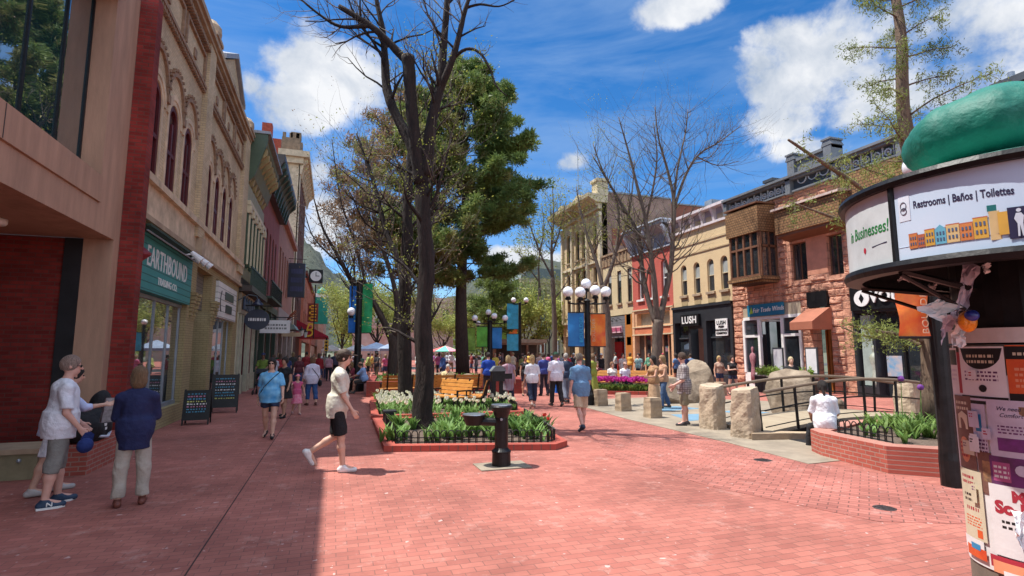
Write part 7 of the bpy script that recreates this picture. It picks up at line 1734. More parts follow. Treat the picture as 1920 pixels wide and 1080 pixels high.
# ================================================================== stroller and small things with people
def stroller(label, p, rz):
    t = thing('stroller', label, 'stroller', (p[0],p[1],0), rz)
    mb = MB(); mb.path([(-.2,.35,.1),(-.22,0,.5),(-.2,-.35,1.0)], .015, 6); mb.path([(.2,.35,.1),(.22,0,.5),(.2,-.35,1.0)], .015, 6); mb.path([(-.22,0,.5),(-.24,-.3,.1)], .015, 6); mb.path([(.22,0,.5),(.24,-.3,.1)], .015, 6); mb.tube((-.2,-.35,1.0),(.2,-.35,1.0),.018); mb.build('frame', M['blackmatte'], t, local=True)
    mb = MB(); mb.prism([(-.22,.42),(.2,.38),(.24,.46),(-.12,.52),(-.30,.92),(-.36,.90)], -.2, .2, 'u'); mb.build('seat', mat('dark_canvas', (.02,.02,.03), .8), t, local=True)
    mb = MB()
    for i in range(7):
        a0 = R(20+20*i); a1 = R(40+20*i); mb.quad((-.24,-.28+.30*math.cos(a0),.78+.30*math.sin(a0)),(.24,-.28+.30*math.cos(a0),.78+.30*math.sin(a0)),(.24,-.28+.30*math.cos(a1),.78+.30*math.sin(a1)),(-.24,-.28+.30*math.cos(a1),.78+.30*math.sin(a1)))
    mb.build('hood', mat('dark_canvas', (.02,.02,.03), .8), t, local=True)
    for x, y in ((-.22,.36),(.22,.36),(-.25,-.3),(.25,-.3)): MB().tube((x-.02,y,.1),(x+.02,y,.1),.1,.1,14).build('wheel', M['blackmatte'], t, local=True)
    return t
# ================================================================== PEOPLE (signed distance bodies, meshed with surface nets)
def nets(f, lo, hi, h):
    lo = np.array(lo)-h*1.5; n = np.ceil((np.array(hi)+h*1.5-lo)/h).astype(int)+1
    X, Y, Z = [lo[i]+h*np.arange(n[i]) for i in range(3)]
    P = np.stack(np.meshgrid(X, Y, Z, indexing='ij'), -1).astype(np.float32)
    if P.size > 60000:      # look only near the surface, found on a coarse grid first
        q = 4; Pc = P[q//2::q, q//2::q, q//2::q]; dc = f(Pc)
        up_ = np.repeat(np.repeat(np.repeat(dc, q, 0), q, 1), q, 2); pad = [(0, max(0, P.shape[i]-up_.shape[i])) for i in range(3)]
        up_ = np.pad(up_, pad, mode='edge')[:P.shape[0], :P.shape[1], :P.shape[2]]; d = up_.copy(); near_ = np.abs(up_) < h*q*1.5+.02; d[near_] = f(P[near_])
    else: d = f(P)
    s = d < 0
    cnt = np.zeros((n-1), np.float32); acc = np.zeros((*(n-1),3), np.float32)
    c = np.zeros((n-1), np.int32)
    for i in (0,1):
        for j in (0,1):
            for k in (0,1): c += s[i:n[0]-1+i, j:n[1]-1+j, k:n[2]-1+k]
    for ax in range(3):
        sl0 = [slice(None)]*3; sl1 = [slice(None)]*3; sl0[ax] = slice(0,-1); sl1[ax] = slice(1,None)
        a = d[tuple(sl0)]; b = d[tuple(sl1)]; cr = (a < 0) != (b < 0); den = np.where(cr, a-b, 1); t = np.where(cr, a/den, 0)
        p = P[tuple(sl0)].copy(); p[...,ax] += t*h; p *= cr[...,None]; crf = cr.astype(np.float32); o = [q for q in range(3) if q != ax]
        for i in (0,1):
            for j in (0,1):
                sl = [slice(None)]*3; sl[o[0]] = slice(i, n[o[0]]-1+i); sl[o[1]] = slice(j, n[o[1]]-1+j); acc += p[tuple(sl)]; cnt += crf[tuple(sl)]
    m = (c > 0) & (c < 8); idx = -np.ones(m.shape, np.int64); idx[m] = np.arange(m.sum()); V = acc[m]/np.maximum(cnt[m],1)[:,None]
    F = []
    for ax in range(3):
        o = [q for q in range(3) if q != ax]; sl0 = [slice(1,-1)]*3; sl1 = [slice(1,-1)]*3; sl0[ax] = slice(0,-1); sl1[ax] = slice(1,None)
        a = s[tuple(sl0)]; b = s[tuple(sl1)]; w = np.argwhere(a != b); 
        if len(w) == 0: continue
        base = w.copy(); base[:,o[0]] += 1; base[:,o[1]] += 1
        flip = a[tuple(w.T)]
        def g(i, j): q = base.copy(); q[:,o[0]] -= i; q[:,o[1]] -= j; return idx[tuple(q.T)]
        Q = np.stack([g(1,1), g(0,1), g(0,0), g(1,0)], 1)
        if ax == 1: flip = ~flip
        Q[~flip] = Q[~flip][:,::-1]; F.append(Q)
    F = np.concatenate(F); F = F[(F >= 0).all(1)]
    return V, F.tolist()
def smin(a, b, k):
    h = np.clip(.5+.5*(b-a)/k, 0, 1); return b*(1-h)+a*h-k*h*(1-h)
def v3(x): return np.array(x, np.float32)
def cone(P, a, b, ra, rb, cap=False):
    a = v3(a); b = v3(b); ab = b-a; L2 = max(float(ab@ab), 1e-8); t = ((P-a)@ab)/L2; tc = np.clip(t, 0, 1)
    d = np.linalg.norm(P-a-tc[...,None]*ab, axis=-1)-(ra+(rb-ra)*tc)
    if cap: d = np.maximum(d, (t-1)*math.sqrt(L2))
    return d
def ell(P, c, r, rot=0.0):
    q = P-v3(c)
    if rot: cs, sn = math.cos(rot), math.sin(rot); y = q[...,1]*cs-q[...,2]*(-sn)*-1; q = np.stack([q[...,0], q[...,1]*cs-q[...,2]*sn, q[...,1]*sn+q[...,2]*cs], -1)
    r = v3(r); k0 = np.linalg.norm(q/r, axis=-1); k1 = np.linalg.norm(q/(r*r), axis=-1)+1e-6; return k0*(k0-1)/k1
SK = {}
def skin(k):
    if k not in SK:
        c = {'fair': (.62,.36,.26), 'tan': (.48,.25,.16), 'brown': (.22,.11,.07), 'pink': (.66,.36,.28)}[k]; SK[k] = mat('skin_'+k, c, .55, var=.06, scale=8, coord='obj')
    return SK[k]
CL = {}
def cloth(c, rough=.85, name='cloth', var=.08, sc=6):
    k = (name,)+tuple(round(v, 3) for v in c)
    if k not in CL: CL[k] = mat(name, c, rough, var=var, scale=sc, coord='obj', bump=1 if name == 'hair' else .6, bscale=30 if name == 'hair' else 16, bdist=.03, stretch=(5,5,.5) if name == 'hair' else (1,1,1))
    return CL[k]
DEF = dict(H=1.72, fat=1.0, lean=0, yaw=0, legs=((0,0),(0,0)), splay=(.02,.02), arms=((5,12,12,0),(5,12,12,0)), head=(0,0), sit=None, vox=.026, female=False,
           top=(.5,.5,.5), sleeve=.55, toplen=.0, bottom='pants', bcol=(.05,.06,.1), blen=1.0, shoe=(.05,.05,.05), hair='short', hcol=(.06,.035,.02), skin='fair', hat=None, topmat=None, botmat=None, hands=False, eyes=False, foot=(0,0), loose=1.0)
def person(label, pos, rz, group='people walking and standing on the mall', **kw):
    """rz: degrees, 0 faces +Y. pos z = ground or seat contact is handled by legs."""
    S = dict(DEF); S.update(kw); k = S['H']/1.80; fat = S['fat']; W = fat; fem = S['female']
    hz = .93*k; hip = np.array([0, 0, hz]); ln = R(S['lean'])
    up = np.array([0, math.sin(ln), math.cos(ln)]); fw = np.array([0, math.cos(ln), -math.sin(ln)]); rt = np.array([1., 0, 0])
    def T(x, y, z): return hip+rt*x*k+fw*y*k+up*z*k
    J = {}
    for s, (th, kn), sp, ft in ((-1, S['legs'][0], S['splay'][0], S['foot'][0]), (1, S['legs'][1], S['splay'][1], S['foot'][1])):
        a = hip+np.array([s*.092*k*(1 if not fem else 1.02)*(.5+.5*fat), 0, -.02*k]); t_ = R(th); b = a+.43*k*np.array([s*sp, math.sin(t_), -math.cos(t_)]); t2 = R(th-kn); c = b+.42*k*np.array([s*sp*.5, math.sin(t2), -math.cos(t2)])
        fd = R(ft); f_ = c+.17*k*np.array([s*.15, math.cos(fd), -math.sin(fd)])-np.array([0,math.sin(fd)*.0,0])+np.array([0, -.0, -.045*k]) ; J[s] = (a, b, c, f_, fd)
    sw = .185*(.9 if fem else 1.0)*(.75+.25*fat)
    for s, (ap, ab, el, inn) in ((-1, S['arms'][0]), (1, S['arms'][1])):
        sh = T(s*sw, -.01, .435); a_ = R(ap)+ln*0; o = R(ab); e = sh+.285*k*np.array([s*math.sin(o), math.cos(o)*math.sin(a_), -math.cos(o)*math.cos(a_)])
        a2 = R(ap+el); i_ = R(inn); w_ = e+.25*k*np.array([s*(math.sin(o)*.5)*math.cos(i_)-s*math.sin(i_), math.cos(i_)*math.sin(a2), -math.cos(i_)*math.cos(a2)]); J['a%d' % s] = (sh, e, w_)
    neck = T(0, 0, .50); hd = T(0, .025, .70); hy = R(S['head'][0]); hp = R(S['head'][1])
    minz = min(min(J[s][2][2]-.085*k*math.cos(J[s][4])-.0, J[s][3][2]-.035*k) for s in (-1, 1)); 
    if S['sit'] is not None: minz = hz-(S['sit']+.09*k)
    off = np.array([0,0,-minz])
    t = thing('person', label, 'person', pos, R(rz), group)
    vox = S['vox']
    def hloc(P):
        q = P-v3(hd+off); c_, s_ = math.cos(-hy), math.sin(-hy); x = q[...,0]*c_-q[...,1]*s_; y = q[...,0]*s_+q[...,1]*c_; z = q[...,2]; c2, s2 = math.cos(hp), math.sin(hp)
        return np.stack([x, y*c2-z*s2, y*s2+z*c2], -1)
    def hpt(p):  # head local point to world
        x, y, z = p; c2, s2 = math.cos(-hp), math.sin(-hp); y, z = y*c2-z*s2, y*s2+z*c2; c_, s_ = math.cos(hy), math.sin(hy); return np.array([x*c_-y*s_, x*s_+y*c_, z])+hd+off
    jj = {}
    for s in (-1, 1): jj[s] = tuple(x+off if i < 4 else x for i, x in enumerate(J[s])); jj['a%d' % s] = tuple(x+off for x in J['a%d' % s])
    TT = lambda x, y, z: T(x, y, z)+off
    rot = -ln
    def torso(P, g=0.0):
        bw = .17 if not fem else .155
        d = ell(P, TT(0,-.005,.03), ((.165*W+g)*k, (.115*W+g)*k, (.14+g)*k), rot)
        d = smin(d, ell(P, TT(0,.01*W,.19), (((.135 if fem else .15)*W+g)*k, (.10*W*W+g)*k, (.19+g)*k), rot), .05*k)
        d = smin(d, ell(P, TT(0,0,.37), ((bw*(.6+.4*W)+g)*k, (.112*(.5+.5*W)+g)*k, (.18+g)*k), rot), .05*k)
        if fem:
            for s in (-1,1): d = smin(d, ell(P, TT(s*.07,.085,.34), ((.062+g)*k,)*3), .04*k)
        for s in (-1, 1): d = smin(d, cone(P, TT(s*.035,-.01,.485), jj['a%d' % s][0], (.048+g*.6)*k, (.050+g*.8)*k), .045*k)
        return d
    def body(P):
        d = torso(P); d = smin(d, cone(P, TT(0,-.01,.48), TT(0,.02,.62), .058*k, .052*k), .03*k)
        q = hloc(P)
        hh = ell(q, (0,-.012*k,.025*k), (.076*k,.096*k,.105*k)); hh = smin(hh, ell(q, (0,.03*k,-.045*k), (.056*k,.062*k,.068*k)), .03*k)
        if vox < .02:
            hh = smin(hh, cone(q, (0,.088*k,.015*k), (0,.112*k,-.018*k), .009*k, .014*k), .012*k)
            hh = smin(hh, ell(q, (0,.085*k,-.058*k), (.022*k,.012*k,.008*k)), .006*k)
            for s in (-1, 1): hh = smin(hh, ell(q, (s*.078*k,-.012*k,-.005*k), (.010*k,.020*k,.030*k)), .006*k); hh = np.maximum(hh, -ell(q, (s*.030*k,.098*k,.012*k), (.015*k,.012*k,.009*k)))
        else: hh = smin(hh, ell(q, (0,.095*k,-.01*k), (.014*k,.02*k,.02*k)), .01*k)
        d = smin(d, hh, .02*k)
        for s in (-1, 1):
            a, b, c, f_, fd = jj[s]; fw_ = .6+.4*W
            l = smin(cone(P, a, b, .085*k*fw_, .058*k*fw_), smin(cone(P, b, b+(c-b)*.35+np.array([0,-.012*k,0]), .052*k, .056*k*fw_), cone(P, b+(c-b)*.35, c, .054*k*fw_, .036*k), .03*k), .03*k)
            d = smin(d, l, .03*k); d = smin(d, cone(P, c, f_, .034*k, .026*k), .02*k)
            sh, e, w_ = jj['a%d' % s]; l = smin(cone(P, sh, e, .047*k*fw_, .038*k*fw_), cone(P, e, w_, .037*k*fw_, .026*k), .02*k); d = smin(d, l, .025*k)
            if not S['hands']:
                dr = (w_-e)/np.linalg.norm(w_-e); pm = w_+dr*.05*k; d = smin(d, cone(P, w_, pm, .024*k, .032*k), .015*k); fg = pm+dr*.07*k+np.array([0,.02*k,0]); d = smin(d, cone(P, pm, fg, .026*k, .016*k), .012*k)
                d = smin(d, cone(P, w_+dr*.02*k, w_+dr*.075*k+np.array([-s*.03*k,.03*k,0]), .012*k, .010*k), .01*k)
        return d
    allp = np.array([hd+off]+[x for s in (-1,1) for x in jj[s][:4]]+[x for s in (-1,1) for x in jj['a%d' % s]]+[TT(0,0,0)])
    lo = allp.min(0)-.19*k*max(1,W); hi = allp.max(0)+.19*k*max(1,W)
    def mk(name, f, m, lo_, hi_, par, vx=vox, extra=None):
        V, F = nets(f, lo_, hi_, vx)
        if len(V) == 0: return None
        V = V.astype(np.float64)
        if extra is not None:
            for (V2, F2) in extra: b_ = len(V); V = np.concatenate([V, V2]); F = F+[[q+b_ for q in x] for x in F2]
        return new_obj(name, V, F, m, par, smooth=True, local=True, recalc=False)
    extra = []
    if S['hands']:
        for s in (-1, 1):
            sh, e, w_ = jj['a%d' % s]; dr = (w_-e)/np.linalg.norm(w_-e); side = np.array([0,1.,0])-dr*dr[1]; side /= np.linalg.norm(side); nrm = np.cross(dr, side)*(-s)  # side: thumb side (front), nrm towards palm inside
            if S['hands'] is not True: pass
            def hand(P):
                pc = w_+dr*.045*k; d = cone(P, w_-dr*.02, w_+dr*.02*k, .026*k, .024*k)
                for u in (-.024,-.008,.008,.024): d = smin(d, cone(P, w_+dr*.01*k+side*u*.7*k, w_+dr*.085*k+side*u*k, .014*k, .0125*k), .012*k)
                for u, L_ in ((.026,.068),(.009,.078),(-.009,.072),(-.025,.056)):
                    p0 = w_+dr*.085*k+side*u*k; p1 = p0+(dr*.9+nrm*.35)*L_*.5*k; p2 = p1+(dr*.6+nrm*.8)*L_*.5*k; d = np.minimum(d, smin(cone(P, p0, p1, .0095*k, .0085*k), cone(P, p1, p2, .0085*k, .0072*k), .004*k))
                t0 = w_+dr*.025*k+side*.026*k; t1 = t0+(dr*.6+side*.6+nrm*.35)*.040*k; t2 = t1+(dr*.9+side*.1+nrm*.3)*.032*k; d = smin(d, smin(cone(P, t0, t1, .012*k, .010*k), cone(P, t1, t2, .010*k, .008*k), .005*k), .008*k)
                return d
            c_ = w_+dr*.08*k; V2, F2 = nets(hand, c_-.12*k, c_+.12*k, .0052); extra.append((V2.astype(np.float64), F2))
    sk = skin(S['skin']); bo = mk('body', body, sk, lo, hi, t, extra=extra)
    # clothing
    fold = lambda P, a=.0045: a*(np.sin(P[...,2]*17+P[...,0]*13*np.sign(P[...,0])+2.2*np.sin(P[...,1]*11+P[...,2]*5))+.7*np.abs(np.sin(P[...,0]*33+P[...,2]*9+np.sin(P[...,2]*14)*1.5))-.3)*S['loose'] if vox < .02 else 0
    tl = S['toplen']
    if S['top'] is not None:
        def shirt(P):
            d = torso(P, .017*S['loose']+.004)
            q = P-v3(TT(0,0,0)); zz = q@v3(up); yy = q@v3(fw)
            if tl > -.05:
                rx = (.158*W+.030)*k; ry = (.122*W+.030)*k; e2 = (np.sqrt((q[...,0]/rx)**2+((yy-.004)/ry)**2)-1)*ry; e2 = np.maximum(e2, zz-.14*k); d = smin(d, e2, .09*k)
            if S['sleeve'] > 0:
                for s in (-1, 1):
                    sh, e, w_ = jj['a%d' % s]; fr = S['sleeve']; g = .016*S['loose']
                    if fr <= 1: d = smin(d, cone(P, sh, sh+(e-sh)*fr, (.050+g)*k*(.6+.4*W), (.048+g)*k*(.6+.4*W), True), .03*k)
                    else: d = smin(d, np.minimum(cone(P, sh, e, (.050+g)*k, (.042+g)*k), cone(P, e, e+(w_-e)*(fr-1), (.042+g)*k, (.034+g*.8)*k, True)), .03*k)
            d = np.maximum(d, -(zz+(.06+tl)*k)); d = np.maximum(d, np.where(zz > .40*k, .074*k-np.sqrt(q[...,0]**2+(yy-.02*k)**2), -1)) if vox < .03 else np.maximum(d, zz-.56*k)
            return d+fold(P)
        mk('top' if S['bottom'] != 'dress' else 'dress_top', shirt, S['topmat'] or cloth(S['top']), lo, hi, t)
    bt = S['bottom']
    if bt in ('pants', 'shorts'):
        fr = S['blen']
        def pants(P):
            g = .012*S['loose']; d = ell(P, TT(0,-.005,.0), ((.168*W+g)*k, (.12*W+g)*k, (.135+g)*k), rot)
            for s in (-1, 1):
                a, b, c, f_, fd = jj[s]; fw_ = .6+.4*W
                if fr <= .55: l = cone(P, a, a+(b-a)*(fr/.5), (.088+g)*k*fw_, (.072+g*1.6)*k*fw_, True)
                else: l = smin(cone(P, a, b, (.088+g)*k*fw_, (.062+g)*k*fw_), cone(P, b+np.array([0,-.006*k,0]), b+(c-b)*((fr-.5)/.5)+np.array([0,-.008*k,0]), (.066+g)*k*fw_, (.06+g)*k, True), .02*k)
                d = smin(d, l, .025*k)
            q = P-v3(TT(0,0,0)); zz = q@v3(up); return np.maximum(d, zz-.09*k)+fold(P, .005)
        mk(bt, pants, S['botmat'] or cloth(S['bcol']), lo, hi, t)
    elif bt in ('skirt', 'dress'):
        fr = S['blen']; zh = jj[1][0][2]-(.43*min(fr,.5)*2+(.42*(fr-.5)*2 if fr > .5 else 0))*k
        fy = (jj[-1][1][1]+jj[1][1][1])/2
        def skirt(P):
            x, y, z = P[...,0], P[...,1], P[...,2]; top_ = TT(0,0,.10)[2]; t_ = np.clip((top_-z)/(top_-zh), 0, 1); rx = (.14*W+.12*t_**.8)*k*(1+.03*np.sin(np.arctan2(y, x)*9)*t_); ry = (.11*W+.13*t_**.8)*k*(1+.03*np.sin(np.arctan2(y, x)*9)*t_)
            q = np.sqrt((x/rx)**2+((y-fy*t_)/ry)**2); d = (q-1)*ry*.7; return np.maximum(np.maximum(d, z-top_), zh-z)
        mk('skirt', skirt, S['botmat'] or cloth(S['bcol']), lo, hi, t)
    # shoes
    for s in (-1, 1):
        a, b, c, f_, fd = jj[s]
        dirf = np.array([s*.12, math.cos(fd), -math.sin(fd)]); dirf /= np.linalg.norm(dirf); dn_ = np.array([0, -math.sin(fd), -math.cos(fd)]); hl = c+dn_*.045*k-dirf*.035*k; toe = hl+dirf*.205*k+dn_*.004*k
        def shoe(P):
            d = smin(cone(P, hl, toe, .045*k, .036*k), cone(P, c+dn_*.0*k, c+dn_*.04*k+dirf*.06*k, .045*k, .042*k), .02*k); q = (P-v3(hl))@v3(dn_); return np.maximum(d, q-.040*k)
        mk('shoe', shoe, cloth(S['shoe'], .6, 'shoe'), np.minimum(hl, toe)-.09*k, np.maximum(hl, toe)+.09*k, t, min(vox, .018))
    # hair
    hs = S['hair']
    if hs != 'none':
        def hair(P):
            q = hloc(P); x, y, z = q[...,0], q[...,1], q[...,2]; th = .012*k if hs in ('bald','short') else .020*k
            d = ell(q, (0,-.018*k,.030*k), (.076*k+th, .096*k+th, .105*k+th)); face = ell(q, (0,.105*k,-.04*k), (.080*k,.085*k,.105*k)); d = np.maximum(d, -face)
            low = {'bald': -.045, 'short': -.05, 'bob': -.17, 'long': -.08, 'pony': -.06, 'bun': -.06}[hs]*k; 
            if hs == 'bald': d = np.maximum(d, z-.055*k)
            if hs == 'bob': d = smin(d, np.maximum(ell(q, (0,-.035*k,-.055*k), (.098*k,.085*k,.125*k)), -face), .03*k)
            if hs == 'long': d = smin(d, np.maximum(cone(q, (0,-.05*k,0), (0,-.085*k,-.32*k), .085*k, .055*k), -face), .03*k)
            else: d = np.maximum(d, low-z)
            if hs == 'pony': d = smin(d, cone(q, (0,-.10*k,.03*k), (0,-.13*k,-.17*k), .03*k, .022*k), .02*k)
            if hs == 'bun': d = smin(d, ell(q, (0,-.10*k,.08*k), (.045*k,)*3), .015*k)
            return d+(.004*np.sin(x*160)*np.cos(z*60) if vox < .02 else 0)
        cc = hpt((0,-.03,0)); mk('hair', hair, cloth(S['hcol'], .6, 'hair', .25, 30), cc-np.array([.16,.2,.42])*k, cc+np.array([.16,.18,.19])*k, t, min(vox, .016))
    if S['hat']:
        kind, hc = S['hat']
        def hat(P):
            q = hloc(P); d = np.maximum(ell(q, (0,-.010*k,.045*k), (.092*k,.115*k,.105*k)), .045*k-q[...,2])
            if kind == 'cap': br = ell(q, (0,.125*k,.052*k), (.075*k,.085*k,.010*k)); d = np.minimum(d, br)
            if kind == 'brim': d = np.minimum(d, ell(q, (0,0,.05*k), (.17*k,.18*k,.010*k)))
            return d
        cc = hpt((0,.03,.06)); mk('hat', hat, cloth(hc, .7, 'hat'), cc-.24*k, cc+.24*k, t, min(vox, .014))
    if S['eyes']:
        if S['eyes'] == 'shades':
            mb = MB(); 
            for s in (-1, 1): mb.ball((s*.032*k,.092*k,.014*k), .024*k, 10, 6, (1,.45,.75)); mb.tube((s*.055*k,.09*k,.018*k),(s*.082*k,-.01*k,.014*k),.004*k,n=5)
            mb.tube((-.02*k,.10*k,.02*k),(.02*k,.10*k,.02*k),.004*k,n=5); mb.v = [tuple(hpt(p)) for p in mb.v]; mb.build('sunglasses', M['black'], t, local=True)
        else:
            for s in (-1, 1):
                mb = MB(); mb.ball((s*.031*k,.083*k,.012*k), .011*k, 10, 6); mb.v = [tuple(hpt(p)) for p in mb.v]; mb.build('eye', M['black'], t, local=True)
    t['j'] = 0; del t['j']
    return t, jj, hpt, k
def strap(t, pts, r, m, name='strap'): MB().path(pts, r, 5).build(name, m, t, local=True)
def worldp(t, p): a = t.rotation_euler.z; return Vector((t.location.x+p[0]*math.cos(a)-p[1]*math.sin(a), t.location.y+p[0]*math.sin(a)+p[1]*math.cos(a), t.location.z+p[2]))
# ---- near figures
K_ = (.01,.01,.012)
p = G(97,948); near = 'people nearest the camera on the left'
t, jj, hp_, k_ = person('man in white tee and grey cargo shorts holding a blue cap, facing the brick ledge', p, -62, near, H=1.77, fat=1.12, vox=.0125, hands=True, top=(.74,.74,.80), sleeve=.85, toplen=.10, loose=1.25, bottom='shorts', bcol=(.22,.21,.19), blen=.62, shoe=(.02,.045,.09), hair='short', hcol=(.36,.25,.20), skin='pink', eyes='shades', arms=((12,6,30,8),(2,10,34,5)), legs=((6,4),(-5,2)), splay=(.05,.05), head=(-8,6), lean=3)
w = jj['a1'][2]; q = worldp(t, w+np.array([.02,.05,-.09]))
c = MB(); c.lathe([(.085,-.02),(.10,0),(.10,.05),(.08,.10),(.03,.125),(.001,.13)], (0,0,0), 18, 1, 1.1); cap = c.build('baseball_cap', cloth((.01,.03,.16), .8), local=True, smooth=True); props(cap, 'royal blue baseball cap held in the hand of the man in white tee', 'cap'); cap.location = (q.x,q.y,q.z-.10); cap.rotation_euler = (R(100), R(15), R(40)); cap.scale = (.8,.8,.8)
br = MB().prism([(-.08,.08),(.08,.08),(.06,.17),(0,.20),(-.06,.17)], -.012, .0, 'z').build('brim', cloth((.01,.03,.16), .8), cap, local=True)
for s in (-1, 1):   # pale N mark and sole on each sneaker
    a, b_, cc, f_, fd = jj[s]; x0 = cc[0]+s*.052; m_ = MB()
    for (y0,z0,y1,z1) in ((.02,.03,.02,.075),(.02,.075,.065,.03),(.065,.03,.065,.075)): m_.tube((x0,y0+cc[1],z0),(x0,y1+cc[1],z1),.006,n=4)
    m_.build('side_mark', M['white'], t, local=True); m_ = MB(); m_.prism([(cc[0]-.05,cc[1]-.07),(cc[0]+.05,cc[1]-.07),(cc[0]+.055+s*.02,cc[1]+.12),(cc[0]+s*.03,cc[1]+.19),(cc[0]-.045+s*.02,cc[1]+.13)], 0, .022, 'z'); m_.build('sole', M['white'], t, local=True)
p = G(88,926)
person('person in pale blue top and white shorts half hidden behind the white tee man', p, -58, near, H=1.66, fat=.95, vox=.013, hands=True, female=True, top=(.50,.56,.78), sleeve=1.4, toplen=.12, bottom='shorts', bcol=(.68,.68,.74), blen=.48, shoe=(.45,.42,.40), hair='short', hcol=(.02,.018,.015), skin='fair', lean=14, arms=((35,8,60,20),(42,6,55,10)), legs=((12,6),(-10,6)), head=(0,12), eyes=True)
p = G(242,948)
t, jj, hp_, k_ = person('woman in navy long shirt and stone trousers seen from behind, bobbed blond brown hair', p, 14, near, H=1.63, fat=1.05, vox=.0125, hands=True, female=True, top=(.012,.018,.075), sleeve=1.35, toplen=.18, loose=1.3, bottom='pants', bcol=(.42,.37,.31), blen=.96, shoe=(.17,.05,.035), hair='bob', hcol=(.22,.13,.065), arms=((22,12,72,32),(22,12,75,30)), legs=((-1,1),(2,1)), splay=(.05,.06), head=(-5,10))
p = G(628,884)
t, jj, hp_, k_ = person('young man striding right in off white tee, black shorts and white trainers', p, -91, near, H=1.86, fat=.93, vox=.0125, hands=True, eyes=True, top=(.62,.58,.48), sleeve=.85, toplen=.12, loose=1.35, bottom='shorts', bcol=(.008,.008,.01), blen=.46, shoe=(.75,.73,.72), hair='short', hcol=(.05,.028,.018), skin='fair', legs=((-1,58),(9,4)), foot=(58,0), arms=((-8,5,22,0),(12,5,20,0)), lean=4, head=(0,2), hat=('cap', (.06,.035,.022)))
p = G(503,822)
t, jj, hp_, k_ = person('woman in blue tie dye tee, denim shorts and sunglasses walking toward the camera', p, 176, near, H=1.68, fat=1.25, vox=.016, hands=True, female=True, topmat=mat('tie_dye', (.05,.30,.62), .85, col2=(.25,.55,.75), scale=5, coord='obj', detail=2), sleeve=.9, toplen=.10, loose=1.2, bottom='shorts', bcol=(.02,.035,.08), blen=.28, shoe=(.01,.01,.01), hair='long', hcol=(.02,.012,.010), eyes='shades', legs=((14,6),(-12,14)), foot=(0,20), arms=((16,16,14,0),(-12,12,16,0)), splay=(.0,.0))
strap(t, [(-.17,.02,1.38),(-.05,.17,1.25),(.10,.20,1.08),(.2,.1,.92)], .009, M['blackmatte'])
mid = 'people on the left walk behind the woman in tie dye'
p = G(530,783)
t, jj, hp_, k_ = person('woman in short black dress carrying a dark bag behind the tie dye woman', p, 150, mid, H=1.68, female=True, vox=.02, top=K_, sleeve=.4, bottom='dress', bcol=K_, blen=.42, hair='bun', hcol=(.03,.02,.015), skin='tan', legs=((12,8),(-10,10)), arms=((8,10,20,0),(6,14,10,0)), shoe=K_)
w = jj['a1'][2]; q = worldp(t, w); o = MB().box(-.12,.12,-.05,.05,-.62,-.30).path([(-.08,0,-.3),(-.05,0,-.02),(.05,0,-.02),(.08,0,-.3)], .008, 4).build('shopping_bag', cloth((.02,.016,.014)), local=True); o.location = (q.x,q.y,q.z-.02); props(o, 'dark shopping bag hanging from the hand of the woman in black dress', 'bag')
p = G(555,777); person('small girl in pink patterned dress and pink sun hat', p, 195, mid, H=1.18, female=False, fat=.9, vox=.016, top=(.62,.10,.22), sleeve=.2, bottom='dress', botmat=mat('pink_print', (.70,.10,.22), .8, col2=(.75,.35,.40), scale=16, coord='obj'), bcol=(.6,.1,.2), blen=.5, hair='bob', hcol=(.10,.05,.03), legs=((20,14),(-16,10)), arms=((-30,25,40,0),(60,40,60,0)), hat=('brim', (.75,.22,.28)), shoe=(.5,.3,.3))
p = G(583,760)
t, jj, hp_, k_ = person('woman in loose white blouse and blue jeans with black shoulder bag, seen from behind', p, 20, mid, H=1.68, fat=1.15, female=True, vox=.018, top=(.66,.62,.74), sleeve=1.6, toplen=.12, loose=1.5, bottom='pants', bcol=(.03,.08,.22), blen=.85, shoe=(.12,.04,.03), hair='bob', hcol=(.20,.10,.05), legs=((10,8),(-8,10)), arms=((10,14,24,0),(4,14,20,0)))
strap(t, [(-.16,.05,1.40),(-.02,-.17,1.2),(.16,-.15,.98),(.24,-.02,.82)], .012, M['blackmatte']); MB().ball((.27,0,.74), .13, 10, 8, (.5,.9,.9)).build('shoulder_bag', cloth(K_), t, local=True)
p = D(490,740,24.0); p.z = 0
person('man in olive green tee pushing a stroller toward the camera', p, 172, mid, H=1.78, fat=1.1, vox=.022, top=(.14,.20,.03), sleeve=.8, bottom='shorts', bcol=(.1,.09,.07), blen=.5, hair='short', hat=('cap', (.02,.03,.10)), skin='brown', arms=((28,8,50,10),(28,8,50,10)), legs=((10,8),(-8,8)))
stroller('dark folding stroller pushed by the man in olive green', (p.x+.05, p.y-.75), R(172))
person('baby in pink seated in the stroller', (p.x+.05,p.y-.72,.08), 172, mid, H=.85, vox=.016, top=(.70,.25,.45), sleeve=1.2, bottom='pants', bcol=(.6,.3,.4), sit=.42, legs=((75,70),(75,70)), arms=((50,10,30,0),(50,10,30,0)), hair='short', hcol=(.3,.2,.1), lean=-12)
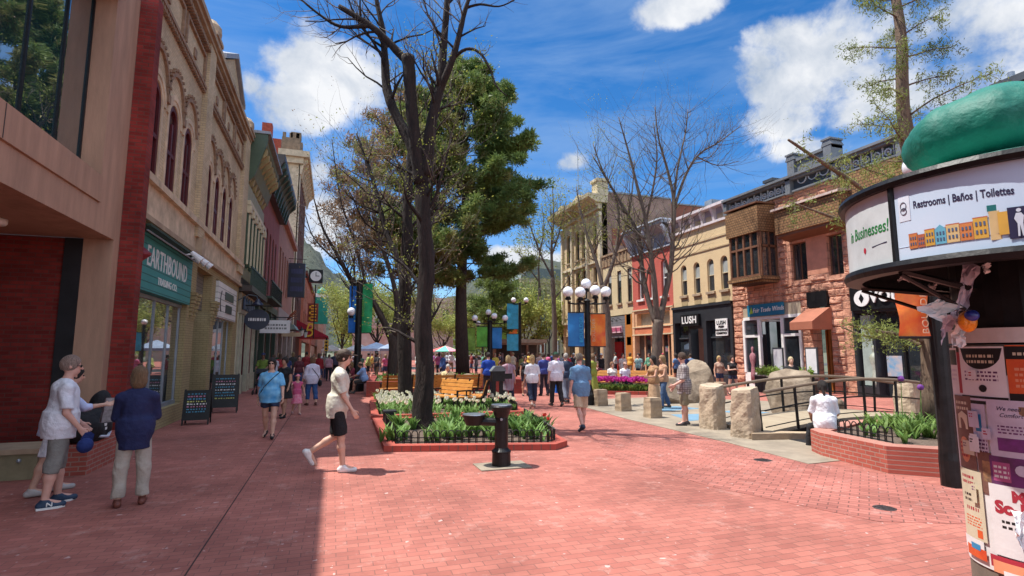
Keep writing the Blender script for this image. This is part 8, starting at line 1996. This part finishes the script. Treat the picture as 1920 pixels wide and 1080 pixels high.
# seated people at the left end of the dark planter
st = 'people seated along the low planters'
p = D(683,735,23.6); p.z = 0
person('man in light blue shirt and dark shorts seated on the left planter end', p, 78, st, H=1.78, fat=1.1, vox=.02, hands=False, top=(.25,.38,.62), sleeve=.9, bottom='shorts', bcol=(.06,.055,.05), blen=.5, sit=.50, legs=((82,78),(88,85)), arms=((45,8,25,5),(40,8,35,5)), hair='bald', hcol=(.06,.04,.03), lean=16, skin='tan')
p = D(664,730,25.0); p.z = 0
person('person in dark red tee seated leaning back beside the light blue shirt', p, 90, st, H=1.68, vox=.022, top=(.22,.03,.05), sleeve=.8, bottom='pants', bcol=(.10,.09,.09), blen=.9, sit=.50, legs=((85,45),(85,50)), arms=((30,10,40,0),(35,10,30,0)), hair='long', hcol=(.35,.22,.10), lean=12)
p = D(648,728,26.0); p.z = 0
person('person in black tee standing talking beside the seated dark red tee', p, -60, st, H=1.75, vox=.022, top=K_, sleeve=.8, bottom='pants', bcol=(.03,.03,.04), arms=((35,8,60,10),(5,8,20,0)), hair='short')
p = (4.05, 21.35, 0)
t, jj, hp_, k_ = person('elderly white haired man in pale yellow shirt looking down at his hands', (4.35,21.0,.0), 172, st, H=1.70, fat=1.1, vox=.018, top=(.66,.56,.30), sleeve=1.9, bottom='pants', bcol=(.25,.2,.15), sit=.46, legs=((85,85),(85,85)), arms=((25,6,85,40),(25,6,85,40)), hair='short', hcol=(.65,.62,.58), skin='pink', lean=8, head=(0,22))
strap(t, [(-.15,.05,1.2),(0,.20,1.0),(.12,.2,.85)], .012, M['blackmatte'])
person('fair haired child in white top seated left of the elderly man', (3.72,21.15,.0), 176, st, H=1.35, vox=.02, top=(.60,.60,.64), sleeve=.9, bottom='pants', bcol=(.2,.2,.25), sit=.46, legs=((85,80),(85,80)), arms=((30,6,60,30),(30,6,60,30)), hair='short', hcol=(.48,.30,.12))
# group walking away in the middle
mg = 'people walking away past the middle beds'
p = G(1090,808); person('man in blue tee and khaki shorts walking away alone nearest the camera in the middle', p, 2, mg, H=1.76, fat=1.12, vox=.0135, hands=True, top=(.13,.25,.40), sleeve=.85, toplen=.12, loose=1.3, bottom='shorts', bcol=(.55,.42,.28), blen=.48, shoe=(.03,.04,.07), hair='short', hcol=(.20,.15,.11), skin='pink', legs=((-10,18),(10,4)), foot=(28,0), arms=((-6,12,12,0),(10,14,14,0)), head=(0,12), lean=3)
p = G(953,763); person('woman in striped maroon and grey long top with dark leggings walking away', p, -6, mg, H=1.70, fat=1.15, female=True, vox=.018, topmat=mat('striped_top', (.30,.08,.11), .8, col2=(.34,.32,.38), scale=5, coord='obj', stretch=(5,1,.4)), sleeve=.4, toplen=.32, loose=1.4, bottom='pants', bcol=(.015,.02,.045), blen=.95, hair='bob', hcol=(.55,.38,.18), legs=((8,6),(-6,6)), arms=((-5,14,14,0),(8,14,14,0)))
p = G(942,752); person('man in royal blue tee left of the striped top woman, walking away', (p.x-.2,p.y+1.2,0), 0, mg, H=1.80, fat=1.2, vox=.022, top=(.01,.06,.38), sleeve=.8, bottom='pants', bcol=(.02,.02,.03), hair='short', hcol=(.03,.02,.015), legs=((6,6),(-8,6)))
p = G(998,765); person('blond woman in white tee and navy cropped trousers walking away', p, -4, mg, H=1.70, fat=1.1, female=True, vox=.016, top=(.74,.73,.76), sleeve=.95, toplen=.06, loose=1.3, bottom='pants', bcol=(.015,.025,.06), blen=.85, hair='long', hcol=(.60,.40,.18), shoe=(.4,.3,.25), legs=((-12,22),(10,4)), foot=(35,0), arms=((6,12,16,0),(-8,12,16,0)))
p = G(1043,762); person('man in white shirt, dark trousers and green cap walking away', p, 0, mg, H=1.80, fat=1.2, vox=.016, top=(.72,.69,.76), sleeve=.9, toplen=.06, loose=1.3, bottom='pants', bcol=(.02,.016,.018), blen=.97, hair='short', hcol=(.12,.09,.07), hat=('cap', (.03,.10,.05)), legs=((10,4),(-9,14)), foot=(0,18), arms=((-6,12,12,0),(8,12,14,0)), skin='pink')
p = G(1062,756); t, jj, hp_, k_ = person('grey haired man in navy top with pale stripe carrying a bright blue bag', (p.x+.05,p.y+.1,0), -8, mg, H=1.78, vox=.02, top=(.03,.05,.10), sleeve=1.2, bottom='pants', bcol=(.18,.20,.26), blen=.95, hair='short', hcol=(.50,.46,.42), legs=((-10,16),(10,4)), arms=((8,10,10,0),(-4,12,10,0)))
q = worldp(t, jj['a-1'][2]); o = MB().box(-.13,.13,-.05,.05,-.46,-.10).path([(-.07,0,-.1),(-.04,0,.0),(.04,0,.0),(.07,0,-.1)], .008, 4).build('shopping_bag', cloth((.01,.13,.55)), local=True); o.location = (q.x,q.y,q.z-.05); props(o, 'bright blue shopping bag carried by the grey haired man in navy', 'bag')
p = G(1020,742); person('man in violet blue shirt with cross strap walking away, half hidden', p, 6, mg, H=1.78, fat=1.1, vox=.022, top=(.04,.06,.26), sleeve=.9, bottom='pants', bcol=(.015,.015,.03), hair='short', hcol=(.05,.03,.02), legs=((6,6),(-8,6)), arms=((10,12,14,0),(-4,12,14,0)))
p = G(985,742); person('woman in black sleeveless top left of the blond woman, far ahead', p, 175, mg, H=1.66, female=True, vox=.022, top=K_, sleeve=0, bottom='shorts', bcol=(.03,.03,.05), blen=.35, hair='long', hcol=(.03,.02,.01), skin='tan')
# play court and right hand side
rg = 'people around the play court and right hand shops'
p = G(1285,798); t, jj, hp_, k_ = person('man in grey checked shirt and khaki shorts standing by the carved pillar facing left', p, 62, rg, H=1.80, fat=1.1, vox=.014, hands=True, eyes=True, topmat=None, top=(.30,.25,.24), sleeve=.95, toplen=.13, loose=1.3, bottom='shorts', bcol=(.24,.20,.13), blen=.5, shoe=(.03,.025,.03), hair='short', hcol=(.09,.05,.03), skin='pink', legs=((4,2),(-3,2)), arms=((12,8,48,12),(10,10,30,0)), head=(-30,12))
def plaid():
    m = mat('checked_shirt', (.42,.38,.37), .85, coord='obj'); nt = m.node_tree; N = nt.nodes; L = nt.links; b = N['Principled BSDF']; g = N.new('ShaderNodeTexCoord'); s_ = N.new('ShaderNodeSeparateXYZ'); L.new(g.outputs['Object'], s_.inputs[0]); prev = b.inputs['Base Color'].links[0].from_socket
    for ax in (0, 1, 2):
        d_ = N.new('ShaderNodeMath'); d_.operation = 'MULTIPLY'; L.new(s_.outputs[ax], d_.inputs[0]); d_.inputs[1].default_value = 1/.055; f_ = N.new('ShaderNodeMath'); f_.operation = 'FRACT'; L.new(d_.outputs[0], f_.inputs[0]); c_ = N.new('ShaderNodeMath'); c_.operation = 'LESS_THAN'; L.new(f_.outputs[0], c_.inputs[0]); c_.inputs[1].default_value = .35
        h_ = N.new('ShaderNodeMath'); h_.operation = 'MULTIPLY'; L.new(c_.outputs[0], h_.inputs[0]); h_.inputs[1].default_value = .6 if ax != 0 else .4
        mx = N.new('ShaderNodeMix'); mx.data_type = 'RGBA'; L.new(h_.outputs[0], mx.inputs[0]); L.new(prev, mx.inputs[6]); mx.inputs[7].default_value = (.10,.075,.08,1); prev = mx.outputs[2]
    L.new(prev, b.inputs['Base Color']); return m
for ch in t.children:
    if ch.name.startswith('top'): ch.data.materials[0] = plaid()
p = D(1228,790,16.6); p.z = 0
person('dark haired woman in long tan dress crossing the play court, facing left', p, 95, rg, H=1.70, female=True, vox=.016, hands=True, top=(.36,.20,.10), sleeve=0, bottom='dress', bcol=(.42,.27,.16), blen=.93, hair='long', hcol=(.02,.012,.01), skin='tan', legs=((10,6),(-8,6)), arms=((25,8,60,5),(25,8,65,5)), shoe=(.1,.05,.03))
p = D(1246,790,17.4); p.z = 0
person('fair haired woman in sleeveless top and blue jeans beside the tan dress', p, 85, rg, H=1.72, female=True, vox=.016, hands=False, top=(.45,.25,.15), sleeve=0, bottom='pants', bcol=(.05,.09,.18), blen=.98, hair='long', hcol=(.40,.24,.11), skin='tan', legs=((14,8),(-12,10)), arms=((20,8,45,5),(-8,8,20,5)))
p = D(1350,722,23.5); p.z = 0
person('girl in beige crop top and denim shorts standing by the black shopfront window', p, 168, rg, H=1.64, female=True, vox=.018, top=(.42,.27,.20), sleeve=0, toplen=-.06, bottom='shorts', bcol=(.02,.04,.10), blen=.22, hair='long', hcol=(.55,.36,.15), skin='tan', arms=((18,14,70,20),(5,18,20,0)), legs=((4,3),(-3,3)))
p = D(1375,727,23.0); p.z = 0
person('girl in black top and dark shorts with folded arms near the rough sandstone pier', p, 160, rg, H=1.66, female=True, vox=.018, top=K_, sleeve=0, bottom='shorts', bcol=(.015,.025,.06), blen=.25, hair='long', hcol=(.04,.02,.012), skin='fair', arms=((20,8,80,40),(20,8,80,40)), legs=((4,3),(-3,3)), splay=(.12,.12))
p = D(1487,748,17.6); p.z = 0
person('short haired blond person in black sweater walking behind the large pale boulder', p, 150, rg, H=1.66, vox=.018, top=K_, sleeve=1.9, bottom='pants', bcol=(.02,.02,.025), hair='short', hcol=(.70,.55,.32), skin='fair', legs=((10,6),(-8,8)))
t, jj, hp_, k_ = person('woman in white shirt seated on the brick planter edge, back turned', (8.78,7.80,0), -38, rg, H=1.66, female=True, fat=1.05, vox=.014, hands=True, top=(.74,.74,.78), sleeve=.95, toplen=.06, loose=1.4, bottom='pants', bcol=(.012,.012,.016), blen=.97, sit=.41, legs=((72,72),(80,70)), splay=(.25,.05), arms=((14,14,45,15),(14,14,45,15)), hair='pony', hcol=(.02,.013,.01), skin='tan', lean=6, shoe=K_)
p = G(1384,800); person('child in dark tee crouching between the two stone pillars reaching left', (9.35,10.3,.0), 100, rg, H=1.15, vox=.018, top=(.03,.035,.05), sleeve=.8, bottom='shorts', bcol=(.25,.2,.12), blen=.45, legs=((95,120),(80,110)), arms=((45,8,10,0),(50,8,10,0)), lean=30, hair='short', hcol=(.1,.06,.03), skin='tan')
for args in (('man in black tee and khaki shorts with a crimson cap on the right walk',1243,33,0,dict(top=K_,bcol=(.42,.27,.16),bottom='shorts',blen=.5,hat=('cap',(.55,.03,.10)),fat=1.15)),
             ('woman with denim blue backpack top and black shorts by the soap shop',1268,30,20,dict(female=True,top=(.10,.22,.42),bottom='shorts',bcol=K_,blen=.3,hair='long',hcol=(.03,.02,.015),skin='tan')),
             ('bald man in navy blazer near the soap shop door',1284,29,150,dict(top=(.01,.03,.12),sleeve=1.9,bcol=(.02,.02,.04),hair='bald',hcol=(.4,.3,.2),fat=1.15)),
             ('person in steel blue shirt turned away by the soap shop door',1297,30,-20,dict(top=(.14,.22,.36),bcol=(.05,.05,.07),lean=10)),
             ('woman in white blouse seated at the left end of the long bench',1148,24.6,170,dict(sit=.46,female=True,top=(.70,.66,.62),hair='long',hcol=(.30,.14,.07),legs=((85,80),(85,80)))),
             ('person in white tee seated in the middle of the long bench',1172,24.2,170,dict(sit=.46,top=(.74,.74,.78),hair='short',hcol=(.3,.2,.12),legs=((85,80),(85,80)),hat=('cap',(.4,.25,.2)))),
             ('person in maroon top seated on the reddish bench',1120,25.2,150,dict(sit=.46,top=(.12,.012,.03),hair='short',hcol=(.2,.12,.08),legs=((85,80),(85,80)))),
             ('man in pale patterned shirt standing behind the magenta tulips',1168,30,178,dict(top=(.50,.50,.48),bcol=(.3,.3,.32),hair='short')),
             ('person in teal and white striped top near the orange wooden door',1198,31,120,dict(top=(.25,.42,.42),bcol=(.05,.05,.08),hair='short',hcol=(.02,.02,.02))),
             ('woman in lime green dress beside the five globe lamp post',1112,22.0,30,dict(female=True,top=(.26,.30,.05),bottom='dress',bcol=(.26,.30,.05),blen=.8,hair='long',hcol=(.2,.12,.06))),
             ('man in sage green tee standing just left of the five globe lamp post',1088,28,-10,dict(top=(.16,.24,.20),bcol=(.3,.25,.18),bottom='shorts',blen=.5,fat=1.2)),
             ('man in white cap and black vest before the grey shopfront',1128,31,160,dict(top=K_,sleeve=0,bcol=(.2,.2,.2),hat=('cap',(.7,.7,.7)),skin='tan')),
             ('man in white tee by the dark forked tree trunk',1146,33,90,dict(top=(.72,.72,.74),bcol=(.1,.12,.2))),
             ('person in red tee in the crowd left of the sage green tee',1064,31,10,dict(top=(.40,.03,.05),bcol=(.03,.03,.05))),
             ('man in dark top and grey cap in the crowd before the cream building',1076,36,170,dict(top=(.03,.03,.04),bcol=(.2,.18,.15),hat=('cap',(.5,.5,.5)))),
             ('person in grey tee among the shoppers right of the white shirt man',1056,34,200,dict(top=(.3,.3,.32),bcol=(.05,.05,.08)))):
    lb, px, ds, rz, kw = args; p = D(px, 700, ds); p.z = 0; person(lb, p, rz, rg, **{**dict(vox=.024, H=1.74, arms=((8,10,25,5),(6,10,18,5)), legs=((6,5),(-5,5))), **kw})
# the crowd down the left walk and at the far crossing
left_crowd = [(512,27,(.55,.52,.60),'lavender grey','pants',0,'man'),(524,29,(.45,.04,.05),'bright red','shorts',10,'person'),(537,30,(.03,.05,.16),'dark blue','pants',175,'man'),(548,32,(.05,.05,.05),'charcoal','pants',0,'woman'),
    (560,26,(.10,.02,.03),'wine','pants',180,'woman'),(573,33,(.30,.03,.04),'brick red','shorts',5,'man'),(597,30,(.28,.012,.02),'crimson','shorts',0,'woman'),(606,36,(.30,.28,.25),'stone grey','pants',185,'man'),(616,34,(.60,.35,.42),'pale pink','pants',0,'woman'),
    (627,38,(.06,.07,.12),'slate','pants',180,'person'),(637,40,(.65,.65,.68),'white','shorts',10,'man'),(520,36,(.04,.10,.06),'bottle green','pants',180,'person'),(588,42,(.5,.4,.2),'mustard','pants',170,'person'),(600,48,(.62,.6,.62),'off white','pants',0,'person')]
for i, (px, ds, c, cn, bt, rz, who) in enumerate(left_crowd):
    p = D(px, 700, ds); p.z = 0; r_ = random.Random(i+50)
    person('distant %s in %s top on the left walk, %s' % (who, cn, 'heading away' if rz < 90 else 'coming this way'), p, rz+r_.uniform(-12,12), 'crowd down the left walk', vox=.03, H=r_.uniform(1.62,1.84), fat=r_.uniform(.9,1.2), female=who == 'woman', top=c, sleeve=r_.choice([.8,.8,1.8]), bottom=bt, blen=.48 if bt == 'shorts' else 1, bcol=r_.choice([(.02,.02,.03),(.03,.05,.12),(.12,.10,.08)]), hair=r_.choice(['short','long','bob']) if who != 'man' else 'short', hcol=r_.choice([(.03,.02,.015),(.12,.07,.04),(.3,.2,.1)]), skin=r_.choice(['fair','tan','brown','pink']), legs=((r_.uniform(5,14),6),(-r_.uniform(5,12),8)))
far_cols = [((.60,.30,.05),'amber'),((.55,.14,.28),'pink'),((.10,.28,.20),'sea green'),((.62,.62,.66),'white'),((.03,.03,.04),'black'),((.30,.05,.06),'dark red'),((.05,.10,.30),'navy blue'),((.35,.38,.12),'khaki green'),((.45,.5,.6),'powder blue'),((.60,.45,.38),'peach'),((.2,.2,.22),'grey'),((.30,.10,.30),'violet'),((.65,.5,.1),'yellow')]
spots = [(645,42),(655,34),(662,46),(676,38),(690,36),(697,44),(706,33),(712,48),(722,38),(743,42),(750,36),(782,40),(818,44),(823,38),(830,30),(812,50),(845,46),(838,52),(866,50),(884,44),(893,38),(905,40),(912,33),(928,36),(938,42),(962,38),(972,46),(980,36),(991,40),(1005,44),(1012,34),(1028,38),(1036,46),(1048,40),(1072,46),(1082,42),(1094,38),(1102,46),(1116,40),(1136,44),(1155,42),(1182,38),(1192,45),(1208,40),(1218,36),(1228,44)]
ref = [(640,'just right of the far canopies'),(690,'between the left lamp post and the leaning tree'),(730,'beside the leaning tree trunk'),(775,'between the dark trunks'),(815,'near the rainbow umbrella'),(860,'left of the pine trunk'),(900,'by the green banner lamp post'),(940,'left of the wooden kiosk'),(980,'in front of the wooden kiosk'),(1010,'right of the wooden kiosk'),(1060,'near the cream corner building'),(1110,'behind the five globe lamp post'),(1160,'before the tan building'),(1215,'before the coral building')]
used = set()
for i, (px, ds) in enumerate(spots):
    r_ = random.Random(i+900); p = D(px, 700, ds); p.z = 0; c, cn = far_cols[(i*5+i//13)%13]; where = min(ref, key=lambda q: abs(q[0]-px))[1]; bt = r_.choice(['pants','pants','shorts']); lb = 'distant pedestrian in %s top %s' % (cn, where); rz = r_.choice([0,180,90,-90])+r_.uniform(-30,30)
    if lb in used: lb = 'farther pedestrian in %s top and %s %s' % (cn, bt, where)
    used.add(lb)
    person(lb, p, rz, 'crowd at the far end of the mall', vox=.036, H=r_.uniform(1.6,1.86), fat=r_.uniform(.9,1.2), top=tuple(v*r_.uniform(.85,1.1) for v in c), sleeve=r_.choice([.8,.8,1.8]), bottom=bt, blen=.48 if bt == 'shorts' else 1, bcol=r_.choice([(.02,.02,.03),(.03,.05,.12),(.2,.16,.1)]), hair=r_.choice(['short','long','bob','short']), hcol=r_.choice([(.03,.02,.015),(.12,.07,.04),(.35,.24,.12)]), skin=r_.choice(['fair','tan','brown','pink']), legs=((r_.uniform(3,14),6),(-r_.uniform(3,12),8)), arms=((r_.uniform(0,40),10,r_.uniform(10,70),5),(r_.uniform(-5,30),10,r_.uniform(10,60),5)))
# things on the ledge at the left
p = Vector((-3.55, 10.15, .44)); t = thing('black_tote_bag', 'bulky black cloth bag with white lettering lying on the brick ledge', 'bag', tuple(p))
def bag(P):
    d = smin(ell(P, (0,0,.20), (.26,.50,.28)), ell(P, (.05,.28,.42), (.16,.22,.34)), .12); return np.maximum(d, -P[...,2])+.012*np.sin(P[...,1]*17+P[...,2]*13)
V, F = nets(bag, (-.34,-.6,-.02), (.34,.6,.85), .02); new_obj('bag_body', V.astype(float), F, cloth(K_), t, smooth=True, local=True, recalc=False)
mb = MB()
for k, (a, b_) in enumerate(((-.12,.36),(-.10,.30),(-.11,.24),(-.09,.18))): mb.box(.235,.25,a,a+.07,b_-.02,b_+.02)
mb.build('bag_lettering', M['white'], t, local=True); MB().path([(.22,-.2,.08),(.26,0,.05),(.22,.2,.10)], .022, 6).build('pale_trim', cloth((.5,.52,.6)), t, local=True)
o = MB(); o._add([(-.07,0,0),(.07,0,0),(.10,.02,-.34),(-.10,.02,-.34),(-.07,.05,0),(.07,.05,0),(.11,.10,-.34),(-.11,.10,-.34)], [(0,1,2,3),(4,7,6,5),(0,3,7,4),(1,5,6,2),(3,2,6,7),(0,4,5,1)])
o = o.build('plastic_bag', mat('frosted_plastic', (.26,.27,.28), .25, var=.3, scale=14, coord='obj'), local=True); o.location = (-2.95,9.15,1.15); o.rotation_euler = (0,0,R(30)); props(o, 'translucent grey plastic bag held between the white tee man and the ledge', 'bag')
